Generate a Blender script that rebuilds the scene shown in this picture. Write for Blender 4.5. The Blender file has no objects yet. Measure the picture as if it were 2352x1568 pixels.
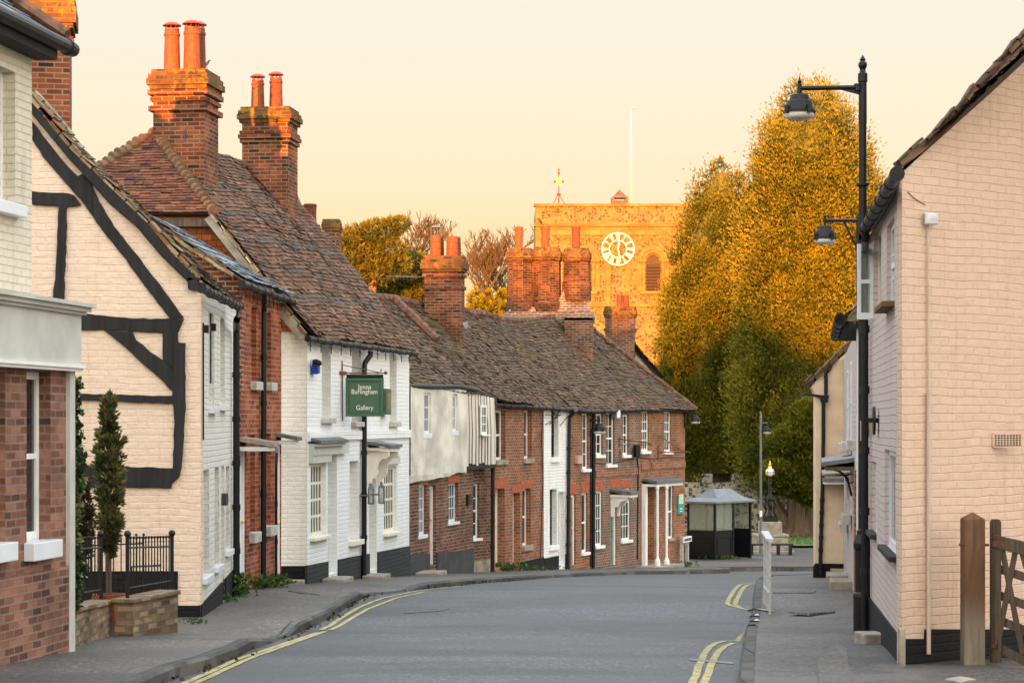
import bpy, bmesh, math, random
import numpy as np
from mathutils import Vector as V, noise as mnoise
random.seed(7); rng = np.random.default_rng(11)
R = math.radians
# ---------------------------------------------------------------- camera model (photo measured on a 2352 x 1568 grid)
F, CX, HY, CZ = 5000.0, 1176.0, 965.0, 6.5
def P(px, py, d):                       # a measured direction at its own distance -> a place in the world
    return V(((px-CX)*d/F, d, CZ+(HY-py)*d/F))
GT = [(-400,1.2),(-60,1.35),(0,1.6),(12,1.83),(19,2.13),(20.8,2.2),(24,2.36),(28,2.53),(33.2,2.62),(36.8,2.76),(40,2.92),(45.4,3.24),
      (53.5,3.71),(60,4.08),(67,4.5),(74,4.80),(78,4.92),(84,5.05),(95,5.25),(104,5.3),(130,5.4),(200,4.0),(420,-2.0)]
GX=[a for a,b in GT]; GY=[b for a,b in GT]
def g(d): return float(np.interp(d,GX,GY))
def gz(y): return CZ-g(y)
def ground(px,py,off=0.0):              # where a measured direction meets the sloping street
    lo,hi=6.0,110.0
    for _ in range(50):
        m=(lo+hi)/2
        if (py-HY)*m/F < g(m)-off: lo=m
        else: hi=m
    d=(lo+hi)/2
    return V(((px-CX)*d/F,d,gz(d)+off))
scene=bpy.context.scene
COL=scene.collection
ORG={}
# ---------------------------------------------------------------- scene graph helpers
def tag(o,label=None,cat=None,group=None,kind=None):
    if label: o['label']=label
    if cat: o['category']=cat
    if group: o['group']=group
    if kind: o['kind']=kind
    return o
def thing(name,label,cat,loc,group=None):
    o=bpy.data.objects.new(name,None); COL.objects.link(o); o.location=loc; o.empty_display_size=.2
    ORG[o]=V(loc); return tag(o,label,cat,group)
def dup(root,delta,label=None):          # copy of a thing with its parts and sub-parts
    def cp(o,par):
        c=o.copy(); COL.objects.link(c); c.parent=par; ORG[c]=ORG[o]+V(delta)
        for ch in [x for x in COL.objects if x.parent==o and x!=c]: cp(ch,c)
        return c
    r=cp(root,None); r.location=root.location+V(delta)
    if label: r['label']=label
    return r
class MB:
    def __init__(s): s.v=[]; s.f=[]; s.a=None; s.smooth=False
    def add(s,vs,fs):
        b=len(s.v); s.v+= [V(x) for x in vs]; s.f+=[tuple(b+i for i in f) for f in fs]; return s
    def quad(s,a,b,c,d): return s.add([a,b,c,d],[(0,1,2,3)])
    def box(s,o,x,y,z):                  # o corner, x y z edge vectors
        o,x,y,z=V(o),V(x),V(y),V(z)
        return s.add([o,o+x,o+x+y,o+y,o+z,o+x+z,o+x+y+z,o+y+z],[(0,3,2,1),(4,5,6,7),(0,1,5,4),(1,2,6,5),(2,3,7,6),(3,0,4,7)])
    def cbox(s,c,sx,sy,sz,rz=0,bev=0):   # centre of bottom
        c=V(c); ex=V((math.cos(rz),math.sin(rz),0)); ey=V((-math.sin(rz),math.cos(rz),0))
        return s.box(c-ex*sx/2-ey*sy/2,ex*sx,ey*sy,V((0,0,sz)))
    def prism(s,poly,ext):
        n=len(poly); ext=V(ext); a=[V(p) for p in poly]; b=[p+ext for p in a]
        return s.add(a+b,[tuple(range(n-1,-1,-1)),tuple(range(n,2*n))]+[(i,(i+1)%n,n+(i+1)%n,n+i) for i in range(n)])
    def tube(s,pts,r,n=8,cap=True):
        pts=[V(p) for p in pts]; rs=r if isinstance(r,(list,tuple)) else [r]*len(pts)
        vs=[];fs=[]; up=None
        for i,p in enumerate(pts):
            t=(pts[min(i+1,len(pts)-1)]-pts[max(i-1,0)]).normalized()
            if up is None: up=V((0,0,1)) if abs(t.z)<.9 else V((1,0,0))
            a=t.cross(up); 
            if a.length<1e-4: a=t.cross(V((0,1,0)))
            a.normalize(); b=a.cross(t).normalized(); up=b
            for k in range(n):
                th=2*math.pi*k/n; vs.append(p+(a*math.cos(th)+b*math.sin(th))*rs[i])
        for i in range(len(pts)-1):
            for k in range(n): fs.append((i*n+k,i*n+(k+1)%n,(i+1)*n+(k+1)%n,(i+1)*n+k))
        if cap: fs+= [tuple(range(n-1,-1,-1)),tuple((len(pts)-1)*n+k for k in range(n))]
        return s.add(vs,fs)
    def lathe(s,c,prof,n=16,ang=0,sx=1,sy=1):
        c=V(c); vs=[];fs=[]
        for r,z in prof:
            for k in range(n):
                th=2*math.pi*k/n+ang; vs.append(c+V((r*sx*math.cos(th),r*sy*math.sin(th),z)))
        m=len(prof)
        for i in range(m-1):
            for k in range(n): fs.append((i*n+k,i*n+(k+1)%n,(i+1)*n+(k+1)%n,(i+1)*n+k))
        if prof[0][0]>1e-4: fs.append(tuple(range(n-1,-1,-1)))
        if prof[-1][0]>1e-4: fs.append(tuple((m-1)*n+k for k in range(n)))
        return s.add(vs,fs)
    def sphere(s,c,r,n=10,m=7,sc=(1,1,1)):
        return s.lathe(c,[(r*math.sin(math.pi*i/m)*1.0+1e-5,-r*math.cos(math.pi*i/m)*sc[2]) for i in range(m+1)],n,0,sc[0],sc[1])
    def build(s,name,mat,parent=None,smooth=False,attrs=None,uv=True,bevel=0,loc=None):
        vs=s.v
        if parent is not None: org=ORG[parent]
        else:
            if loc is None:
                xs=[v.x for v in vs]; ys=[v.y for v in vs]; zs=[v.z for v in vs]
                loc=((min(xs)+max(xs))/2,(min(ys)+max(ys))/2,min(zs))
            org=V(loc)
        me=bpy.data.meshes.new(name); me.from_pydata([tuple(v-org) for v in vs],[],s.f)
        if uv:
            ul=me.uv_layers.new(name='UVMap'); n=len(me.loops); 
            co=np.empty(len(me.vertices)*3); me.vertices.foreach_get('co',co); co=co.reshape(-1,3)+np.array(org)
            nor=np.empty(len(me.polygons)*3); me.polygons.foreach_get('normal',nor); nor=nor.reshape(-1,3)
            lt=np.empty(len(me.polygons),dtype=np.int32); me.polygons.foreach_get('loop_total',lt)
            lv=np.empty(n,dtype=np.int32); me.loops.foreach_get('vertex_index',lv)
            nl=np.repeat(nor,lt,axis=0)
            flat=np.abs(nl[:,2])>.95
            t=np.stack([-nl[:,1],nl[:,0],np.zeros(n)],1); t[flat]=(1,0,0)
            t/=np.maximum(np.linalg.norm(t,axis=1,keepdims=True),1e-6)
            b=np.cross(nl,t); b[flat]=(0,1,0); c=co[lv]
            u=np.stack([(c*t).sum(1),(c*b).sum(1)],1).astype(np.float32)
            ul.data.foreach_set('uv',u.ravel())
        if attrs:
            for k,vals in attrs.items():
                at=me.attributes.new(k,'FLOAT','FACE'); at.data.foreach_set('value',np.array(vals,dtype=np.float32))
        if smooth: me.polygons.foreach_set('use_smooth',[True]*len(me.polygons))
        me.materials.append(mat); me.update()
        o=bpy.data.objects.new(name,me); COL.objects.link(o); ORG[o]=org
        if parent is not None: o.parent=parent
        else: o.location=org
        if bevel:
            md=o.modifiers.new('Bevel','BEVEL'); md.width=bevel; md.segments=2; md.limit_method='ANGLE'
        return o
# ---------------------------------------------------------------- materials
def mat(name):
    m=bpy.data.materials.new(name); m.use_nodes=True; nt=m.node_tree; b=nt.nodes['Principled BSDF']
    return m,nt,b
def N(nt,t,**kw):
    n=nt.nodes.new(t)
    for k,v in kw.items():
        if k in n.inputs: n.inputs[k].default_value=v
        else: setattr(n,k,v)
    return n
def L(nt,a,b): nt.links.new(a,b)
def c4(c): return (c[0],c[1],c[2],1)
def ramp(nt,stops,interp='LINEAR'):
    r=nt.nodes.new('ShaderNodeValToRGB'); r.color_ramp.interpolation=interp
    e=r.color_ramp.elements
    while len(e)<len(stops): e.new(.5)
    for x,(p,c) in zip(e,stops): x.position=p; x.color=c4(c) if len(c)==3 else c
    return r
def mixc(nt,blend,fac,a,b):
    m=nt.nodes.new('ShaderNodeMix'); m.data_type='RGBA'; m.blend_type=blend
    for i,x in ((0,fac),(6,a),(7,b)):
        if hasattr(x,'is_output') : L(nt,x,m.inputs[i])
        elif i==0: m.inputs[0].default_value=x
        else: m.inputs[i].default_value=c4(x)
    return m.outputs[2]
def bump(nt,b,h,strength,dist=.02,prev=None):
    n=N(nt,'ShaderNodeBump',Strength=strength,Distance=dist); L(nt,h,n.inputs['Height'])
    if prev: L(nt,prev,n.inputs['Normal'])
    L(nt,n.outputs[0],b.inputs['Normal']); return n.outputs[0]
def coords(nt,kind='UV'):
    return nt.nodes.new('ShaderNodeTexCoord').outputs[kind]
def noise(nt,vec,scale,detail=4,rough=.6,dist=0):
    n=N(nt,'ShaderNodeTexNoise',Scale=scale,Detail=detail,Roughness=rough,Distortion=dist); L(nt,vec,n.inputs['Vector']); return n.outputs[0]
def wobble(nt,vec,scale,amt):
    n=N(nt,'ShaderNodeTexNoise',Scale=scale,Detail=3); L(nt,vec,n.inputs['Vector'])
    s=nt.nodes.new('ShaderNodeVectorMath'); s.operation='SUBTRACT'; L(nt,n.outputs['Color'],s.inputs[0]); s.inputs[1].default_value=(.5,.5,.5)
    k=nt.nodes.new('ShaderNodeVectorMath'); k.operation='SCALE'; L(nt,s.outputs[0],k.inputs[0]); k.inputs['Scale'].default_value=amt
    a=nt.nodes.new('ShaderNodeVectorMath'); a.operation='ADD'; L(nt,vec,a.inputs[0]); L(nt,k.outputs[0],a.inputs[1]); return a.outputs[0]
def plain(name,col,rough=.6,metal=0,var=.18,scale=3,bmp=0,bscale=40,spec=.4):
    m,nt,b=mat(name); vec=coords(nt,'UV')
    n=noise(nt,vec,scale,5)
    lo=tuple(c*(1-var) for c in col); hi=tuple(min(1,c*(1+var)) for c in col)
    r=ramp(nt,[(.38,lo),(.62,hi)]); L(nt,n,r.inputs[0]); L(nt,r.outputs[0],b.inputs['Base Color'])
    b.inputs['Roughness'].default_value=rough; b.inputs['Metallic'].default_value=metal; b.inputs['Specular IOR Level'].default_value=spec
    if bmp: bump(nt,b,noise(nt,vec,bscale,5,.65),bmp,.01)
    return m
def bricks(name,c1,c2,mortar,bw=.225,rh=.075,ms=.011,bmp=.5,dist=.012,dark=(.08,.05,.04),darkamt=.5,lichen=None,bias=0,grime=.35,mvar=.5):
    m,nt,b=mat(name); uv=coords(nt,'UV'); vec=wobble(nt,uv,2.2,dist)
    br=N(nt,'ShaderNodeTexBrick',Scale=1.0); L(nt,vec,br.inputs['Vector'])
    br.inputs['Brick Width'].default_value=bw; br.inputs['Row Height'].default_value=rh; br.inputs['Mortar Size'].default_value=ms
    br.inputs['Mortar Smooth'].default_value=.25; br.inputs['Bias'].default_value=bias
    br.inputs['Color1'].default_value=(0,0,0,1); br.inputs['Color2'].default_value=(1,1,1,1); br.inputs['Mortar'].default_value=(.5,.5,.5,1)
    mid=tuple((a+d)/2 for a,d in zip(c1,c2))
    r=ramp(nt,[(.0,dark),(.12,tuple(.6*a+.4*d for a,d in zip(c1,dark))),(.3,c1),(.6,mid),(.85,c2),(1,tuple(min(1,x*1.15) for x in c2))])
    L(nt,br.outputs['Color'],r.inputs[0])
    col=mixc(nt,'MIX',br.outputs['Fac'],r.outputs[0],mortar)
    n1=noise(nt,uv,1.1,6,.65); rr=ramp(nt,[(.40,(1-grime,)*3),(.60,(1.08,1.06,1.04))]); L(nt,n1,rr.inputs[0])
    col=mixc(nt,'MULTIPLY',1.0,col,rr.outputs[0])
    n2=noise(nt,uv,22,4,.7); r2=ramp(nt,[(.3,(.72,.7,.68)),(.7,(1.12,1.1,1.08))]); L(nt,n2,r2.inputs[0])
    col=mixc(nt,'MULTIPLY',mvar,col,r2.outputs[0])
    if lichen:
        n3=noise(nt,uv,7,5,.7); r3=ramp(nt,[(lichen[1],(0,0,0)),(lichen[1]+.07,(1,1,1))]); L(nt,n3,r3.inputs[0])
        n4=noise(nt,uv,3,3); r4=ramp(nt,[(.4,lichen[0]),(.6,lichen[2])]); L(nt,n4,r4.inputs[0])
        col=mixc(nt,'MIX',r3.outputs[0],col,r4.outputs[0])
    L(nt,col,b.inputs['Base Color']); b.inputs['Roughness'].default_value=.85; b.inputs['Specular IOR Level'].default_value=.2
    inv=nt.nodes.new('ShaderNodeInvert'); L(nt,br.outputs['Fac'],inv.inputs['Color'])
    p=bump(nt,b,inv.outputs[0],bmp,.012); bump(nt,b,n2,.35,.006,p)
    return m
def painted(name,col,bw=.225,rh=.078,ms=.012,bmp=.8,dist=.03,joint=.9,stain=(.6,.5,.4),samt=.25,lump=.6,thr=.62):
    m,nt,b=mat(name); uv=coords(nt,'UV'); vec=wobble(nt,uv,1.6,dist)
    br=N(nt,'ShaderNodeTexBrick',Scale=1.0); L(nt,vec,br.inputs['Vector'])
    br.inputs['Brick Width'].default_value=bw; br.inputs['Row Height'].default_value=rh; br.inputs['Mortar Size'].default_value=ms
    br.inputs['Mortar Smooth'].default_value=.6
    br.inputs['Color1'].default_value=(.0,.0,.0,1); br.inputs['Color2'].default_value=(1,1,1,1)
    rb=ramp(nt,[(0,tuple(c*.975 for c in col)),(1,tuple(min(1,c*1.02) for c in col))]); L(nt,br.outputs['Color'],rb.inputs[0])
    brk=noise(nt,uv,3.0,4,.6); kr=ramp(nt,[(.44,(.12,.12,.12)),(.66,(1,1,1))]); L(nt,brk,kr.inputs[0])
    jm=nt.nodes.new('ShaderNodeMath'); jm.operation='MULTIPLY'; L(nt,br.outputs['Fac'],jm.inputs[0]); L(nt,kr.outputs[0],jm.inputs[1])
    c=mixc(nt,'MIX',jm.outputs[0],rb.outputs[0],tuple(x*joint for x in col))
    n1=noise(nt,uv,.9,7,.7); r1=ramp(nt,[(thr,(0,0,0)),(thr+.2,(samt,)*3)]); L(nt,n1,r1.inputs[0])
    c=mixc(nt,'MULTIPLY',r1.outputs[0],c,stain)
    n2=noise(nt,uv,9,5,.65); r2=ramp(nt,[(.3,(.92,.92,.92)),(.7,(1.04,1.04,1.04))]); L(nt,n2,r2.inputs[0])
    c=mixc(nt,'MULTIPLY',.7,c,r2.outputs[0])
    mp=N(nt,'ShaderNodeMapping'); L(nt,uv,mp.inputs[0]); mp.inputs['Scale'].default_value=(3.2,.28,1); ns=noise(nt,mp.outputs[0],1.3,7,.72,.3); rs_=ramp(nt,[(.54,(1,1,1)),(.70,tuple(1-(1-x)*.55 for x in stain))]); L(nt,ns,rs_.inputs[0]); c=mixc(nt,'MULTIPLY',.8,c,rs_.outputs[0])
    L(nt,c,b.inputs['Base Color']); b.inputs['Roughness'].default_value=.8; b.inputs['Specular IOR Level'].default_value=.25
    inv=nt.nodes.new('ShaderNodeInvert'); L(nt,br.outputs['Fac'],inv.inputs['Color'])
    p=bump(nt,b,inv.outputs[0],bmp,.02); p=bump(nt,b,n2,lump,.02,p)
    return m
def tiles(name,stops,moss=(.10,.09,.03),mossamt=.0,mscale=1.6,rough=.85,grey=(.088,.076,.066)):
    m,nt,b=mat(name); at=N(nt,'ShaderNodeAttribute'); at.attribute_name='tint'; ag=N(nt,'ShaderNodeAttribute'); ag.attribute_name='grey'
    r=ramp(nt,stops); L(nt,at.outputs['Fac'],r.inputs[0])
    c=mixc(nt,'MIX',ag.outputs['Fac'],r.outputs[0],grey)
    ob=coords(nt,'Object'); n=noise(nt,ob,18,5,.7); rr=ramp(nt,[(.3,(.6,.6,.6)),(.7,(1.2,1.18,1.15))]); L(nt,n,rr.inputs[0])
    c=mixc(nt,'MULTIPLY',.8,c,rr.outputs[0])
    n2=noise(nt,ob,mscale,7,.75); r2=ramp(nt,[(.62-mossamt*.3,(0,0,0)),(.72-mossamt*.2,(.85,)*3)]); L(nt,n2,r2.inputs[0])
    if mossamt>0: c=mixc(nt,'MIX',r2.outputs[0],c,moss)
    n3=noise(nt,ob,45,2); r3=ramp(nt,[(.70,(0,0,0)),(.74,(.45,)*3)]); L(nt,n3,r3.inputs[0]); c=mixc(nt,'MIX',r3.outputs[0],c,(.42,.39,.33))
    L(nt,c,b.inputs['Base Color']); b.inputs['Roughness'].default_value=rough; b.inputs['Specular IOR Level'].default_value=.25
    bump(nt,b,n,.5,.008); return m
def foliage(name,stops,rough=.6,transl=.25):
    m,nt,b=mat(name); at=N(nt,'ShaderNodeAttribute'); at.attribute_name='tint'
    r=ramp(nt,stops); L(nt,at.outputs['Fac'],r.inputs[0]); L(nt,r.outputs[0],b.inputs['Base Color'])
    b.inputs['Roughness'].default_value=rough; b.inputs['Specular IOR Level'].default_value=.2
    if transl:
        tr=nt.nodes.new('ShaderNodeBsdfTranslucent'); L(nt,r.outputs[0],tr.inputs['Color'])
        mx=nt.nodes.new('ShaderNodeMixShader'); mx.inputs[0].default_value=transl
        L(nt,b.outputs[0],mx.inputs[1]); L(nt,tr.outputs[0],mx.inputs[2]); L(nt,mx.outputs[0],nt.nodes['Material Output'].inputs['Surface'])
    return m
def woodm(name,c1,c2,scale=6,rough=.75,axis=2):
    m,nt,b=mat(name); ob=coords(nt,'Object'); mp=N(nt,'ShaderNodeMapping'); L(nt,ob,mp.inputs[0])
    s=[scale*6]*3; s[axis]=scale*.5; mp.inputs['Scale'].default_value=s
    n=noise(nt,mp.outputs[0],1,6,.7,.4); r=ramp(nt,[(.3,c1),(.7,c2)]); L(nt,n,r.inputs[0]); L(nt,r.outputs[0],b.inputs['Base Color'])
    b.inputs['Roughness'].default_value=rough; bump(nt,b,n,.5,.01); return m

M={}
M['white']=plain('white_paint',(.78,.78,.76),.5,var=.06)
M['cream']=plain('cream_paint',(.76,.70,.58),.5,var=.07)
M['upvc']=plain('white_upvc',(.70,.73,.76),.35,var=.04)
M['black']=plain('black_iron',(.007,.007,.008),.42,.0,var=.3,scale=8,bmp=.2,bscale=60,spec=.3)
M['gutter']=plain('gutter_black',(.014,.0135,.013),.5,0,var=.6,scale=5,bmp=.25,bscale=25,spec=.3)
M['greypaint']=plain('grey_paint',(.50,.50,.46),.55,var=.1,scale=2)
M['sage']=plain('sage_paint',(.50,.52,.46),.55,var=.06)
M['stone']=plain('pale_stone',(.27,.235,.18),.85,var=.28,scale=4,bmp=.6,bscale=18)
M['sill']=plain('stone_sill',(.46,.44,.39),.8,var=.2,scale=9,bmp=.4,bscale=30)
M['lead']=plain('lead',(.14,.148,.155),.5,.3,var=.25,scale=6,bmp=.3,bscale=15)
M['galv']=plain('galvanised_steel',(.52,.53,.53),.45,.35,var=.15,scale=14,bmp=.1)
M['timber']=woodm('black_timber',(.002,.002,.002),(.024,.023,.022),2.2,.85)
M['oak']=woodm('weathered_oak',(.05,.032,.02),(.16,.11,.07),4,.8)
M['postwood']=woodm('brown_post',(.055,.025,.010),(.17,.085,.038),3,.75)
M['plinth']=painted('black_plinth',(.008,.008,.0085),joint=.7,bmp=.6,samt=.5,stain=(1.9,1.8,1.7))
M['plinthg']=painted('grey_plinth',(.034,.036,.038),joint=.65,bmp=.7,samt=.5,stain=(1.5,1.4,1.3))
M['terracotta']=plain('terracotta',(.20,.052,.015),.7,var=.25,scale=6,bmp=.2,bscale=20)
M['terracotta_dark']=plain('terracotta_dark',(.15,.036,.013),.75,var=.3,scale=6,bmp=.3,bscale=20)
M['cowl']=plain('cowl_red',(.20,.03,.012),.5,.0,var=.2)
M['brick_orange']=bricks('brick_orange',(.24,.055,.02),(.36,.10,.035),(.42,.38,.31),dark=(.12,.05,.03))
M['brick_cottage']=bricks('brick_cottage',(.29,.058,.020),(.42,.115,.048),(.34,.27,.20),dark=(.14,.04,.02),grime=.3,ms=.0075)
M['brick_shop']=bricks('brick_shop',(.20,.078,.050),(.32,.145,.10),(.24,.19,.15),dark=(.085,.045,.04),grime=.3)
M['brick_chim']=bricks('brick_chimney',(.18,.042,.016),(.29,.072,.026),(.24,.20,.14),dark=(.035,.02,.015),grime=.45,dist=.015)
M['brick_cap']=bricks('brick_lichen_cap',(.12,.045,.016),(.20,.07,.024),(.13,.10,.06),dark=(.035,.022,.014),lichen=((.26,.14,.015),.49,(.07,.06,.03)),grime=.4)
M['brick_old']=bricks('brick_old',(.13,.044,.025),(.24,.085,.042),(.26,.22,.17),dark=(.06,.04,.035),grime=.4,dist=.025)
M['brick_shaft']=bricks('brick_shaft',(.085,.026,.014),(.16,.048,.02),(.17,.13,.085),dark=(.03,.018,.013),grime=.5)
M['brick_mix']=bricks('brick_grey_red',(.13,.105,.09),(.29,.10,.045),(.30,.26,.21),dark=(.085,.082,.08),grime=.25,bw=.17)
M['brick_red']=bricks('brick_red',(.21,.062,.030),(.33,.105,.046),(.29,.235,.17),dark=(.10,.075,.07),grime=.25,bw=.17)
M['brick_end']=bricks('brick_end',(.25,.08,.034),(.36,.125,.055),(.29,.24,.17),dark=(.14,.08,.055),grime=.25,bw=.17)
M['brick_garden']=bricks('brick_garden',(.25,.14,.09),(.40,.27,.17),(.20,.17,.12),dark=(.12,.08,.05),lichen=((.20,.19,.05),.56,(.12,.10,.05)),ms=.014,grime=.4)
M['brick_wall_white']=bricks('brick_washed',(.16,.07,.045),(.26,.12,.08),(.36,.31,.25),dark=(.05,.035,.03),ms=.022,dist=.03)
M['gauged']=plain('gauged_brick_arch',(.33,.085,.032),.8,var=.25,scale=9,bmp=.3)
M['tilehung']=bricks('hung_tiles',(.30,.075,.022),(.45,.125,.038),(.08,.03,.015),bw=.17,rh=.105,ms=.006,dark=(.2,.08,.04),grime=.3)
M['peach']=painted('peach_brick',(.77,.60,.465),bw=.26,rh=.085,dist=.10,joint=.985,stain=(.74,.62,.5),samt=.45,lump=1.0,bmp=.4,thr=.56)
M['pink']=painted('pink_brick',(.61,.435,.33),bw=.235,rh=.0745,ms=.008,dist=.06,joint=.95,bmp=.55,stain=(.66,.54,.40),samt=.75,lump=.7,thr=.60)
M['pinkstreet']=painted('pink_grey_brick',(.52,.43,.41),bw=.235,rh=.0745,ms=.009,dist=.04,joint=.84,bmp=.7,samt=.4)
M['creambrick']=painted('cream_brick',(.68,.62,.49),bw=.23,rh=.0755,dist=.01,joint=.9,ms=.010,bmp=.7,lump=.2)
M['whitebrick']=painted('white_brick',(.80,.80,.78),dist=.04,joint=.97,bmp=.5,samt=.22,stain=(.8,.76,.68))
M['whiteside']=painted('white_render_brick',(.80,.77,.69),dist=.05,joint=.95,bmp=.5,samt=.4,stain=(.86,.79,.68),lump=.8)
M['whitetudor']=painted('offwhite_brick',(.72,.69,.61),dist=.03,joint=.93,bmp=.6,samt=.3)
M['whitecot']=painted('white_cottage_brick',(.80,.80,.78),dist=.02,joint=.88,bmp=.7,samt=.3)
M['render']=plain('rough_render',(.60,.56,.475),.9,var=.24,scale=1.1,bmp=1.0,bscale=14)
M['creamrender']=plain('cream_render',(.70,.54,.37),.85,var=.10,scale=2.5,bmp=.25,bscale=12)
M['boards']=woodm('limewashed_boards',(.50,.45,.37),(.70,.65,.56),3,.8)
M['rendergrey']=plain('grey_render',(.042,.043,.045),.85,var=.3,scale=3,bmp=.3)
M['glass']=plain('dark_glass',(.020,.024,.024),.06,0,var=.5,scale=1.5,spec=.7)
M['glassgreen']=plain('shop_glass',(.035,.055,.045),.12,0,var=.4,scale=2,spec=.5)
M['blind']=plain('window_blind',(.45,.43,.38),.5,var=.1)
M['slate']=tiles('slate',[(0,(.11,.125,.14)),(.5,(.18,.205,.23)),(1,(.25,.275,.30))],mossamt=0,rough=.5)
M['tile_gallery']=tiles('tile_gallery',[(0,(.055,.034,.023)),(.25,(.105,.056,.033)),(.55,(.145,.074,.040)),(.8,(.19,.092,.048)),(1,(.27,.14,.075))],mossamt=.14,moss=(.09,.08,.05))
M['tile_hip']=tiles('tile_hip',[(0,(.04,.025,.028)),(.3,(.105,.044,.028)),(.6,(.17,.064,.034)),(1,(.26,.085,.045))],mossamt=.12,moss=(.30,.16,.07))
M['tile_terrace']=tiles('tile_terrace',[(0,(.050,.034,.024)),(.3,(.082,.053,.035)),(.6,(.112,.068,.042)),(.85,(.145,.080,.047)),(1,(.20,.11,.065))],mossamt=.38,moss=(.095,.076,.028),mscale=1.1)
M['tile_moss']=tiles('tile_mossy',[(0,(.06,.045,.03)),(.5,(.13,.09,.06)),(1,(.22,.13,.08))],mossamt=.5,moss=(.12,.11,.05))
M['tile_verge']=tiles('tile_verge',[(0,(.10,.07,.05)),(.5,(.30,.14,.07)),(1,(.45,.36,.24))],mossamt=.4,moss=(.16,.14,.07))
M['mortarverge']=plain('verge_mortar',(.26,.21,.13),.9,var=.35,scale=8,bmp=.8,bscale=20)
M['ridge']=plain('ridge_tile',(.13,.06,.035),.85,var=.6,scale=5,bmp=.5,bscale=20)
M['green']=plain('green_board',(.050,.105,.058),.4,var=.06)
M['greenframe']=plain('green_frame',(.040,.11,.062),.38,var=.06)
M['letter']=plain('cream_lettering',(.80,.78,.68),.5,var=.03)
M['teal']=plain('teal_sign',(.015,.30,.23),.35,var=.06)
M['bluealarm']=plain('blue_alarm',(.012,.06,.42),.3,var=.1)
M['greendoor']=plain('green_door',(.12,.20,.145),.4,var=.1)
M['bluedoor']=plain('blue_door',(.02,.06,.09),.4,var=.1)
M['pinkdoor']=plain('pink_door',(.42,.20,.17),.5,var=.1)
M['gold']=plain('gilding',(.85,.55,.12),.3,.6,var=.1)
M['clockwhite']=plain('clock_white',(.88,.87,.80),.4,var=.03)
M['bird']=plain('bird_plumage',(.022,.018,.016),.5,var=.4,scale=30)
M['pigeon']=plain('pigeon_plumage',(.10,.11,.13),.6,var=.3,scale=20)
M['leafdark']=None
# ---------------------------------------------------------------- more materials
def road_mat(name,base,patch,spk=.5,big=.35,tint=(.9,.97,1.06)):
    m,nt,b=mat(name); ob=coords(nt,'Object')
    mg=N(nt,'ShaderNodeMapping'); L(nt,ob,mg.inputs[0]); mg.inputs['Scale'].default_value=(1,.35,1)
    n=noise(nt,mg.outputs[0],26,5,.9); r=ramp(nt,[(.36,tuple(c*(1-spk) for c in base)),(.5,base),(.64,tuple(c*(1+spk*1.5) for c in base))]); L(nt,n,r.inputs[0])
    w=N(nt,'ShaderNodeTexVoronoi',Scale=30); L(nt,mg.outputs[0],w.inputs['Vector']); sw=nt.nodes.new('ShaderNodeSeparateColor'); L(nt,w.outputs['Color'],sw.inputs[0]); rw=ramp(nt,[(.0,(.62,.62,.62)),(.6,(1,1,1)),(.93,(1.15,1.15,1.15)),(1,(1.8,1.8,1.75))]); L(nt,sw.outputs[0],rw.inputs[0])
    gc=mixc(nt,'MULTIPLY',1.0,r.outputs[0],rw.outputs[0])
    mp=N(nt,'ShaderNodeMapping'); L(nt,ob,mp.inputs[0]); mp.inputs['Scale'].default_value=(.35,.9,1)
    n2=noise(nt,mp.outputs[0],.55,6,.6,.5); r2=ramp(nt,[(.40,(1-big,)*3),(.5,(1,1,1)),(.60,tuple((1+big*.6)*t for t in tint))]); L(nt,n2,r2.inputs[0])
    c=mixc(nt,'MULTIPLY',1.0,gc,r2.outputs[0])
    n3=noise(nt,ob,.5,2); r3=ramp(nt,[(.55,(0,0,0)),(.57,(.55,)*3)]); L(nt,n3,r3.inputs[0]); c=mixc(nt,'MIX',r3.outputs[0],c,patch)
    n5=noise(nt,ob,1.7,8,.75,1.5); r5=ramp(nt,[(.485,(1,1,1)),(.5,(.45,.45,.45)),(.515,(1,1,1))]); L(nt,n5,r5.inputs[0]); c=mixc(nt,'MULTIPLY',.35,c,r5.outputs[0])
    L(nt,c,b.inputs['Base Color']); b.inputs['Roughness'].default_value=.55; b.inputs['Specular IOR Level'].default_value=.4
    bump(nt,b,n,.5,.006); return m
M['asphalt']=road_mat('asphalt',(.050,.052,.053),(.042,.044,.045),.65,.46)
M['pavement']=road_mat('pavement_tarmac',(.085,.076,.067),(.068,.062,.057),.55,.32,(1.05,1,.95))
M['pavement2']=road_mat('pavement_patched',(.068,.062,.058),(.10,.088,.078),.55,.42,(1.1,1.02,.95))
M['kerb']=bricks('kerb_stone',(.075,.072,.068),(.125,.12,.112),(.03,.03,.03),bw=.9,rh=5,ms=.012,dark=(.10,.10,.10),grime=.35)
M['yellow']=plain('yellow_paint',(.34,.285,.12),.75,var=.35,scale=9,bmp=.2)
M['whiteline']=plain('white_road_paint',(.55,.54,.52),.7,var=.3,scale=9)
M['iron']=bricks('cast_cover',(.17,.17,.165),(.22,.22,.215),(.09,.09,.09),bw=.09,rh=.07,ms=.012,dark=(.15,.15,.15),bmp=.1)
M['soil']=plain('soil',(.06,.045,.03),.95,var=.4,scale=6,bmp=.6)
M['grass']=plain('grass_turf',(.075,.12,.03),.9,var=.5,scale=5,bmp=.8,bscale=60)
M['shade_ridge']=plain('shade_ridge_brown',(.05,.045,.025),.95,var=.5,scale=.3)  # for the unseen ridge added to shade the street
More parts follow.
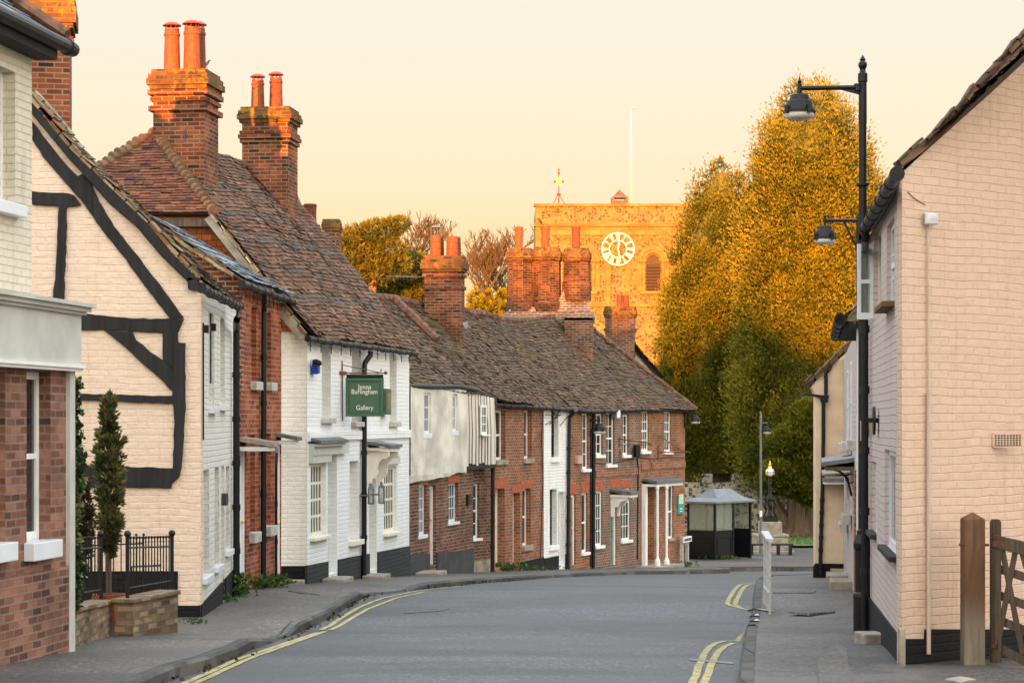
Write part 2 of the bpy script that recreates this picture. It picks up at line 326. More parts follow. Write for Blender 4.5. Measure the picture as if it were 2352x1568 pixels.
def flint_mat(name,cell,pale,darkc,mortar,thr=.055,sc=1.0,darkshare=.5):
    m,nt,b=mat(name); uv=coords(nt,'UV'); vec=wobble(nt,uv,6,.05)
    v=N(nt,'ShaderNodeTexVoronoi',Scale=cell); v.feature='DISTANCE_TO_EDGE'; L(nt,vec,v.inputs['Vector'])
    w=N(nt,'ShaderNodeTexVoronoi',Scale=cell); w.feature='F1'; L(nt,vec,w.inputs['Vector'])
    sp=nt.nodes.new('ShaderNodeSeparateColor'); L(nt,w.outputs['Color'],sp.inputs[0])
    r=ramp(nt,[(0,darkc),(darkshare,tuple(.82*a+.18*c for a,c in zip(darkc,pale))),(darkshare+.04,pale),(1,tuple(min(1,c*1.25) for c in pale))]); L(nt,sp.outputs[0],r.inputs[0])
    e=ramp(nt,[(thr,(0,0,0)),(thr+.06,(1,1,1))]); L(nt,v.outputs['Distance'],e.inputs[0])
    c=mixc(nt,'MIX',e.outputs[0],mortar,r.outputs[0])
    n=noise(nt,uv,1.2,5); rr=ramp(nt,[(.35,(.7,.7,.7)),(.65,(1.1,1.1,1.1))]); L(nt,n,rr.inputs[0]); c=mixc(nt,'MULTIPLY',1,c,rr.outputs[0])
    L(nt,c,b.inputs['Base Color']); b.inputs['Roughness'].default_value=.8; bump(nt,b,e.outputs[0],.8,.03); return m
M['flint']=flint_mat('flint_wall',5.5,(.34,.31,.26),(.025,.027,.03),(.36,.32,.25),.06,darkshare=.55)
M['flint_tower']=flint_mat('flint_tower',6.5,(.19,.125,.038),(.070,.045,.015),(.235,.158,.050),.07,darkshare=.45)
M['ashlar']=bricks('ashlar_stone',(.22,.145,.045),(.26,.175,.055),(.16,.105,.035),bw=.6,rh=.3,ms=.012,dark=(.19,.125,.04),grime=.25,bmp=.3)
M['louvre']=woodm('louvre_wood',(.035,.018,.010),(.075,.04,.02),3)
M['bark']=woodm('red_bark',(.03,.02,.013),(.16,.105,.066),1.6,.9)
M['bark2']=woodm('pine_bark',(.16,.07,.03),(.34,.17,.08),2,.9)
M['twig']=plain('bare_twig',(.085,.055,.022),.9,var=.3)
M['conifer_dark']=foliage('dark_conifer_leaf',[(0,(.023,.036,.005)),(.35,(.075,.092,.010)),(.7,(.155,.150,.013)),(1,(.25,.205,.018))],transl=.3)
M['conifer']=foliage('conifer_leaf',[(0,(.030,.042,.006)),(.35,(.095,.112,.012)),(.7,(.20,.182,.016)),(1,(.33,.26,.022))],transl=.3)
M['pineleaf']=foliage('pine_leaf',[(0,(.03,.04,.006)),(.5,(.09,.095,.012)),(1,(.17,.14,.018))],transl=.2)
M['shrubleaf']=foliage('shrub_leaf',[(0,(.03,.038,.012)),(.45,(.085,.105,.035)),(.75,(.15,.11,.04)),(1,(.20,.21,.07))],transl=.15)
M['deadleaf']=foliage('brown_shrub_leaf',[(0,(.025,.018,.012)),(1,(.09,.06,.035))],transl=.1)
M['ivy']=foliage('ivy_leaf',[(0,(.012,.03,.014)),(.6,(.045,.085,.03)),(.85,(.12,.17,.05)),(1,(.30,.30,.05))],rough=.3,transl=.15)
M['weed']=foliage('weed_leaf',[(0,(.03,.07,.015)),(1,(.11,.18,.04))],transl=.2)
M['core']=plain('crown_core',(.085,.085,.012),1,var=.5,scale=1.2,bmp=1,bscale=3)  # mid foliage tone of the filler inside the crowns
def clearglass(name,tint,mixv,rough=.05):
    m,nt,b=mat(name); b.inputs['Base Color'].default_value=c4(tint); b.inputs['Roughness'].default_value=rough
    t=nt.nodes.new('ShaderNodeBsdfTransparent'); t.inputs[0].default_value=(.80,.84,.80,1); x=nt.nodes.new('ShaderNodeMixShader'); x.inputs[0].default_value=mixv
    L(nt,t.outputs[0],x.inputs[1]); L(nt,b.outputs[0],x.inputs[2]); L(nt,x.outputs[0],nt.nodes['Material Output'].inputs['Surface']); return m
M['clear']=clearglass('clear_glass',(.42,.45,.40),.30)
M['bowl']=plain('lamp_bowl_glass',(.55,.55,.50),.15,0,var=.1,spec=.8)
M['opal']=plain('opal_globe',(.80,.79,.75),.2,var=.03)
M['shelterblue']=plain('shelter_navy',(.004,.006,.009),.4,var=.2,spec=.25)
M['shelterroof']=plain('shelter_roof',(.15,.168,.185),.5,.1,var=.12,scale=3)
M['notice']=plain('paper_notice',(.55,.50,.48),.6,var=.08)
M['rust']=plain('rusty_iron',(.16,.075,.045),.8,.2,var=.4,scale=10)
def post_mat():
    m,nt,b=mat('weathered_post'); ob=coords(nt,'Object'); mp=N(nt,'ShaderNodeMapping'); L(nt,ob,mp.inputs[0]); mp.inputs['Scale'].default_value=(16,16,1.4)
    n=noise(nt,mp.outputs[0],1,7,.7,.5); r=ramp(nt,[(.3,(.05,.022,.009)),(.7,(.17,.078,.033))]); L(nt,n,r.inputs[0]); r2=ramp(nt,[(.3,(.10,.075,.05)),(.7,(.26,.21,.15))]); L(nt,n,r2.inputs[0])
    sx=nt.nodes.new('ShaderNodeSeparateXYZ'); L(nt,ob,sx.inputs[0]); a=nt.nodes.new('ShaderNodeMath'); a.operation='MULTIPLY_ADD'; L(nt,n,a.inputs[0]); a.inputs[1].default_value=.9; L(nt,sx.outputs['Z'],a.inputs[2])
    k=ramp(nt,[(.72,(1,1,1)),(.98,(0,0,0))]); L(nt,a.outputs[0],k.inputs[0]); c=mixc(nt,'MIX',k.outputs[0],r.outputs[0],r2.outputs[0]); L(nt,c,b.inputs['Base Color']); b.inputs['Roughness'].default_value=.8; bump(nt,b,n,.6,.01); return m
M['post']=post_mat()
M['beige']=plain('beige_plate',(.48,.36,.28),.6,var=.12)
# ---------------------------------------------------------------- walls with openings
class Wall:
    def __init__(s,a,b,flip=1):          # a, b : (px, depth) ends, street side on the right hand when flip=1
        s.a=V(((a[0]-CX)*a[1]/F,a[1],0)); s.b=V(((b[0]-CX)*b[1]/F,b[1],0))
        d=s.b-s.a; s.L=d.length; s.t=d.normalized(); s.n=V((s.t.y,-s.t.x,0))*flip; s.op=[]
    def s_of(s,px,off=0):                # where the direction px meets the wall plane
        k=(px-CX)/F; o=s.a+s.n*off
        # (o.x+t.x*u) = k*(o.y+t.y*u)
        return (k*o.y-o.x)/(s.t.x-k*s.t.y)
    def z_of(s,px,py,off=0):
        u=s.s_of(px,off); d=(s.a+s.n*off+s.t*u).y; return CZ+(HY-py)*d/F
    def pt(s,u,z,off=0): p=s.a+s.t*u+s.n*off; return V((p.x,p.y,z))
    def at(s,px,py,off=0): return s.pt(s.s_of(px,off),s.z_of(px,py,off),off)
    def box(s,mb,u0,u1,z0,z1,o0,o1):
        return mb.box(s.pt(u0,z0,o0),s.t*(u1-u0),s.n*(o1-o0),V((0,0,z1-z0)))
    def build(s,name,m,root,zb,zt0,zt1=None,u0=0,u1=None,off=0,depth=.16,label=None):
        u1=s.L if u1 is None else u1; zt1=zt0 if zt1 is None else zt1
        mb=MB(); ops=[o for o in s.op if o[1]>u0 and o[0]<u1]
        us=sorted({u0,u1}|{min(max(x,u0),u1) for o in ops for x in o[:2]}); zmax=min(zt0,zt1)
        zs=sorted({zb}|{x for o in ops for x in o[2:4] if zb<x<zmax}); zs.append(None)
        top=lambda u: zt0+(zt1-zt0)*(u-u0)/max(u1-u0,1e-6)
        for i in range(len(us)-1):
            for j in range(len(zs)-1):
                a,b=us[i],us[i+1]; z0=zs[j]; z1=zs[j+1]; zc=(z0+(z1 if z1 is not None else zmax))/2; uc=(a+b)/2
                if any(o[0]<uc<o[1] and o[2]<zc<o[3] for o in ops): continue
                ta,tb=(z1,z1) if z1 is not None else (top(a),top(b))
                mb.quad(s.pt(a,z0,off),s.pt(b,z0,off),s.pt(b,tb,off),s.pt(a,ta,off))
        for o in ops:
            a,b,z0,z1=o[:4]; dp=o[4] if len(o)>4 else depth
            q=lambda u,z,f: s.pt(u,z,off-f)
            mb.quad(q(a,z0,0),q(a,z1,0),q(a,z1,dp),q(a,z0,dp)); mb.quad(q(b,z0,0),q(b,z0,dp),q(b,z1,dp),q(b,z1,0))
            mb.quad(q(a,z1,0),q(b,z1,0),q(b,z1,dp),q(a,z1,dp)); mb.quad(q(a,z0,0),q(a,z0,dp),q(b,z0,dp),q(b,z0,0))
        return mb.build(name,m,root)
    def window(s,root,x0,x1,y0,y1,cols=2,rows=2,rec=.12,fm='white',gm='glass',sill='sill',off=0,meet=True,name='window',sillout=.07,fw=.055,bar=.022,sh=.08,dp=None,silly=None):
        u0,u1=s.s_of(x0,off),s.s_of(x1,off); xm=(x0+x1)/2
        z0,z1=s.z_of(xm,y1,off),s.z_of(xm,y0,off); s.op.append((u0,u1,z0,z1,(dp or rec+.06)))
        r=off-rec; mb=MB()
        s.box(mb,u0,u0+fw,z0,z1,r-.05,r-.012); s.box(mb,u1-fw,u1,z0,z1,r-.05,r-.012)
        s.box(mb,u0+fw,u1-fw,z1-fw,z1,r-.05,r-.013); s.box(mb,u0+fw,u1-fw,z0,z0+fw*1.2,r-.05,r-.013)
        if meet: zm=(z0+z1)/2; s.box(mb,u0+fw,u1-fw,zm-.025,zm+.025,r-.05,r-.016)
        for i in range(1,cols):
            u=u0+fw+(u1-u0-2*fw)*i/cols; s.box(mb,u-bar/2,u+bar/2,z0+fw,z1-fw,r-.032,r-.022)
        for j in range(1,rows):
            z=z0+fw+(z1-z0-2*fw)*j/rows
            if meet and abs(z-(z0+z1)/2)<.06: continue
            s.box(mb,u0+fw,u1-fw,z-bar/2,z+bar/2,r-.032,r-.023)
        w=mb.build(name,M[fm],root)
        p=MB(); p.quad(s.pt(u0+fw*.6,z0+fw*.6,r-.034),s.pt(u1-fw*.6,z0+fw*.6,r-.034),s.pt(u1-fw*.6,z1-fw*.6,r-.034),s.pt(u0+fw*.6,z1-fw*.6,r-.034)); p.build('pane',M[gm],w)
        if sill:
            q=MB(); s.box(q,u0-.06,u1+.06,z0-sh,z0+.004,off-rec+.01,off+sillout); q.build('sill',M[sill],w,bevel=.008)
        return w
    def door(s,root,x0,x1,y0,y1,m='white',fm='white',rec=.14,off=0,panels=True,knob=True,fw=.07,light=True):
        u0,u1=s.s_of(x0,off),s.s_of(x1,off); xm=(x0+x1)/2; z0,z1=s.z_of(xm,y1,off),s.z_of(xm,y0,off)
        s.op.append((u0,u1,z0,z1,rec+.08)); r=off-rec; f=MB()
        s.box(f,u0,u0+fw,z0,z1,r-.07,r+.03); s.box(f,u1-fw,u1,z0,z1,r-.07,r+.03); s.box(f,u0+fw,u1-fw,z1-fw,z1,r-.07,r+.029)
        d=MB(); s.box(d,u0+fw,u1-fw,z0,z1-fw,r-.06,r-.01)
        if panels:
            w=(u1-u0-2*fw); h=z1-fw-z0
            for c in (0,1):
                for (a,b) in ((.06,.36),(.44,.66),(.72,.94)):
                    ua=u0+fw+w*(.12+.44*c); s.box(d,ua,ua+w*.32,z0+h*a,z0+h*b,r-.02,r+.004)
        o=d.build('door',M[m],root); f.build('frame',M[fm],o)
        if knob:
            k=MB(); k.sphere(s.pt(u1-fw-.08,z0+1.0,r+.03),.03); k.build('handle',M['gold'],o,smooth=True)
        return o
    def plinth(s,root,y0,y1,m,x0,x1,gaps=(),zb=None,off=.025,th=None):   # sloping-top band proud of the wall
        mb=MB(); edges=[x0]; 
        for a,b in gaps: edges+=[a,b]
        edges.append(x1); fy=lambda x:y0+(y1-y0)*(x-x0)/(x1-x0)
        for i in range(0,len(edges),2):
            a,b=edges[i],edges[i+1]; ua,ub=s.s_of(a),s.s_of(b); za,zb_=s.z_of(a,fy(a)),s.z_of(b,fy(b)); bot=min(gz((s.a+s.t*ua).y),gz((s.a+s.t*ub).y))-.3
            A=[s.pt(ua,bot,off),s.pt(ub,bot,off),s.pt(ub,zb_,off),s.pt(ua,za,off)]
            mb.prism(A,-s.n*(off+.02))
        return mb.build('plinth',M[m],root)
def hood(wall,root,x0,x1,y0,y1,proj,m='lead',under='white',brk=True,bm='white',off=0):
    u0,u1=wall.s_of(x0,off),wall.s_of(x1,off); zt,zb=wall.z_of((x0+x1)/2,y0,off),wall.z_of((x0+x1)/2,y1,off)
    mb=MB(); h=(zt-zb)
    a=[wall.pt(u0,zb+h*.6,off+proj),wall.pt(u1,zb+h*.6,off+proj),wall.pt(u1,zt,off),wall.pt(u0,zt,off)]
    mb.prism(a,V((0,0,-h*.35))); o=mb.build('door_hood',M[m],root)
    k=MB(); wall.box(k,u0+.04,u1-.04,zb-h*.1,zb+h*.24,off,off+proj-.05); k.build('moulding',M[under],o)
    if brk:
        for u in (u0+.08,u1-.16):
            b=MB(); hh=.55
            prof=[(0,0),(proj*.8,0),(proj*.75,-.08),(proj*.45,-.12),(proj*.35,-.25),(proj*.15,-.3),(proj*.1,-hh),(0,-hh)]
            b.prism([wall.pt(u,zb-h*.1+z,off+x) for x,z in prof],wall.t*.07); b.build('bracket',M[bm],o)
    return o
# ---------------------------------------------------------------- tiled roofs
def polyat(pts,v):                       # pts: [(v,Vector)]
    for (a,p),(b,q) in zip(pts,pts[1:]):
        if v<=b: return p.lerp(q,0 if b==a else max(0,(v-a)/(b-a)))
    return pts[-1][1]
def roof_patch(Lc,Rc,m,name,parent,gauge=.1,tw=.17,sag=.04,jit=.012,seed=0,greyrows=None,lift=.022,under=True,clip=None,toff=0,freq=.45,gauge_noise=.0):
    rs=random.Random(seed); mb=MB(); tint=[]; grey=[]
    h=((Rc[0][1]-Rc[-1][1]).length+(Lc[0][1]-Lc[-1][1]).length)/2
    nr=max(3,int(h/gauge)); 
    nrm=(Rc[0][1]-Lc[0][1]).cross(Lc[-1][1]-Lc[0][1]); 
    if nrm.length<1e-5: nrm=(Rc[0][1]-Lc[0][1]).cross(Rc[-1][1]-Lc[0][1])
    nrm.normalize()
    if nrm.z<0: nrm=-nrm
    ext=(Rc[0][1]-Lc[0][1]).length
    def S(u,v):
        p=polyat(Lc,v).lerp(polyat(Rc,v),u)
        e=min(1,4*min(u,1-u)+.25)
        return p+nrm*(sag*e*(mnoise.noise(V((u*ext*freq+seed*3.1,v*h*freq,seed)))*1.6+.5*mnoise.noise(V((u*ext*1.7,v*h*1.4,seed+9)))))
    for j in range(nr):
        v0,v1=j/nr,min(1,(j+1.25)/nr); w=max((polyat(Lc,v0)-polyat(Rc,v0)).length,.02); nt_=max(1,int(w/tw)); o=.5*(j%2)+rs.uniform(-.1,.1)
        rl=rs.uniform(-.004,.006)
        for i in range(-1,nt_+1):
            a=(i+o)/nt_; b=(i+1+o)/nt_-.004/w; a=max(a,0); b=min(b,1)
            if b-a<.15/nt_: continue
            l0=lift+rs.uniform(-jit,jit)*.7+rl; tl=rs.uniform(-jit,jit)*.5; dv=rs.uniform(-.1,.06)/nr
            if rs.random()<.02: l0+=.02
            va=max(0,v0+dv)
            A,B=S(a,va)+nrm*(l0-tl),S(b,va)+nrm*(l0+tl); C,D=S(b,v1)+nrm*.003,S(a,v1)+nrm*.003
            A2,B2=A-nrm*.016,B-nrm*.016
            if clip and not clip((A+C)/2): continue
            mb.add([A,B,C,D,A2,B2],[(0,1,2,3),(4,5,1,0)])
            t=min(1,max(0,rs.gauss(.5,.24)+toff)); gr=0
            if greyrows: gr=greyrows(j,nr,(a+b)/2,rs)
            tint+=[t,t*.6]; grey+=[gr,gr]
    if under:
        k=8
        for j in range(k):
            for i in range(k):
                q=[S(i/k,j/k),S((i+1)/k,j/k),S((i+1)/k,(j+1)/k),S(i/k,(j+1)/k)]
                mb.quad(*[x-nrm*.03 for x in q]); tint.append(.2); grey.append(0)
    return mb.build(name,m,parent,attrs={'tint':tint,'grey':grey})
def ridge_line(pts,parent,name='ridge_tile',r=.11,m='ridge',step=.33):
    mb=MB()
    for a,b in zip(pts,pts[1:]):
        n=max(1,int((b-a).length/step))
        for i in range(n):
            p,q=a.lerp(b,i/n),a.lerp(b,(i+1.12)/n); j=V((0,0,random.uniform(-.012,.012)))
            mb.tube([p+j,q+j],[r*1.04,r*.97],8)
    return mb.build(name,M[m],parent)
def bonnets(a,b,parent,step=.16,r=.10):
    mb=MB(); n=int((b-a).length/step); t=(b-a).normalized(); up=V((0,0,1))-t*t.z; up.normalize(); tint=[];grey=[]
    for i in range(n):
        p=a+t*(step*i); q=p+t*step*1.5; j=random.uniform(-.012,.02); k=random.uniform(.12,.5)
        s=len(mb.f); mb.tube([p+up*(.035+j),q-up*.03],[r*random.uniform(.85,1.1),r*.6],8); tint+=[k]*(len(mb.f)-s); grey+=[0]*(len(mb.f)-s)
    return mb.build('bonnet_tile',M['tile_verge'],parent,attrs={'tint':tint,'grey':grey})
# ---------------------------------------------------------------- chimneys
def stack(root,px0,px1,ytop,ybot,d,dep,rz=0,m='brick_chim',cap='brick_cap',capout=.10,caph=.28,courses=(),name='chimney',neck=None):
    """rectangular stack: camera-facing face px0..px1 at distance d, running back by dep"""
    A=P(px0,ytop,d); B=P(px1,ytop,d); z1=A.z; z0=P(px0,ybot,d).z; w=(B-A).length
    ex=V((math.cos(rz),math.sin(rz),0)); ey=V((-math.sin(rz),math.cos(rz),0)); o=V((A.x,A.y,0))
    def ring(mb,out,za,zb): mb.box(o-ex*out-ey*out+V((0,0,za)),ex*(w+2*out),ey*(dep+2*out),V((0,0,zb-za)))
    mb=MB(); ring(mb,0,z0,z1-caph)
    for (f,out,hh) in courses: ring(mb,out,z0+(z1-z0)*f,z0+(z1-z0)*f+hh)
    c=mb.build(name,M[m],root)
    k=MB(); ring(k,capout*.55,z1-caph-.07,z1-caph); ring(k,capout,z1-caph,z1-caph*.6); ring(k,capout*.75,z1-caph*.6,z1-caph*.3); ring(k,capout*.3,z1-caph*.3,z1)
    k.build('cap',M[cap],c)
    return c,o,ex,ey,w,z1
def pot(parent,px,ytop,ybot,d,wpx,m='terracotta',cowl=False,flare=.9,n=16,cage=False,deco=False):
    c=P(px,ybot,d); h=(ybot-ytop)*d/F; r=wpx/2*d/F
    prof=[(r,-.12),(r,0),(r*.97,h*.3),(r*flare,h*.8),(r*flare*1.0,h*.86),(r*flare*1.1,h*.87),(r*flare*1.1,h*.93),(r*flare*.98,h*.94),(r*flare*.98,h),(r*flare*.75,h),(r*flare*.7,h*.8)]
    if deco: prof=[(r,-.1),(r,0),(r*1.0,h*.35),(r*1.04,h*.36),(r*1.04,h*.4),(r*.97,h*.41),(r*.95,h*.66),(r*1.0,h*.67),(r*1.0,h*.7),(r*.93,h*.71),(r*.9,h*.96),(r*.86,h),(r*.7,h),(r*.7,h*.8)]
    mb=MB(); mb.lathe(c,prof,n); o=mb.build('chimney_pot',M[m],parent,smooth=False)
    # child of the chimney: keep as its sub-part; cowl goes with the pot mesh level
    if cowl:
        k=MB(); rr=r*flare; k.lathe(c+V((0,0,h)),[(rr*.98,0),(rr*.98,.03),(rr*.9,.03)],n)
        for i in range(8):
            t=2*math.pi*i/8; k.tube([c+V((rr*.85*math.cos(t),rr*.85*math.sin(t),h)),c+V((rr*.85*math.cos(t),rr*.85*math.sin(t),h+.10))],.008,4)
        k.lathe(c+V((0,0,h+.09)),[(rr*1.25,0),(rr*1.2,.02),(rr*.7,.06),(.001,.075)],n); k.build('cowl',M['cowl'],parent)
    if cage:
        k=MB(); rr=r*.95
        for i in range(10):
            t=2*math.pi*i/10; k.tube([c+V((rr*math.cos(t),rr*math.sin(t),h-.05)),c+V((rr*math.cos(t),rr*math.sin(t),h+.2))],.006,4)
        k.lathe(c+V((0,0,h+.2)),[(rr*1.05,0),(rr*.6,.05),(.001,.065)],n); k.build('cowl',M['lead'],parent)
    return o
def gutter(wall,root,x0,y0,x1,y1,off=.16,r=.06,brackets=True,e0=0,e1=0):
    A=wall.at(x0,y0,off); B=wall.at(x1,y1,off); t=(B-A).normalized(); A=A-t*e0; B=B+t*e1
    mb=MB(); n=max(2,int((B-A).length/.5)); pts=[A.lerp(B,i/n)+V((0,0,.01*math.sin(i*2.1))) for i in range(n+1)]
    mb.tube(pts,r,10)
    for i in range(n+1):
        q=pts[i]; mb.tube([q-t*.03,q+t*.03],r*1.18,10)
    o=mb.build('gutter',M['gutter'],root,smooth=False); return A,B,o
def downpipe(root,pts,r=.045,name='downpipe',joints=6):
    mb=MB(); mb.tube(pts,r,10)
    a,b=max(zip(pts,pts[1:]),key=lambda q:(q[1]-q[0]).length)
    for i in range(1,joints):
        p=a.lerp(b,i/joints); d=(b-a).normalized(); mb.tube([p-d*.04,p+d*.04],r*1.25,10)
    return mb.build(name,M['black'],root,smooth=False)
# ---------------------------------------------------------------- leaves (numpy)
def leaf_mesh(name,parent,m,pos,nrm,size,leaves=4,spread=.6,aspect=.28,tint=None,up=.5,loc=None):
    """sprays: at each position a fan of narrow pointed leaves turned towards nrm and upward"""
    n=len(pos); pos=np.asarray(pos); nrm=np.asarray(nrm)
    K=n*leaves; p=np.repeat(pos,leaves,0); q=np.repeat(nrm,leaves,0); s=np.repeat(np.broadcast_to(size,(n,)),leaves)*rng.uniform(.6,1.25,K)
    d=q+np.array([0,0,up])+rng.normal(0,spread,(K,3)); d/=np.linalg.norm(d,axis=1,keepdims=True)
    a=np.cross(d,rng.normal(0,1,(K,3))); a/=np.maximum(np.linalg.norm(a,axis=1,keepdims=True),1e-6)
    tip=p+d*s[:,None]; mid=p+d*(s*.45)[:,None]; wv=a*(s*aspect)[:,None]
    vs=np.stack([p,mid-wv,tip,mid+wv],1).reshape(-1,3)
    t=np.repeat(tint if tint is not None else rng.uniform(0,1,n),leaves)+rng.normal(0,.08,K)
    mb=MB(); org=np.array(ORG[parent]) if parent is not None else (np.array(loc) if loc is not None else np.array([pos[:,0].mean(),pos[:,1].mean(),pos[:,2].min()]))
    me=bpy.data.meshes.new(name); me.vertices.add(4*K); me.vertices.foreach_set('co',(vs-org).ravel().astype(np.float32))
    me.loops.add(4*K); me.loops.foreach_set('vertex_index',np.arange(4*K,dtype=np.int32)); me.polygons.add(K); me.polygons.foreach_set('loop_start',np.arange(0,4*K,4,dtype=np.int32))
    try: me.polygons.foreach_set('loop_total',np.full(K,4,dtype=np.int32))
    except Exception: pass
    me.update(calc_edges=True); at=me.attributes.new('tint','FLOAT','FACE'); at.data.foreach_set('value',np.clip(t,0,1).astype(np.float32))
    me.materials.append(m); o=bpy.data.objects.new(name,me); COL.objects.link(o)
    if parent is not None: o.parent=parent; ORG[o]=V(org)
    else: o.location=org; ORG[o]=V(org)
    return o
def text(body,size,origin,xdir,zdir,m,parent,name='lettering',depth=.004,align='CENTER',sx=1,bold=0,space=1,width=None):
    cu=bpy.data.curves.new('txt','FONT'); cu.body=body; cu.size=size; cu.extrude=depth; cu.align_x=align; cu.offset=bold; cu.space_character=space; cu.space_line=.82
    ob=bpy.data.objects.new('txt',cu); COL.objects.link(ob); dg=bpy.context.evaluated_depsgraph_get(); dg.update()
    me=bpy.data.meshes.new_from_object(ob.evaluated_get(dg)); COL.objects.unlink(ob); bpy.data.objects.remove(ob)
    if width: xs_=[v.co.x for v in me.vertices]; sx=width/max(max(xs_)-min(xs_),1e-6)
    x=V(xdir).normalized(); z=V(zdir).normalized(); y=x.cross(z)
    mb=MB(); mb.v=[V(origin)+x*(v.co.x*sx)+z*v.co.y-y*v.co.z for v in me.vertices]; mb.f=[tuple(p.vertices) for p in me.polygons]
    return mb.build(name,m,parent)
# ================================================================ LEFT SIDE OF THE STREET
def verge_strip(pts,parent,name='verge',out=.10,thick=.05,up=.0,step=.17,seed=1,m='tile_verge'):
    """ragged row of tile ends bedded in mortar along a sloping gable edge (pts are world points)"""
    rs=random.Random(seed); mb=MB(); tint=[];grey=[]
    for a,b in zip(pts,pts[1:]):
        t=(b-a).normalized(); n=max(1,int((b-a).length/step)); nn=t.cross(V((0,1,0))); 
        if nn.z<0: nn=-nn
        for i in range(n):
            p=a.lerp(b,i/n); l=step*1.15; o=out+rs.uniform(-.03,.03); h=rs.uniform(.012,.03); q=p+nn*(up+rs.uniform(-.01,.02))
            tilt=t*l+nn*rs.uniform(-.02,.03)
            mb.box(q+V((0,-o,0)),tilt,V((0,o+.12,0)),nn*h); k=rs.uniform(0,.75); tint+=[k]*6; grey+=[0]*6
            if rs.random()<.75:
                q2=p-nn*rs.uniform(.035,.06); mb.box(q2+V((0,-o*.75,0)),t*l*.95,V((0,o+.05,0)),nn*.05); k=rs.choice([.85,.95,1.0,.35]); tint+=[k]*6; grey+=[0]*6
    return mb.build(name,M[m],parent,attrs={'tint':tint,'grey':grey})
# ---------------- shop house at the left edge
T=thing('shop_house','cream painted brick house over a red brick shopfront with a grey fascia','house',P(60,1500,20.2))
W0=Wall((-3830,6.3),(162,20.8)); WU=Wall((-4125,6.3),(73,20.8))
W0.window(T,61,116,853,1243,1,2,rec=.10,fw=.07,sill='upvc',sillout=.10,sh=.16)
W0.window(T,-60,12,853,1250,1,2,rec=.10,fw=.07,sill='upvc',sillout=.10,sh=.16)
W0.build('shopfront_wall',M['brick_shop'],T,gz(20)-.6,CZ+.55,u1=W0.L-.10)
mb=MB(); W0.box(mb,0,W0.L-.1,gz(20)-.6,W0.z_of(100,1308),.0,.03); mb.build('brick_plinth',M['brick_shop'],T)
mb=MB(); W0.box(mb,W0.L-.13,W0.L+.0,gz(20.8)-.4,CZ+.52,-.3,.05); mb.build('pilaster',M['greypaint'],T,bevel=.01)
mb=MB(); zf0,zf1=W0.z_of(150,838),W0.z_of(150,722); W0.box(mb,0,W0.L+.02,zf0,zf1,-.45,.10); fa=mb.build('fascia',M['greypaint'],T)
mb=MB()
for (za,zb,o) in ((zf1,zf1+.03,.14),(zf1+.03,zf1+.07,.18),(zf1+.07,zf1+.105,.22)): W0.box(mb,0,W0.L+.02+(o-.1)*.8,za,zb,-.45,o)
mb.build('cornice',M['greypaint'],fa)
mb=MB()
for (za,zb,o) in ((zf0-.06,zf0-.03,.115),(zf0-.03,zf0,.14)): W0.box(mb,0,W0.L+.04,za,zb,-.1,o)
mb.build('moulding',M['white'],fa)
WU.window(T,-900,-720,0,900,1,2,rec=.11,fm='upvc',sill='upvc'); WU.window(T,-40,35,150,463,1,2,rec=.11,fw=.06,sill='upvc',sillout=.10,sh=.11)
WU.build('upper_wall',M['creambrick'],T,CZ+.4,WU.z_of(60,92))
mb=MB(); e=WU.pt(WU.L,0,0); mb.quad(V((e.x,e.y,CZ+.4)),V((e.x-4,e.y+.5,CZ+.4)),V((e.x-4,e.y+.5,CZ+6.5)),V((e.x,e.y,CZ+3.62))); mb.build('end_wall',M['creambrick'],T)
gA=WU.pt(0,CZ+3.62,.26); gB=WU.pt(WU.L+.42,CZ+3.60,.26)
mb=MB(); n=5; mb.tube([gA.lerp(gB,i/n) for i in range(n+1)],.07,12)
for i in (2.2,3.4,4.3,4.95): q=gA.lerp(gB,i/5); t=(gB-gA).normalized(); mb.tube([q-t*.03,q+t*.03],.082,12)
mb.build('gutter',M['gutter'],T)
up=V((-1,.1448,0)).normalized()*2.6+V((0,0,1.75))
Lc=[(0,gA+V((-.02,0,.05))),(1,gA+V((-.02,0,.05))+up)]; e2=gB+V((-.05,.02,.06)); Rc=[(0,e2),(1,e2+up)]
rf=roof_patch(Lc,Rc,M['slate'],'roof',T,gauge=.2,tw=.25,sag=.0,jit=.006,seed=3)
mb=MB(); e=W0.pt(0,0,0); mb.quad(V((e.x,e.y,gz(6)-.5)),V((e.x-5,e.y+.8,gz(6)-.5)),V((e.x-5,e.y+.8,CZ+6.5)),V((e.x,e.y,CZ+3.6))); mb.build('end_wall',M['creambrick'],T); mb=MB(); e=W0.pt(W0.L-.05,0,-.1); mb.quad(V((e.x,e.y,gz(20)-.5)),V((e.x-5,e.y+.8,gz(20)-.5)),V((e.x-5,e.y+.8,CZ+.6)),V((e.x,e.y,CZ+.6))); mb.build('end_wall',M['creambrick'],T)
mb=MB(); v0=e2+V((-.02,0,.08)); mb.tube([v0+up*(i/4) for i in range(5)],.075,10); mb.prism([v0+V((.02,-.12,-.02)),v0+V((.02,0,-.16)),v0+up+V((0,0,-.16)),v0+up+V((0,-.12,-.02))],V((0,.05,0))); mb.build('verge',M['ridge'],rf)
mb=MB(); WU.box(mb,0,WU.L+.1,CZ+3.45,CZ+3.55,0,.22); mb.build('soffit',M['timber'],T)
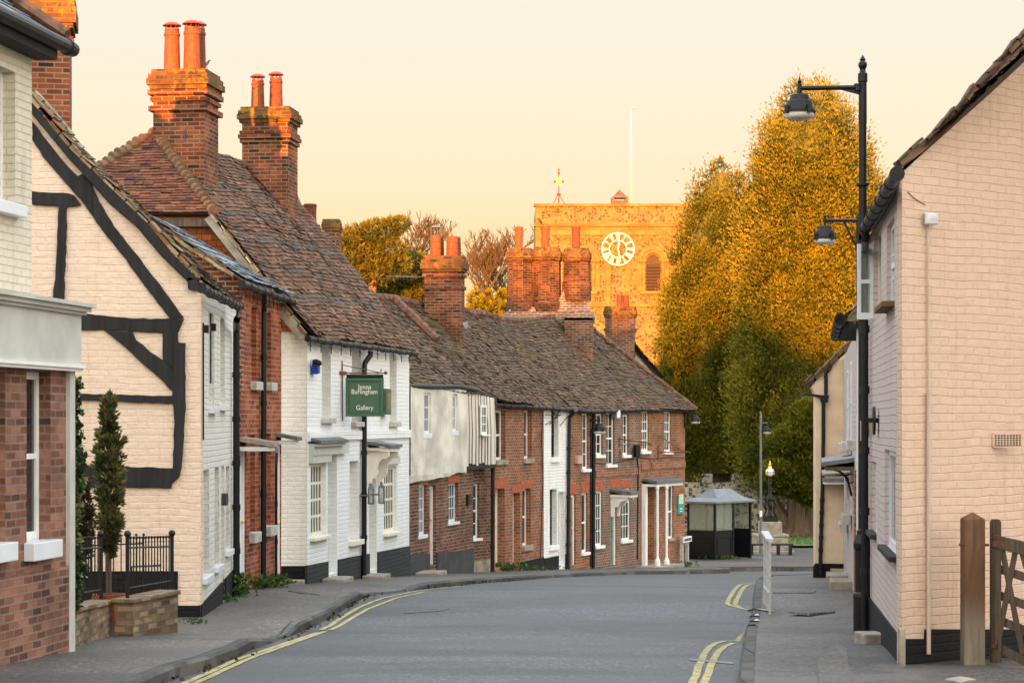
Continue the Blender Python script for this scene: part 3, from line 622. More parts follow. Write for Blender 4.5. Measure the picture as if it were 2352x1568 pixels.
# ---------------- timber framed house
T=thing('timber_framed_house','peach brick house with black timber framing on its gable end','house',P(440,1424,28))
D=28.0
ed=[(75,238),(167,348),(267,443),(347,520),(387,574),(455,640)]
mb=MB(); poly=[(-80,1440),(-80,95),(75,262),(160,366),(253,470),(317,525),(370,588),(434,650),(462,668),(460,1440)]
mb.prism([P(x,y,D) for x,y in poly],V((0,.25,0))); gw=mb.build('gable_wall',M['peach'],T)
WT=Wall((460,28.0),(545,33.2))
for a in ((480,492,719,936),(506,516,731,930)): WT.window(T,*a,2,2,rec=.07,fm='upvc',sill='upvc')
for a in ((465,480,1079,1322),(493,503,1073,1298),(519,527,1070,1262)): WT.window(T,*a,1,2,rec=.08,fm='upvc',sill='upvc')
WT.door(T,508.5,515.5,1070,1377,m='white',rec=.09)
WT.build('street_wall',M['whitetudor'],T,gz(31)-.6,WT.z_of(462,672),WT.z_of(545,706))
WT.plinth(T,1389,1296,'plinth',460,545,gaps=((508.5,515.5),))
mb=MB(); mb.prism([P(x,y,D-.02) for x,y in ((60,1311),(408,1311),(408,1390),(456,1390),(456,1445),(60,1445))],V((0,.04,0))); mb.build('plinth',M['plinth'],T)
BEAMS={'brace':[(75,280),(110,325),(143,367),(170,397),(195,421),(230,466),(263,520),(303,571),(350,631),(423,729),(392,732),(327,648),(280,584),(230,522),(187,460),(160,430),(133,400),(100,360),(75,322)],
'knee_brace':[(180,406),(200,395),(213,428),(231,470),(215,474),(190,446)],
'collar_beam':[(75,440),(160,445),(172,449),(187,472),(150,476),(75,470)],
'stud':[(135,475),(154,475),(153,560),(149,640),(148,712),(123,708),(124,665),(128,640),(130,600),(133,560)],
'tie_beam':[(170,720),(190,719),(250,726),(300,730),(360,732),(422,731),(416,750),(409,765),(340,763),(243,758),(175,757)],
'curved_brace':[(305,762),(313,780),(345,806),(374,827),(403,849),(402,901),(390,893),(377,877),(337,843),(290,800),(240,758)],
'corner_post':[(374,764),(409,764),(409,786),(427,788),(426,850),(427,921),(424,985),(421,1045),(418,1074),(412,1095),(396,1109),(394,1100),(397,1072),(399,1040),(401,970),(397,904),(400,880),(399,847),(374,827)],
'rail':[(185,904),(250,905),(320,908),(397,909),(397,926),(320,924),(250,921),(185,919)],
'sill_beam':[(150,1066),(260,1070),(397,1074),(394,1121),(260,1119),(150,1117)],
'barge_board':ed+[(434,648),(370,584),(317,520),(253,466),(160,366),(75,263),(-80,96),(-80,60)],
'beam_end':[(432,637),(458,640),(458,668),(434,665)]}
for k,(nm,pl) in enumerate(BEAMS.items()):
    o=.09 if nm in('barge_board','beam_end') else .035+.004*(k%4)
    pts=[]
    for (a,b),(c,d) in zip(pl,pl[1:]+pl[:1]):          # slightly irregular hewn edges
        n=max(1,int(math.hypot(c-a,d-b)/14))
        for i in range(n):
            j=0 if nm in('barge_board','beam_end') else 1.1
            pts.append(P(a+(c-a)*i/n+random.uniform(-j,j),b+(d-b)*i/n+random.uniform(-j,j),D))
    mb=MB(); mb.prism([p+V((0,.01,0)) for p in pts],V((0,-o-.01,0))); mb.build(nm,M['timber'],T,bevel=.008)
vp=[P(x,y,D) for x,y in [(-80,40),(75,222),(167,336),(267,436),(347,512),(390,560),(440,612),(478,652)]]
near=[(0,(478,652)),(.12,(440,612)),(.24,(390,560)),(.36,(347,512)),(.57,(267,436)),(.8,(167,336)),(1,(75,222))]
Lc=[(v,P(x,y,D-.08)) for v,(x,y) in near]
Rc=[(0,P(556,698,33.3)),(.2,P(500,652,32.6)),(.36,P(455,604,31.5)),(.57,P(330,482,30)),(.8,P(205,358,29)),(1,P(90,218,28.6))]
rf=roof_patch(Lc,Rc,M['tile_moss'],'roof',T,seed=5,sag=.03)
verge_strip(vp,rf,seed=2)
# soffit fill behind the roof so no daylight shows
A,B,o=gutter(WT,T,464,662,548,704,off=.2,r=.055,e0=.05,e1=.15)
a=WT.at(543,712,.12); b=WT.at(543,1351,.07); b.z=gz(b.y)+.02; downpipe(T,[A.lerp(B,.97)+V((0,0,-.03)),WT.at(543.5,735,.2),WT.at(543,760,.08),b],.05)
for px,y0,y1 in ((467,741,1010),(484,720,880)):
    mb=MB(); p,q=WT.at(px,y0,.03),WT.at(px,y1,.03); mb.tube([p,q],.012,6); c=WT.at(px,752 if px<470 else 748,.05); WT.box(mb,WT.s_of(px)-.05,WT.s_of(px)+.05,c.z-.05,c.z+.05,0,.07); mb.build('iron_stay',M['black'],T)
mb=MB(); WT.box(mb,WT.s_of(508)+.02,WT.s_of(513),WT.z_of(510,1160),WT.z_of(510,1133),0,.07); mb.build('meter_box',M['rendergrey'],T)
c,o,ex,ey,w,z1=stack(T,60,158,-40,320,30.2,.75,rz=.16,caph=.55,capout=.09,courses=((.62,.05,.09),),m='brick_chim',cap='brick_cap')
ridge_line([P(80,215,29.6),P(110,246,29.5),P(160,306,29.4)],rf,'flashing',.05,'mortarverge')
# ---------------- red brick cottage with slate roof
T=thing('brick_cottage','narrow orange-red brick cottage under a slate roof, next to the black timbered gable','house',P(600,1347,35.5))
WB=Wall((546,33.25),(646,36.8))
for a,b in (((577.5,589,707,877),'upvc'),((613,622.5,719,879),'upvc')): WB.window(T,*a,1,2,rec=.13,fm=b,sill='sill',sh=.13,sillout=.1)
for a in ((574.5,585.5,998,1222),(611,622,995,1207)): WB.window(T,*a,1,2,rec=.13,fm='upvc',sill='sill',sh=.16,sillout=.1)
WB.door(T,549,566,1027,1347,m='white',rec=.06); WB.door(T,634.5,645.5,1020,1338,m='white',rec=.05)
WB.build('street_wall',M['brick_cottage'],T,gz(36)-.6,WB.z_of(548,664),WB.z_of(646,698))
mb=MB(); pl=[(390,900),(390,535),(402,545),(480,592),(556,650),(556,900)]; mb.prism([P(x,y,33.3) for x,y in pl],V((0,.2,0))); mb.build('gable_wall',M['brick_orange'],T)
hood(WB,T,549,567,1003,1032,.50,m='stone',under='white',bm='white',brk=False)
hood(WB,T,634,645.5,994,1017,.36,m='lead',under='white',brk=False)
Lc=[(0,P(563,640,33.1)),(.5,P(470,582,33.1)),(1,P(330,486,33.1))]; Rc=[(0,P(678,678,36.95)),(.5,P(590,628,36.95)),(1,P(402,520,36.95))]
rf=roof_patch(Lc,Rc,M['slate'],'roof',T,gauge=.2,tw=.26,seed=8,sag=.02)
verge_strip([P(x,y,33.1) for x,y in ((330,492),(470,588),(560,644))],rf,'verge',seed=4,out=.06)
A,B,o=gutter(WB,T,556,652,664,690,off=.16,r=.055,e1=.35)
p=WB.at(607,690,.16); b=WB.at(605,1346,.07); b.z=gz(b.y)+.03; downpipe(T,[WB.at(607.5,672,.16),WB.at(607,695,.14),WB.at(606.5,715,.07),b],.045)
downpipe(T,[WB.at(549,1045,.05),WB.at(547.5,1080,.05),WB.at(547.5,1340,.05)],.022,'waste_pipe',3)
downpipe(T,[WB.at(636,1040,.05),WB.at(634.5,1070,.05),WB.at(634.5,1330,.05)],.022,'waste_pipe',3)
for px in range(556,668,9): p=WB.at(px,668+(px-556)*.33,.13); mb=MB(); mb.tube([p+V((0,0,.06)),p-V((0,0,.12))],.007,4); mb.build('gutter_bracket',M['black'],T)
mb=MB(); ra=WB.at(600,1330,0); mb.cbox(P(548+120,1349,36.6),.45,.3,.13); mb.build('doorstep',M['stone'],T,bevel=.02)
# ---------------- gallery house (white)
T=thing('gallery_house','white painted brick house with lattice shop windows, dark plinth and tall twin brick chimneys','house',P(820,1330,41))
WG=Wall((705,37.0),(940,45.4))
for a in ((739,760,790,960),(808,830,795,969),(895,911,802,969)): WG.window(T,*a,1,2,rec=.17,fm='cream',sill='whiteside_sill' if False else 'sill',sh=.09,sillout=.09)
WG.window(T,714,748,1064,1231,5,4,rec=.05,fm='cream',gm='glassgreen',sill='cream',sh=.06,meet=False,fw=.06,bar=.045,sillout=.10)
WG.window(T,882,911,1071,1222,5,4,rec=.05,fm='cream',gm='glassgreen',sill='cream',sh=.06,meet=False,fw=.06,bar=.045,sillout=.10)
WG.window(T,803,824,1058,1240,1,2,rec=.17,fm='cream',gm='blind',sill='cream',sh=.09,sillout=.10)
WG.door(T,753,774,1044,1316,m='sage',fm='cream',rec=.30); WG.door(T,848,865,1100,1307,m='sage',fm='cream',rec=.25,fw=.1)
ze=WG.z_of(705,770)
WG.build('street_wall',M['whitebrick'],T,gz(42)-.7,ze,WG.z_of(940,812),depth=.2)
mb=MB(); zb=WG.z_of(820,1009)
u=[0.02,WG.s_of(739),WG.s_of(760),WG.s_of(808),WG.s_of(830),WG.s_of(895),WG.s_of(911),WG.L]
WG.box(mb,0.02,WG.L,zb,zb+.16,0,.045); mb.build('string_course',M['whitebrick'],T)
WG.plinth(T,1298,1253,'plinthg',703,940,gaps=((752,775),(847,866)))
mb=MB(); mb.prism([P(x,y,37.02) for x,y in ((560,757),(690,757),(706,772),(706,1350),(560,1350))],V((0,.3,0))); mb.build('side_wall',M['whiteside'],T)
mb=MB(); mb.prism([P(x,y,37.0) for x,y in ((640,1299),(706,1299),(706,1352),(640,1352))],V((0,.05,0))); mb.build('plinth',M['plinth'],T)
mb=MB(); mb.prism([P(x,y,36.97) for x,y in ((60,496),(487,496),(652,706),(700,766),(648,760),(60,760))],V((0,.2,0))); mb.build('gable_wall',M['tilehung'],T)
mb=MB(); mb.prism([P(x,y,36.85) for x,y in ((100,500),(486,500),(500,520),(100,520))],V((0,.12,0))); mb.build('gable_beam',M['oak'],T)
hood(WG,T,708,774,1002,1022,.22,m='lead',under='sage',brk=False)
mb=MB(); WG.box(mb,WG.s_of(709),WG.s_of(790),WG.z_of(750,1043),WG.z_of(750,1020),0,.10); WG.box(mb,WG.s_of(709),WG.s_of(752),WG.z_of(730,1062),WG.z_of(730,1043),0,.08); mb.build('shop_fascia',M['sage'],T)
mb=MB(); WG.box(mb,WG.s_of(884),WG.s_of(914),WG.z_of(895,1066),WG.z_of(895,1048),0,.05); mb.build('shop_fascia',M['sage'],T)
h=hood(WG,T,843,872,1013,1032,.46,m='lead',under='cream',brk=False)
for px in (846,868):                      # scrolled console brackets of the door canopy
    b=MB(); uu=WG.s_of(px); zt=WG.z_of(px,1036)
    prof=[(0,0),(.40,0),(.40,-.10),(.36,-.14),(.28,-.14),(.20,-.22),(.17,-.34),(.19,-.42),(.15,-.50),(.08,-.52),(.06,-.62),(0,-.62)]
    b.prism([WG.pt(uu,zt+z,x) for x,z in prof],WG.t*.08); b.build('bracket',M['cream'],h)
for x0,x1 in ((762,790),(850,880)):
    mb=MB(); q=WG.at((x0+x1)/2,1325,.25); mb.cbox(V((q.x,q.y,gz(q.y)-.05)),.4,.75,.13,rz=-.15); mb.build('doorstep',M['stone'],T,bevel=.02)
# roof
K=P(490,488,36.75); R0=P(352,306,38.9); R1=P(626,397,46.2); E0=P(703,766,36.8)+V((.16,0,-.03)); E1=P(957,806,45.9)
def gr(j,n,u,rs):
    k=j%7; base=.8 if (k==3 or (k==4 and j%2)) and j>3 else .0
    if u>.9: base=.0 if rs.random()<.6 else base
    return base if rs.random()<.82 else rs.choice([0,.6])*(.5)
Lc=[(0,E0),(.03,E0.lerp(K,.05)),(.62,K),(1,R0)]; Rc=[(0,E1),(.5,P(785,580,46.1)),(1,R1)]
rf=roof_patch(Lc,Rc,M['tile_gallery'],'roof',T,seed=11,sag=.07,greyrows=gr,jit=.016)
K2=P(72,488,36.75)
roof_patch([(0,K2+V((0,0,0))),(1,R0)],[(0,K),(1,R0+V((.02,0,0)))],M['tile_hip'],'hip_roof',T,seed=12,sag=.02)
roof_patch([(0,K2),(1,R0)],[(0,R1+V((-2.6,0,-2.6))),(1,R1)],M['tile_gallery'],'rear_roof',T,seed=13,gauge=.3,tw=.4)
ridge_line([R0,R0.lerp(R1,.5)-V((0,0,.09)),R1],rf); bonnets(K,R0,rf); bonnets(K2,R0,rf)
mb=MB(); pts=[P(x,y,36.8) for x,y in ((484,494),(560,590),(650,706),(702,772))]
for a,b in zip(pts,pts[1:]):
    nn=(b-a).cross(V((0,1,0))).normalized(); nn=nn if nn.z<0 else -nn
    mb.prism([a,b,b+nn*.13,a+nn*.13],V((0,-.05,0)))
mb.build('barge_board',M['stone'],rf); verge_strip([p+V((.02,-.02,.03)) for p in pts],rf,seed=6,out=.05)
verge_strip([E1+V((.03,.1,0)),P(785,582,46.2),R1],rf,seed=7,out=.03)
A,B,o=gutter(WG,T,708,778,952,812,off=.16,r=.05,e0=.0,e1=.1)
q=WG.at(836,1330,.07); q.z=gz(q.y)-.02
downpipe(T,[WG.at(851,806,.16),WG.at(851,815,.16),WG.at(838,834,.07),WG.at(837,845,.07),q],.05,joints=5)
for i in range(12):
    mb=MB(); p=A.lerp(B,(i+.5)/12)-WG.n*.06; mb.tube([p+V((0,0,.02)),p-V((0,0,.20))],.008,4); mb.tube([p-V((0,0,.1))-WG.t*.12,p-V((0,0,.11))+WG.t*.12],.006,4); mb.build('gutter_bracket',M['black'],T)
c,o,ex,ey,w,z1=stack(T,352,472,160,470,38.6,.95,rz=-.13,caph=.28,capout=.10,courses=((.69,.07,.09),(.765,.045,.07),(.81,.08,.09)),m='brick_chim')
mb=MB()
for i in range(9):
    p=P(428,318,38.55)+V((.0,.0,0)); 
st=P(425,322,38.5); en=P(494,408,39.4)
for i in range(7):
    a=st.lerp(en,i/7); b=st.lerp(en,(i+1)/7); mb.prism([a+V((0,-.02,0)),b+V((0,-.02,0)),b+V((0,-.02,.03)),a+V((0,-.02,.20))],V((0,.05,0)))
mb.build('flashing',M['lead'],rf)
z=P(0,158,39).z
def pot_at(par,px,d,y0,y1,wpx,**k): return pot(par,px,y0,y1,d,wpx,**k)
pot_at(c,395,38.9,72,158,38,cowl=True,n=20); pot_at(c,441,38.9,68,158,40,cowl=True,n=20); pot_at(c,455,39.35,70,157,36,cowl=True,n=20,m='terracotta_dark')
c,o,ex,ey,w,z1=stack(T,556,664,246,520,44.2,.85,rz=-.13,caph=.25,capout=.09,courses=((.70,.04,.06),(.735,.07,.08),(.775,.045,.06)),m='brick_chim')
pot_at(c,592,44.5,188,247,31,cowl=True,n=18); pot_at(c,634,44.5,183,247,31,cowl=True,n=18,m='terracotta_dark')
mb=MB(); st=P(620,398,44.1); en=P(690,468,45.6)
for i in range(6):
    a=st.lerp(en,i/6); b=st.lerp(en,(i+1)/6); mb.prism([a,b,b+V((0,0,.03)),a+V((0,0,.2))],V((0,.05,0)))
mb.build('flashing',M['lead'],rf)
# bird on the first chimney
def bird(name,label,cat,p,s,m,face=1):
    prof=[(-.5,.02),(-.42,.03),(-.2,.045),(0,.10),(.2,.125),(.38,.10),(.5,.075),(.58,.075),(.66,.06),(.72,.02),(.82,.002)]
    mb=MB(); ax=V((.55*face,0,.83)); pts=[V(p)+V((0,0,s*.42))+ax*(a*s*.75)+V((0,0,0)) for a,b in prof]
    for i,(a,b) in enumerate(prof):
        if a>.5: pts[i]=pts[7]+V((face*s*(a-.58)*.9,0,0)) if i>7 else pts[i]
    mb.tube(pts,[b*s for a,b in prof],10)
    for k in(-1,1): q=V(p)+V((.0,k*s*.05,s*.32)); mb.tube([q,V(p)+V((.02*face,k*s*.05,0))],s*.014,5)
    o=mb.build(name,M[m],smooth=True); return tag(o,label,cat)
bird('small_bird','small dark bird perched on the tallest twin-potted brick chimney','bird',P(474,160,38.7),.20,'bird',1)
# ---- things fixed to the gallery
S=thing('hanging_sign','green hanging gallery sign with cream lettering on an iron wall bracket','sign',WG.at(787,966,0))
d=WG.pt(WG.s_of(787),0).y-.02
mb=MB(); a=WG.at(786,828,.02); b=WG.at(787,966,.02); mb.tube([a,b],.012,6); p=WG.at(786,856,.02); q=P(886,856,p.y)
mb.tube([p,q],.012,6); mb.sphere(q,.035); mb.tube([WG.at(786,838,.02),P(872,855,p.y)],.009,6); WG.box(mb,WG.s_of(779),WG.s_of(793),p.z-.03,p.z+.03,0,.03); mb.tube([P(875,853,p.y),P(875,848,p.y)],.014,6)
br=mb.build('bracket',M['rust'],S); dy=p.y
mb=MB()
def fr(x0,x1,y0,y1,t0,t1): mb.box(P(x0,y1,dy)+V((0,t0,0)),P(x1,y1,dy)-P(x0,y1,dy),V((0,t1-t0,0)),P(x0,y0,dy)-P(x0,y1,dy))
fr(794,881,868,956,-.045,.045); bd=mb.build('board',M['green'],S)
mb=MB(); W_=6.5
fr(794,881,868,868+W_,-.062,.062); fr(794,881,956-W_,956,-.062,.062); fr(794,794+W_,868+W_,956-W_,-.0615,.0615); fr(881-W_,881,868+W_,956-W_,-.0615,.0615); 
fr(802,873,876,877.5,-.054,-.04); fr(802,873,946.5,948,-.054,-.04); fr(802,803.5,877.5,946.5,-.0535,-.04); fr(871.5,873,877.5,946.5,-.0535,-.04)
mb.build('frame',M['greenframe'],S,bevel=.004)
px=dy/F
text('Jenna',15.5*px,P(838,893.5,dy)+V((0,-.05,0)),(1,0,0),(0,0,1),M['letter'],bd,width=31*px,bold=.0); text('Burlingham',15.5*px,P(837.5,904.5,dy)+V((0,-.05,0)),(1,0,0),(0,0,1),M['letter'],bd,width=59*px,bold=.0)
text('Gallery',15.5*px,P(838,941,dy)+V((0,-.05,0)),(1,0,0),(0,0,1),M['letter'],bd,width=39*px,bold=.0)
mb=MB(); mb.tube([P(796,863.5,dy-.03),P(880,863.5,dy-.03)],.036,12); mb.build('sign_lamp',M['black'],S,smooth=False)
for x in (806,868): 
    k=MB(); k.tube([P(x,856,dy),P(x,868,dy)],.008,5); k.build('hanger',M['rust'],S)
# framed display sign on the wall behind
S=thing('wall_sign','green framed notice box on the white gallery wall, half hidden by the hanging sign','sign',WG.at(884,955,0))
mb=MB(); u0,u1=WG.s_of(873),WG.s_of(884); z0,z1=WG.z_of(885,952),WG.z_of(885,893); WG.box(mb,u0,u1,z0,z1,0,.13); o=mb.build('frame',M['greenframe'],S,bevel=.01)
mb=MB(); WG.box(mb,u0+.06,u1-.06,z0+.08,z1-.08,.128,.134); q=WG.pt(u0-.002,0,.02); mb.box(V((q.x,q.y-.004,z0+.08)),WG.n*.08,WG.t*.01,V((0,0,z1-z0-.16))); mb.build('pane',M['glassgreen'],o)
S=thing('burglar_alarm','blue and white alarm box near the top corner of the white gallery wall','alarm',WG.at(716,857,0))
u=WG.s_of(712); z0,z1=WG.z_of(716,857),WG.z_of(716,824)
mb=MB(); mb.prism([WG.pt(u+.02,z0+.10,.11),WG.pt(u+.30,z0+.10,.09),WG.pt(u+.30,z1,.09),WG.pt(u+.02,z1,.11)],-WG.n*.10); o=mb.build('cover',M['upvc'],S,bevel=.02)
mb=MB(); mb.prism([WG.pt(u,z0-.02,.14),WG.pt(u+.24,z0,.12),WG.pt(u+.24,z0+.18,.12),WG.pt(u,z0+.17,.15)],-WG.n*.12); mb.build('front_panel',M['bluealarm'],S,bevel=.015)
S=thing('floodlight','small black floodlight right of the blue alarm box','floodlight',WG.at(730,842,0))
q=WG.at(726,832,.14); mb=MB(); mb.tube([WG.at(724,835,0),q],.02,6); mb.build('arm',M['black'],S); mb=MB(); mb.tube([q-V((.06,0,0)),q,q+V((.07,-.02,-.02)),q+V((.10,-.02,-.03))],[.045,.06,.05,.01],10); mb.build('lamp_head',M['black'],S)
def wall_lantern(px,y0,y1,off,label,wpx):
    c=WG.at(px,y1,off); h=(y1-y0)*c.y/F; s=wpx*c.y/F/2
    S=thing('wall_lantern',label,'lantern',c,'lanterns beside the gallery door')
    f=MB()
    for i in range(4):
        t=math.pi/4+i*math.pi/2+.1; e=V((math.cos(t)*s*1.25,math.sin(t)*s*1.25,0)); f.tube([c+e,c+e+V((0,0,h*.72))],.012,4)
    f.lathe(c,[(s*1.35,-.01),(s*1.35,.02)],4,math.pi/4+.1); f.lathe(c+V((0,0,h*.72)),[(s*1.4,0),(s*1.35,.03),(s*.7,h*.13),(s*.7,h*.2),(s*.8,h*.21),(s*.5,h*.25),(.001,h*.27)],4,math.pi/4+.1)
    f.tube([c+V((0,0,h*.4))-WG.n*off,c+V((0,0,h*.4))-WG.n*s],.015,5); f.build('frame',M['lead'],S)
    f=MB(); f.lathe(c,[(s*1.2,.02),(s*1.2,h*.72)],4,math.pi/4+.1); f.build('glass',M['clear'],S)
    f=MB(); f.lathe(c,[(.02,.02),(.02,h*.25),(.012,h*.32),(.001,h*.34)],8); f.build('candle',M['cream'],S)
wall_lantern(852,1108,1157,.22,'grey metal lantern left of the gallery door, beside the black downpipe',13)
wall_lantern(876,1105,1155,.22,'grey metal lantern right of the gallery door, beside the lattice window',13)
# ================================================================ TERRACE ROUND THE BEND
def soldier(w,root,x0,x1,y0,y1,m='gauged',off=0):
    mb=MB(); xm=(x0+x1)/2; u0,u1=w.s_of(x0),w.s_of(x1); z0,z1=w.z_of(xm,y1),w.z_of(xm,y0); f=(u1-u0)*.10
    mb.prism([w.pt(u0+f*.2,z0,off),w.pt(u1-f*.2,z0,off),w.pt(u1+f,z1,off),w.pt(u0-f,z1,off)],w.n*.007); return mb.build('brick_arch',M[m],root)
def band(w,root,y,h,m,x0,x1,o=.03):
    mb=MB(); z=w.z_of((x0+x1)/2,y); w.box(mb,w.s_of(x0),w.s_of(x1),z,z+h,0,o); return mb.build('string_course',M[m],root)
def back_shell(root,pts_e,pts_r,m='tile_terrace'):
    mb=MB()
    for (e0,e1,r0,r1) in zip(pts_e,pts_e[1:],pts_r,pts_r[1:]):
        b0=r0+(r0-e0)*V((1,1,-1)).x*V((1,1,0)) if False else V((2*r0.x-e0.x,2*r0.y-e0.y,e0.z)); b1=V((2*r1.x-e1.x,2*r1.y-e1.y,e1.z))
        mb.quad(r0,r1,b1,b0); mb.quad(b0,b1,V((b1.x,b1.y,0)),V((b0.x,b0.y,0)))
    mb.build('rear_slope',M['plinthg'],root)
EA=[P(936,884,46.0),P(1136,914,52.5),P(1253,937,57.05),P(1312,940,59.0),P(1372,945,60.8),P(1474,941,64.1),P(1599,941,67.6)]
RI=[P(690,650,47.2),P(902,688,53.6),P(1042,706,58.2),P(1112,722,60.2),P(1176,737,62.2),P(1290,726,65.6),P(1362,758,67.4)]
def terr_roof(root,i,seed,toff=0):
    Lc=[(0,EA[i]),(.5,EA[i].lerp(RI[i],.5)-V((0,0,.04))),(1,RI[i])]; Rc=[(0,EA[i+1]),(.5,EA[i+1].lerp(RI[i+1],.5)-V((0,0,.04))),(1,RI[i+1])]
    rf=roof_patch(Lc,Rc,M['tile_terrace'],'roof',root,seed=seed,sag=.06,jit=.022,gauge=.11,tw=.18,toff=toff)
    a,b=RI[i],RI[i+1]; ridge_line([a,a.lerp(b,.5)-V((0,0,.07)),b],rf,r=.12)
    back_shell(root,[EA[i],EA[i+1]],[a,b]); return rf
# ---- jettied cottage
T=thing('jettied_cottage','crooked cottage with rough cream render and white boards upstairs over red brick','house',P(1010,1315,48))
WJ=Wall((928,45.9),(1087,51.2)); WJU=Wall((937,46.05),(1066,50.3)); WBD=Wall((1064,50.25),(1132,52.4)); WR=Wall((1080,51.9),(1132,52.9))
ju=.06
WJU.window(T,974,990,902,996,3,3,rec=.03,fm='upvc',sill='upvc',off=ju,sh=.10,sillout=.01,meet=False)
WJU.window(T,1040,1051,905,990,3,3,rec=.03,fm='upvc',sill='upvc',off=ju,sh=.10,sillout=.01,meet=False)
WJU.build('upper_wall',M['render'],T,WJU.z_of(1000,1088),WJU.z_of(946,885),WJU.z_of(1066,890),off=ju)
mb=MB(); n=60; z=WJU.z_of(1000,1088)                       # ragged foot of the render
low=[WJU.pt(WJU.L*i/n,z-.02-.13*(1-i/n)-.05*mnoise.noise(V((i*.07,1,2)))-.012*mnoise.noise(V((i*.31,4,2))),ju-.004) for i in range(n+1)]
mb.prism(low+[WJU.pt(WJU.L,z+.012,ju-.004),WJU.pt(0,z+.012,ju-.004)],-WJU.n*.12); mb.build('render_skirt',M['render'],T)
WJ.window(T,962,979.5,1113,1228,4,4,rec=.05,fm='upvc',sill='upvc',sh=.08,sillout=.02,meet=False); WJ.window(T,1030,1052.5,1109,1199,4,3,rec=.07,fm='upvc',sill='upvc',sh=.06,sillout=.03,meet=False)
WJ.door(T,986,1001,1115,1297,m='pinkdoor',fm='white',rec=.10)
WJ.build('street_wall',M['brick_old'],T,gz(48)-.6,WJ.z_of(1000,1055))
soldier(WJ,T,961,981,1100,1113,'brick_orange'); soldier(WJ,T,1029,1054,1090,1108,'gauged')
WJ.plinth(T,1274,1262,'rendergrey',930,1086,gaps=((985,1002),),off=.03)
mb=MB()
WBD.build('upper_wall',M['oak'],T,WBD.z_of(1100,1050),WBD.z_of(1066,895),WBD.z_of(1130,915),off=.02)
rs=random.Random(8); u=0; bi=0; wgap=(WBD.s_of(1093),WBD.s_of(1108))
while u<WBD.L-.03:
    w=rs.uniform(.20,.34); 
    if u+w>WBD.L: w=WBD.L-u
    t0,t1=WBD.z_of(1100,900+12*u/WBD.L*1.2),WBD.z_of(1100,1065+rs.uniform(-5,4)+3*u/WBD.L)
    lean=.10*(u/WBD.L); mb=MB(); q=lambda a,z,o: WBD.pt(a,z,o)
    b0=u+.05; b1=u+w-.05
    mb.prism([q(b0-lean*.4,t0,.03),q(b1-lean*.4,t0,.04),q(b1+rs.uniform(-.01,.01),(t0+t1)/2,.06),q(b1+lean*.3,t1,.05),q(b0+lean*.3,t1,.05),q(b0+rs.uniform(-.01,.01),(t0+t1)/2,.06)],WBD.n*.02)
    mb.build('board',M['boards'],T,bevel=.006); u+=w
WBD.window(T,1094,1107,930,998,2,3,rec=-.14,fm='white',sill='white',sh=.03,sillout=.2,meet=False)
mb=MB(); WBD.box(mb,0,WBD.L+.1,WBD.z_of(1100,1076),WBD.z_of(1100,1060),-.6,.05); mb.build('jetty_beam',M['timber'],T)
WR.window(T,1084,1101,1110,1236,1,4,rec=.05,fm='upvc',sill='upvc',sh=.06); WR.build('return_wall',M['brick_old'],T,gz(52)-.5,WR.z_of(1105,1070)); WR.plinth(T,1290,1282,'stone',1084,1131)
rf=terr_roof(T,0,21,-.03)
ridge_line([RI[1]+V((.02,-.1,.02)),RI[1].lerp(EA[1],.42)+V((0,-.1,.05))],rf,'verge_tile',.13,'rust',.5)
mb=MB(); mb.tube([EA[0]+V((0,0,-.02)),P(981,888,47.5)+V((.1,0,0)),P(1043,888,49.7)+V((.12,0,0)),P(1081,896,51.1)+V((.12,0,0)),P(1136,917,52.7)],.055,10)
mb.build('gutter',M['gutter'],T)
b=P(1133,1313,52.5); b.z=gz(b.y); downpipe(T,[P(1136,919,52.65),P(1138,930,52.6),P(1133,945,52.5),P(1132.5,960,52.4),b+V((-.02,-.05,0))],.05)
mb=MB(); WJ.box(mb,WJ.s_of(1070),WJ.s_of(1076),WJ.z_of(1072,1160),WJ.z_of(1072,1135),0,.06); mb.build('wall_plate',M['black'],T)
for x0,x1 in ((990,1010),):
    mb=MB(); q=WJ.at(x0,1310,.3); mb.cbox(V((q.x,q.y,gz(q.y)-.04)),.5,.9,.12,rz=-.2); mb.build('doorstep',M['stone'],T,bevel=.02)
c,o,ex,ey,w,z1=stack(T,975,1060,587,800,55.2,.62,rz=-.12,caph=.34,capout=.10,courses=((.64,.04,.08),(.77,.05,.08)),m='brick_chim')
pot_at(c,1001,55.4,541,588,26,deco=True,cage=True); pot_at(c,1010,55.8,541,588,20,deco=True,m='terracotta_dark'); pot_at(c,1039,55.4,543,588,28,deco=True); pot_at(c,1048,55.8,544,588,22,deco=True,m='terracotta_dark')
mb=MB(); a=P(968,636,55.1); mb.tube([a+V((-.9,.1,.02)),a],.012,5)
for i in range(8): q=a+V((-.9+.09*i,.1,.0)); mb.tube([q-V((0,.1,0)),q+V((0,.1,0))],.006,4); mb.tube([q-V((0,0,.05)),q+V((0,0,.05))],.005,4)
mb.build('aerial',M['lead'],T)
mb=MB(); mb.prism([P(1062,741,55.1),P(1074,738,55.2),P(1076,752,55.1),P(1068,754,55)],V((0,-.03,.0))); mb.build('flashing',M['lead'],T)
# two small chimneys behind the gallery roof belong to this row
pc,o,ex,ey,w,z1=stack(T,742,778,503,600,50,.6,caph=.2,capout=.04,m='brick_old',cap='brick_cap')
pot(pc,712,469,508,47.2,30,m='terracotta_dark',flare=1.0)
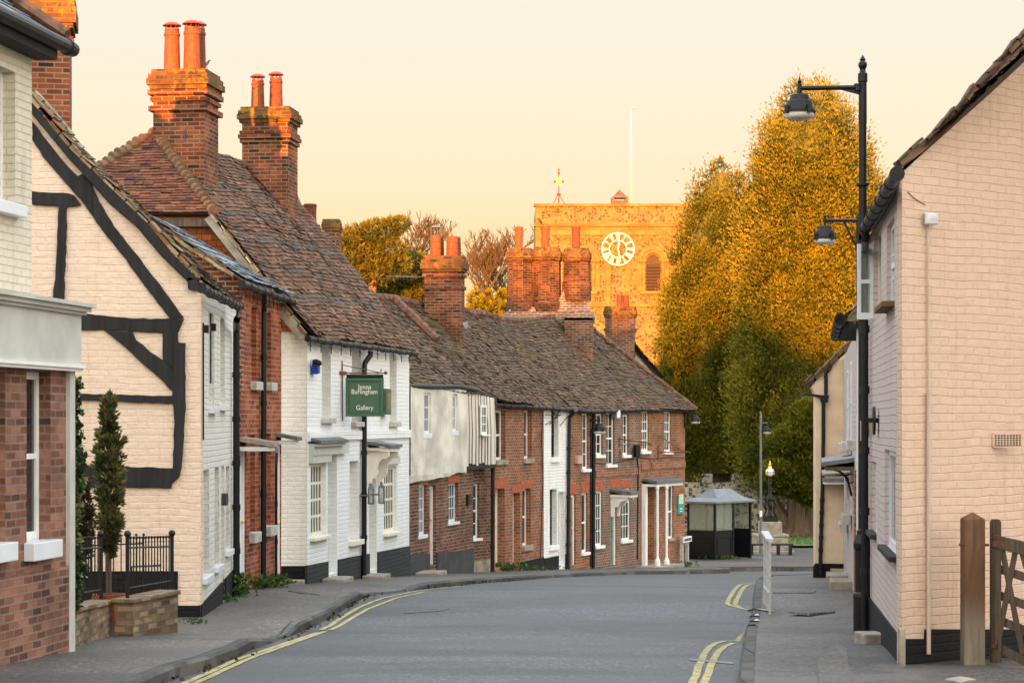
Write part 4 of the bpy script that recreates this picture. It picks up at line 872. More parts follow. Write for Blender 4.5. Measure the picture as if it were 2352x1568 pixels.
# ---- red brick cottage
T=thing('red_cottage','red brick cottage with orange brick arches, between the crooked cottage and the narrow white one','house',P(1190,1306,55))
Wb=Wall((1130,53.3),(1249,57.2))
for a in ((1138,1161,942,1056),(1204,1221.5,942,1053)): Wb.window(T,*a,1,2,rec=.11,fm='cream',sill='stone',sh=.12)
Wb.window(T,1200,1219,1122,1253,1,2,rec=.12,fm='cream',sill='stone',sh=.12)
Wb.door(T,1137,1159,1122,1302,m='cream',fm='cream',rec=.22); Wb.door(T,1178,1194,1132,1306,m='cream',fm='cream',rec=.2)
Wb.build('street_wall',M['brick_red'],T,gz(55)-.6,Wb.z_of(1130,928),Wb.z_of(1249,938))
for a in ((1136,1164,1100,1121),(1198,1222,1101,1121),(1176,1196,1112,1131)): soldier(Wb,T,*a)
Wb.plinth(T,1300,1278,'plinth',1162,1248,gaps=((1177,1195),)); terr_roof(T,1,22)
gutter(Wb,T,1137,929,1252,937,off=.14,r=.055)
# ---- white narrow cottage
T=thing('white_cottage','narrow white painted brick cottage with a black base in the middle of the terrace','house',P(1277,1305,58.2))
Wc=Wall((1249,57.2),(1307,59.1))
Wc.window(T,1266,1283,943,1050,1,2,rec=.12,fm='black',sill='white',sh=.13); Wc.window(T,1263,1279,1123,1252,1,2,rec=.13,fm='black',sill='white',sh=.13)
Wc.door(T,1282.5,1297,1129,1294,m='black',fm='white',rec=.16)
Wc.build('street_wall',M['whitecot'],T,gz(58)-.6,Wc.z_of(1249,938),Wc.z_of(1307,941)); Wc.plinth(T,1282,1270,'plinth',1249,1307,gaps=((1282,1298),))
mb=MB()
for (x0,y0,x1,y1) in ((1253,975,1288,952),(1262,975,1286,945),(1286,978,1307,953)): mb.tube([Wc.at(x0,y0,.02),Wc.at(x1,y1,.25)],.012,5)
mb.tube([Wc.at(1253,952,.1),Wc.at(1288,952,.1)],.012,5); mb.build('iron_stay',M['black'],T); terr_roof(T,2,23)
gutter(Wc,T,1252,937,1313,941,off=.14,r=.055)
q=Wc.at(1304,1303,.07); q.z=gz(q.y); downpipe(T,[Wc.at(1325,943,.2),Wc.at(1318,946,.2),Wc.at(1308.5,958,.08),Wc.at(1307.5,975,.07),q],.05)
# ---- teal-door cottage
T=thing('brick_terrace_house','narrow brick terrace house with a dark teal door, right of the white cottage','house',P(1340,1302,60))
Wd=Wall((1307,59.1),(1366,61.0))
Wd.window(T,1337,1352,949,1077,2,4,rec=.05,fm='white',sill='white'); Wd.window(T,1336,1350,1132,1268,1,2,rec=.05,fm='white',sill='white')
Wd.door(T,1311,1322,1136,1297,m='bluedoor',fm='white',rec=.08)
Wd.build('street_wall',M['brick_red'],T,gz(60)-.6,Wd.z_of(1307,941),Wd.z_of(1366,945)); soldier(Wd,T,1309,1323,1110,1134); soldier(Wd,T,1335,1352,1106,1130); terr_roof(T,3,24)
mb=MB(); Wd.box(mb,Wd.s_of(1320),Wd.s_of(1330),Wd.z_of(1325,1064),Wd.z_of(1325,1046),0,.1); mb.build('meter_box',M['beige'],T); gutter(Wd,T,1312,941,1371,946,off=.14,r=.05)
q=Wd.at(1363,1302,.06); q.z=gz(q.y); downpipe(T,[Wd.at(1365,946,.14),Wd.at(1364,958,.06),q],.05,joints=4)
downpipe(T,[Wd.at(1357.5,990,.03),Wd.at(1357,1300,.03)],.02,'waste_pipe',3)
# ---- grey and red brick house with canopy
T=thing('canopy_house','grey and red chequered brick house with a green door under a white bracketed canopy','house',P(1415,1300,62.5))
We=Wall((1366,61.0),(1471,64.3))
for a in ((1366.5,1385,950,1045),(1430,1444.6,952,1045)): We.window(T,*a,2,4,rec=.05,fm='white',sill='white')
We.window(T,1393,1412,946,1067,2,4,rec=.05,fm='white',sill='white')
We.window(T,1366.5,1384,1127,1253,3,4,rec=.04,fm='white',sill='white',meet=False); We.window(T,1427,1448,1121,1240,3,4,rec=.03,fm='white',sill='white',meet=False)
We.door(T,1402,1416,1148,1297,m='greendoor',fm='white',rec=.07)
We.build('street_wall',M['brick_mix'],T,gz(62)-.6,We.z_of(1366,944),We.z_of(1471,940)); soldier(We,T,1366.5,1388,1104,1126); soldier(We,T,1402,1426,1099,1120); soldier(We,T,1428,1450,1100,1119)
band(We,T,1093,.20,'brick_red',1367,1470); hood(We,T,1400,1421,1121,1139,.66,m='lead',under='white')
terr_roof(T,4,25); gutter(We,T,1371,945,1473,941,off=.14,r=.05)
mb=MB(); a=We.at(1423,1008,.02); mb.tube([a,We.at(1423,1008,.0)+We.n*1.0+V((0,0,-.12))],.02,6); mb.tube([a-V((0,0,.16)),a-V((0,0,.16))+We.n*1.0+V((0,0,.0))],.014,6); mb.tube([a+V((0,0,.05)),We.at(1423,1025,.02)],.02,6)
for k in(-1,0,1): mb.tube([We.at(1424,1030,.02),We.at(1424+k*5,1058,.02)],.008,4)
tag(mb.build('sign_bracket',M['rust']),'empty rusty iron sign bracket on the grey brick house above the canopy','sign bracket')
mb=MB(); WE=We.at(1463,1036,.14); mb.cbox(WE-V((0,0,.18)),.14,.22,.36,.3,); mb.tube([WE,WE-We.n*.16],.02,5); mb.tube([We.at(1463,1048,.03),We.at(1466,1075,.03),We.at(1464.5,1285,.03)],.022,6)
tag(mb.build('floodlight_box',M['black'],bevel=.02),'black box on the terrace wall with a cable running down to the pavement','wall box')  # floodlight box on the wall with its cable
mb=MB(); p=We.at(1416,952,.10); mb.cbox(p-V((0,0,.1)),.12,.3,.22,.4); tag(mb.build('security_light',M['upvc'],bevel=.02),'small white security light under the eaves between terrace windows','light')
# ---- end house
T=thing('end_terrace_house','last terrace house in orange brick with a white door case and slender porch columns','house',P(1525,1298,66))
Wf=Wall((1471,64.3),(1573,67.5))
for a in ((1473,1490,943,1036),(1525.5,1541,945,1037)): Wf.window(T,*a,3,4,rec=.03,fm='white',sill='white')
Wf.window(T,1534,1547,1113,1236,2,2,rec=.04,fm='white',sill='stone')
Wf.door(T,1479,1502,1118,1287,m='white',fm='white',rec=.30,fw=.14)
Wf.build('street_wall',M['brick_end'],T,gz(66)-.8,Wf.z_of(1471,940),Wf.z_of(1573,946)); band(Wf,T,1076,.2,'brick_end',1472,1573); soldier(Wf,T,1534,1548,1094,1112)
mb=MB(); e=Wf.pt(Wf.L,0,0); e2=e-Wf.n*5; mb.quad(V((e.x,e.y,0)),V((e2.x,e2.y,0)),V((e2.x,e2.y,CZ+.3)),V((e.x,e.y,CZ+.3))); mb.build('end_wall',M['brick_end'],T)
h=hood(Wf,T,1474,1538,1096,1113,.50,m='lead',under='white',brk=False)
mb=MB(); Wf.box(mb,Wf.s_of(1474),Wf.s_of(1479),gz(65.2),Wf.z_of(1476,1112),0,.12); mb.build('pilaster',M['white'],T)
for px in (1510,1531):
    q=Wf.at(px,1290,.45); zt=Wf.z_of(px,1111); q.z=gz(q.y)+.03; mb=MB(); hh=zt-q.z
    mb.lathe(q,[(.085,0),(.085,.16),(.045,.24),(.036,.3),(.036,hh-.12),(.055,hh-.1),(.055,hh)],10); mb.build('porch_column',M['white'],T,smooth=False)
mb=MB(); q=Wf.at(1515,1293,.35); mb.cbox(V((q.x,q.y,gz(q.y)-.05)),2.0,.8,.12,rz=math.atan2(Wf.t.y,Wf.t.x)); mb.build('doorstep',M['stone'],T,bevel=.02)
rf=terr_roof(T,5,26); gutter(Wf,T,1474,941,1596,943,off=.14,r=.05)
B_=V((2*RI[6].x-EA[6].x,2*RI[6].y-EA[6].y,EA[6].z)); roof_patch([(0,EA[6]),(1,RI[6])],[(0,B_),(1,RI[6]+V((.01,0,0)))],M['tile_terrace'],'hip_roof',T,seed=31,gauge=.12)
ridge_line([EA[6],RI[6]],rf,'hip_tile',.09,'ridge',.3)
for (x0,x1,yb) in ((1158,1296,790),):
    # clustered chimney: long corbelled base carrying three octagonal shafts
    d=65.0; c,o,ex,ey,w,z1=stack(T,1160,1362,716,800,d,.9,rz=-.05,caph=.22,capout=.06,cap='brick_wall_white',m='brick_wall_white')
mb=MB(); mb.prism([P(1166,716,d+.1),P(1356,716,d+.1),P(1354,690,d+.2),P(1330,664,d+.3),P(1296,664,d+.3),P(1280,694,d+.2),P(1240,706,d+.2),P(1180,700,d+.2)],V((0,.5,0))); mb.build('shoulder',M['brick_wall_white'],c)
mb=MB(); mb.prism([P(1205,716,d+.3),P(1250,716,d+.3),P(1246,584,d+.3),P(1209,584,d+.3)],V((0,.4,0))); mb.build('link_wall',M['brick_shaft'],c)
for (x0,x1,yt,yb,px,pw,pt) in ((1168,1222,570,716,1192,18,521),(1226,1285,568,716,1253,19,520),(1297,1352,570,668,1323,19,520)):
    q=P((x0+x1)/2,yb,d+.45); r=(x1-x0)/2*d/F*1.17; h=(yb-yt)*d/F; mb=MB()
    mb.lathe(q,[(r*1.08,-.3),(r*1.08,.25),(r,.3),(r*.97,h-.42),(r*1.06,h-.40),(r*1.06,h-.3)],8,.2); mb.build('shaft',M['brick_shaft'],c)
    mb=MB(); mb.lathe(q,[(r*1.12,h-.3),(r*1.12,h-.14),(r*1.0,h-.12),(r*.9,h),(.01,h)],8,.2); mb.build('cap',M['brick_cap'],c)
    pot(c,px,pt,yt,d+.45,pw,flare=1.0,m='terracotta' if px<1300 else 'terracotta_dark',n=14)
bird('blackbird','black bird perched on the rim of an orange pot beside the church tower','bird',P(1243,521,65.4),.32,'bird',-1)
mb=MB()
stk,o,ex,ey,w,z1=stack(T,1297,1362,730,840,64.4,.6,caph=.0,capout=.0,name='chimney',m='brick_old')
mb=MB(); mb.tube([Wf.at(1471,1050,.03),Wf.at(1500,1053,.03),Wf.at(1540,1049,.03),Wf.at(1573,1050,.03)],.012,5); mb.tube([Wf.at(1490,1052,.03),Wf.at(1500,1080,.04)],.008,4); mb.build('cable',M['black'],T)
TE=[o for o in COL.objects if o.name=='canopy_house'][0]; mb=MB(); mb.tube([We.at(1368,1062,.03),We.at(1385,1064,.03),We.at(1420,1060,.03),We.at(1471,1050,.03)],.012,5); mb.build('cable',M['black'],TE)
TR=[o for o in COL.objects if o.name=='red_cottage'][0]; mb=MB(); mb.tube([Wb.at(1247,945,.03),Wb.at(1244,1010,.03),Wb.at(1247,1100,.03),Wb.at(1244,1200,.03),Wb.at(1241,1290,.03)],.012,5); mb.build('cable',M['black'],TR)
# ---- brackets, signs and lamps along the terrace
mb=MB(); a=Wf.at(1512,1038,.02); mb.tube([Wf.at(1512,1022,.02),Wf.at(1512,1056,.02)],.018,6); e=a+Wf.n*1.05+V((0,0,.0)); mb.tube([a,e],.018,6); mb.tube([Wf.at(1511,1002,.02),e+V((0,0,.02))-Wf.n*.2],.012,6); mb.tube([Wf.at(1517,1000,.02),e-Wf.n*.25],.012,6)
for k in range(2):
    cc=a+Wf.n*(.22+.28*k)+V((0,0,.08)); mb.tube([cc+Wf.n*(.07*math.cos(t)*(1-t/14))+V((0,0,.07*math.sin(t)*(1-t/14))) for t in [i*.6 for i in range(16)]],.008,4)
tag(mb.build('sign_bracket',M['rust']),'empty scrolled iron sign bracket on the orange brick end house','sign bracket')
S=thing('estate_agent_sign','tall narrow teal sign with white lettering on the end house wall','sign',Wf.at(1561,1179,0))
u0,u1=Wf.s_of(1554.5),Wf.s_of(1567); z0,z1=Wf.z_of(1561,1179),Wf.z_of(1561,1137); mb=MB(); Wf.box(mb,u0,u1,z0,z1,.0,.05); bd=mb.build('board',M['teal'],S)
ww=u1-u0; cpt=lambda z: Wf.pt((u0+u1)/2,z,.055)
for t,zz,sz in (('SANSOME',.80,.20),('&GEORGE',.62,.20),('ESTATE AGENTS',.25,.075),('01635',.12,.07)):
    if t in('ESTATE AGENTS','01635'): 
        mb=MB(); z=z0+(z1-z0)*zz; Wf.box(mb,u0+ww*.28,u1-ww*.28,z,z+.025,.05,.055); mb.build('small_print',M['letter'],bd); continue
    text(t,sz*1.05,cpt(z0+(z1-z0)*zz),Wf.t,(0,0,1),M['letter'],bd,width=ww*.78,bold=.003)
mb=MB(); z=z0+(z1-z0)*.55; Wf.box(mb,u0+ww*.12,u1-ww*.12,z,z+.03,.05,.055); mb.build('underline',M['letter'],bd)
S=thing('street_name_sign','low white street name sign on two grey posts at the corner by the bus shelter','sign',ground(1578,1301))
c=ground(1575,1301); dd=c.y; sx=.26; A=P(1571,1246,dd); Bq=P(1589,1243,dd+.9)
t=(Bq-A); t.z=0; tl=t.length; t.normalize(); nn=V((t.y,-t.x,0)); mb=MB(); hh=12.5*dd/F
mb.box(A,t*tl,-nn*.04,V((0,0,hh))); bd=mb.build('plate',M['white'],S); text('GEORGE STREET',hh*.62,A+t*tl*.5+V((0,0,hh*.27))+nn*.004,t,(0,0,1),M['black'],bd,width=tl*.88,bold=.002)
for k in (.12,.82):
    mb=MB(); q=A+t*tl*k-nn*.07; mb.box(V((q.x,q.y,gz(q.y)-.1)),t*.09,-nn*.09,V((0,0,A.z+hh*1.02-gz(q.y)+.1))); mb.build('post',M['galv'],S)
# ================================================================ STREET LAMPS
def lamp_head(root,c,r,glass='bowl'):
    """c: centre of the rim; r: rim radius"""
    mb=MB(); mb.lathe(c,[(r*1.0,-.02*r),(r*1.12,-.02*r),(r*1.12,.1*r),(r*1.0,.14*r),(r*.86,.72*r),(r*.80,.76*r),(r*.70,.78*r),(r*.62,1.14*r),(r*.52,1.2*r),(r*.1,1.25*r),(r*.1,1.42*r),(r*.16,1.44*r),(r*.16,1.9*r),(r*.09,1.95*r),(r*.16,2.08*r),(r*.08,2.2*r),(r*.001,2.5*r)],20)
    for i in range(4):
        t=i*math.pi/2+.5; e=V((math.cos(t)*r*1.1,math.sin(t)*r*1.1,.05*r)); mb.box(c+e-V((.02,.02,.03)),(.04,0,0),(0,.04,0),(0,0,.09))
    h=mb.build('lamp_head',M['black'],root,smooth=False)
    mb=MB(); mb.lathe(c,[(r*.98,0),(r*.99,-.28*r),(r*.9,-.42*r),(r*.6,-.52*r),(.001,-.55*r)],20); mb.build('lamp_bowl',M[glass],h,smooth=True)
LABG='black bracket street lamps'
d=24.8; base=V((P(1981.5,0,d).x,d,gz(d)))
T=thing('street_lamp','tall black street lamp post with a ball finial beside the pink house','street lamp',base,LABG)
zt=lambda y:CZ+(HY-y)*d/F
mb=MB(); x0=P(1981.5,0,d).x; c=V((x0,d,0)); rr=9.2*d/F
b0=base.z; prof=[(rr*2.35,b0),(rr*2.35,zt(1372)),(rr*2.5,zt(1370)),(rr*2.3,zt(1362)),(rr*1.95,zt(1358)),(rr*1.95,zt(1262)),(rr*2.3,zt(1258)),(rr*2.35,zt(1246)),(rr*1.75,zt(1232)),(rr*1.5,zt(1226)),(rr*1.5,zt(1218)),(rr*1.15,zt(1214)),(rr*1.1,zt(850)),(rr*1.0,zt(430)),(rr*1.6,zt(426)),(rr*1.6,zt(421)),(rr*.95,zt(419)),(rr*.95,zt(285)),(rr*1.05,zt(284)),(rr*1.0,zt(190)),(rr*1.2,zt(188)),(rr*1.2,zt(170)),(rr*.8,zt(166)),(rr*.7,zt(160)),(rr*1.1,zt(152)),(rr*1.1,zt(146)),(rr*.6,zt(140)),(rr*.75,zt(137)),(rr*.001,zt(126))]
mb.lathe(c,prof,20); post=mb.build('post',M['black'],T,smooth=False)
mb=MB(); hd=P(1836.5,252,d); mb.tube([V((x0,d,zt(201))),V((hd.x,d,zt(203)))],.028,8); mb.prism([V((x0,d-.01,zt(204))),V((x0-.28,d-.01,zt(205))),V((x0,d-.01,zt(220)))],V((0,.02,0))); mb.lathe(V((x0-.05,d,zt(201)))+V((0,0,-.04)),[(.05,0),(.05,.08)],8); mb.tube([V((hd.x,d,zt(203))),V((hd.x,d,zt(215)))],.03,8); mb.build('arm',M['black'],T)
lamp_head(T,P(1836.5,258,d),34*d/F)
def lamp_bracket(label,px,y,r_px,d,wallpt,drop=.45):
    c=P(px,y,d); r=r_px*d/F; T=thing('street_lamp',label,'street lamp',wallpt,LABG); lamp_head(T,c,r)
    mb=MB(); top=c+V((0,0,1.7*r)); w=V(wallpt); mb.tube([top,V((w.x,w.y,top.z))],.022,8); mb.tube([V((w.x,w.y,top.z+.06)),V((w.x,w.y,top.z-drop))],.028,8); mb.tube([V((w.x,w.y,top.z-.4)),top.lerp(V((w.x,w.y,top.z)),.55)],.014,6); mb.build('arm',M['black'],T)
# ================================================================ CHURCH
T=thing('church_tower','golden flint church tower with clock, louvred belfry window, flagpole and weathervane','church',P(1420,1225,122))
D=118.0; s=D/F; q=lambda x,y,o=0: P(x,y,D)+V((0,-o,0))
def fbox(mb,x0,x1,y0,y1,o0,o1): a=P(x0,y1,D); b=P(x1,y0,D); mb.box(V((a.x,D-o1,a.z)),(b.x-a.x,0,0),(0,o1-o0,0),(0,0,b.z-a.z))
mb=MB(); fbox(mb,1230,1612,518,1240,-9,0); mb.build('tower_wall',M['flint_tower'],T)
mb=MB(); fbox(mb,1230,1612,474,513,-.4,.0); mb.box(V((P(1230,0,D).x,D+.4,P(0,518,D).z)),(.5,0,0),(0,8.6,0),(0,0,44*s)); mb.box(V((P(1612,0,D).x-.5,D+.4,P(0,518,D).z)),(.5,0,0),(0,8.6,0),(0,0,44*s)); mb.build('parapet',M['flint_tower'],T)
mb=MB(); fbox(mb,1226,1616,468,474,-.45,.10); fbox(mb,1226,1616,512,520,-.5,.14); fbox(mb,1230,1610,698,704,0,.12); fbox(mb,1230,1244,474,512,0,.02); fbox(mb,1230,1242,520,698,0,.03)
fbox(mb,1530,1612,560,566,0,.03)
for x in (1250,1391,1436,1545): fbox(mb,x,x+11,520 if x in(1250,1545) else 600,698,0,.06)
for x in range(1272,1394,18): 
    for k in range(6):
        a0=math.pi*k/6; a1=math.pi*(k+1)/6; cx=x+9; pts=[(cx-9*math.cos(a0),552-9*math.sin(a0)),(cx-9*math.cos(a1),552-9*math.sin(a1)),(cx-6*math.cos(a1),552-6*math.sin(a1)),(cx-6*math.cos(a0),552-6*math.sin(a0))]
        mb.prism([q(*p,.06) for p in pts],V((0,.06,0)))
    fbox(mb,x-2,x+2,552,560,0,.08)
for x in range(1450,1560,18):
    for k in range(6):
        a0=math.pi*k/6; a1=math.pi*(k+1)/6; cx=x+9; pts=[(cx-9*math.cos(a0),552-9*math.sin(a0)),(cx-9*math.cos(a1),552-9*math.sin(a1)),(cx-6*math.cos(a1),552-6*math.sin(a1)),(cx-6*math.cos(a0),552-6*math.sin(a0))]
        mb.prism([q(*p,.06) for p in pts],V((0,.06,0)))
    fbox(mb,x-2,x+2,552,560,0,.08)
fbox(mb,1250,1560,522,540,0,.05); mb.build('stone_dressing',M['ashlar'],T)
def arch_ring(mb,cx,cy,r0,r1,o,n=14,o0=0):
    for k in range(n):
        a0=math.pi*k/n; a1=math.pi*(k+1)/n; mb.prism([q(cx-r0*math.cos(a0),cy-r0*math.sin(a0),o),q(cx-r1*math.cos(a0),cy-r1*math.sin(a0),o),q(cx-r1*math.cos(a1),cy-r1*math.sin(a1),o),q(cx-r0*math.cos(a1),cy-r0*math.sin(a1),o)],V((0,o-o0,0)))
for cx in (1341,1500):
    mb=MB(); arch_ring(mb,cx,600,26,36,.10); arch_ring(mb,cx,600,19,25,.20); arch_ring(mb,cx,600,15,18,.06); fbox(mb,cx-36,cx-26,600,669,0,.08); fbox(mb,cx+26,cx+36,600,669,0,.08); fbox(mb,cx-25,cx-19,600,669,0,.16); fbox(mb,cx+19,cx+25,600,669,0,.16); fbox(mb,cx-37,cx-17,597,602,0,.22); fbox(mb,cx+17,cx+37,597,602,0,.22); fbox(mb,cx-30,cx+30,669,675,0,.22); w=mb.build('belfry_window',M['ashlar'],T)
    mb=MB(); fbox(mb,cx-16,cx+16,600,669,.0,.02)
    mb.prism([q(cx-16*math.cos(math.pi*k/10),600-16*math.sin(math.pi*k/10),.02) for k in range(11)],V((0,.02,0)))
    for k in range(9): y=607+k*7.2; mb.prism([q(cx-16,y,.03),q(cx+16,y,.03),q(cx+16,y+5.2,.16),q(cx-16,y+5.2,.16)],V((0,0,-.03)))
    mb.build('louvres',M['louvre'],w)
# clock
C=P(1419,572.5,D)+V((0,-.16,0)); R_=38*s
mb=MB()
def cp(r,a,o=0): return C+V((r*R_*math.sin(a),-o,r*R_*math.cos(a)))
def ringm(mb,r0,r1,n=60,o=.04):
    for k in range(n):
        a,b=2*math.pi*k/n,2*math.pi*(k+1)/n; mb.prism([cp(r0,a,o),cp(r1,a,o),cp(r1,b,o),cp(r0,b,o)],V((0,.06,0)))
ringm(mb,.94,1.0); ringm(mb,.50,.54); ck=mb.build('clock',M['clockwhite'],T)
mb=MB(); ringm(mb,.0,.53,40,-.03); mb.build('dial_centre',M['flint_tower'],ck)
ROM=['XII','I','II','III','IIII','V','VI','VII','VIII','IX','X','XI']
for i,rn in enumerate(ROM):
    A=2*math.pi*i/12; mb=MB(); wd={'I':.062,'V':.115,'X':.115}; tot=sum(wd[c] for c in rn); x=-tot/2
    rad=lambda xx,r: (r,A+xx/ .74)
    for ch in rn:
        w=wd[ch]; x0=x+w*.10; x1=x+w*.90
        def bar(xa,xb,t,r0=.55,r1=.93):
            mb.prism([cp(r0,A+(xa-t)/.74,.05),cp(r0,A+(xa+t)/.74,.05),cp(r1,A+(xb+t)/.74,.05),cp(r1,A+(xb-t)/.74,.05)],V((0,.04,0)))
        if ch=='I': bar((x0+x1)/2,(x0+x1)/2,.019)
        elif ch=='V': bar((x0+x1)/2,x0,.017); bar((x0+x1)/2,x1,.010)
        else: bar(x0,x1,.017); bar(x1,x0,.010)
        x+=w
    mb.build('numeral',M['clockwhite'],ck)
for nm,A,l,w,o in (('minute_hand',2.93,.86,.03,.10),('hour_hand',.12,.52,.045,.075)):
    mb=MB(); mb.prism([cp(.12,A+math.pi,o),cp(.10,A-1.2*w*8,o),cp(l*.7,A-w*1.6,o),cp(l,A,o),cp(l*.7,A+w*1.6,o),cp(.10,A+1.2*w*8,o)],V((0,.02,0))); mb.build(nm,M['clockwhite'],ck)
# cupola
mb=MB(); cc=P(1423,468,D+2.5); ss=(D+2.5)/F
for ix in(-1,1):
    for iy in(-1,1): mb.cbox(cc+V((ix*16*ss,iy*16*ss,-.3)),.16,.16,14*ss+.3)
mb.cbox(cc+V((0,0,-.4)),26*ss,26*ss,.55); cu=mb.build('bell_cupola',M['oak'],T)
mb=MB(); mb.lathe(cc+V((0,0,12*ss)),[(24*ss*1.414*.72,0),(22*ss*1.414*.72,.05),(.02,21*ss)],4,math.pi/4); mb.build('cupola_roof',M['brick_old'],cu)
mb=MB(); fp=P(1449.5,474,D+3); mb.tube([fp+V((0,0,-.5)),P(1449.5,250,D+3)],[.05,.035],10); mb.lathe(P(1449.5,250,D+3),[(.16,0),(.16,.05),(.001,.07)],10); mb.build('flagpole',M['cream'],T,smooth=True)
wv=P(1283.5,470,D+2); mb=MB(); zz=lambda y:P(0,y,D+2).z; X0=wv.x; Y0=D+2
mb.tube([V((X0,Y0,zz(474))),V((X0,Y0,zz(388)))],[.05,.025],6)
for k in(-1,1): mb.tube([V((X0+k*15*s,Y0,zz(471))),V((X0,Y0,zz(444)))],.025,5)
mb.sphere(V((X0,Y0,zz(398))),.07); mb.sphere(V((X0,Y0,zz(446))),.12,sc=(1,1,.6)); mb.lathe(V((X0,Y0,zz(396))),[(.0,0),(.05,.1),(.03,.2),(.001,.25)],6)
for k in(-1,1): mb.tube([V((X0,Y0,zz(418))),V((X0+k*9*s,Y0,zz(417)))],.025,5); mb.sphere(V((X0+k*9*s,Y0,zz(417))),.07)
mb.build('weathervane',M['rust'],T)
mb=MB(); mb.prism([V((X0-5*s,Y0,zz(423))),V((X0-6*s,Y0,zz(408))),V((X0+5*s,Y0,zz(407))),V((X0+6*s,Y0,zz(422))),V((X0,Y0,zz(429)))],V((0,.03,0))); mb.build('vane',M['gold'],T)
# gabled half timbered house behind the terrace end
T=thing('gabled_house','white gabled house with dark barge boards behind the terrace end, below the tower','house',P(1470,1290,75))
D2=74.0; p=lambda x,y,o=0:P(x,y,D2)+V((0,-o,0))
mb=MB(); mb.prism([p(1386,1290),p(1386,900),p(1444,786),p(1516,862),p(1516,1290)],V((0,4,0))); mb.build('gable_wall',M['creamrender'],T)
mb=MB()
for a,b,c,d_ in (((1444,776),(1520,868),(1514,874),(1444,790)),((1444,776),(1382,900),(1390,902),(1444,790))): mb.prism([p(*a,.12),p(*b,.12),p(*c,.12),p(*d_,.12)],V((0,.1,0)))
mb.prism([p(1440,800,.03),p(1450,800,.03),p(1450,900,.03),p(1440,900,.03)],V((0,.06,0))); mb.build('barge_board',M['timber'],T)
ap=p(1444,772,.3); roof_patch([(0,p(1526,870,.3)),(1,ap)],[(0,p(1526,870)+V((0,4,0))),(1,ap+V((0,4.3,0)))],M['tile_terrace'],'roof',T,seed=41,gauge=.14,tw=.22)
roof_patch([(0,p(1376,905,.3)),(1,ap)],[(0,p(1376,905)+V((0,4,0))),(1,ap+V((0,4.3,0)))],M['tile_terrace'],'roof',T,seed=42,gauge=.14,tw=.22)
c,o,ex,ey,w,z1=stack(T,1390,1457,703,830,73.5,.8,rz=-.1,caph=.3,capout=.07,courses=((.55,.05,.1),),m='brick_old')
pot(c,1423,677,704,73.9,14,m='terracotta_dark',flare=1); pot(c,1438,678,705,73.9,14,m='terracotta_dark',flare=1)
bird('pigeon','grey pigeon sitting on a short pot of the chimney below the clock','bird',P(1423,678,73.9),.30,'pigeon',1)
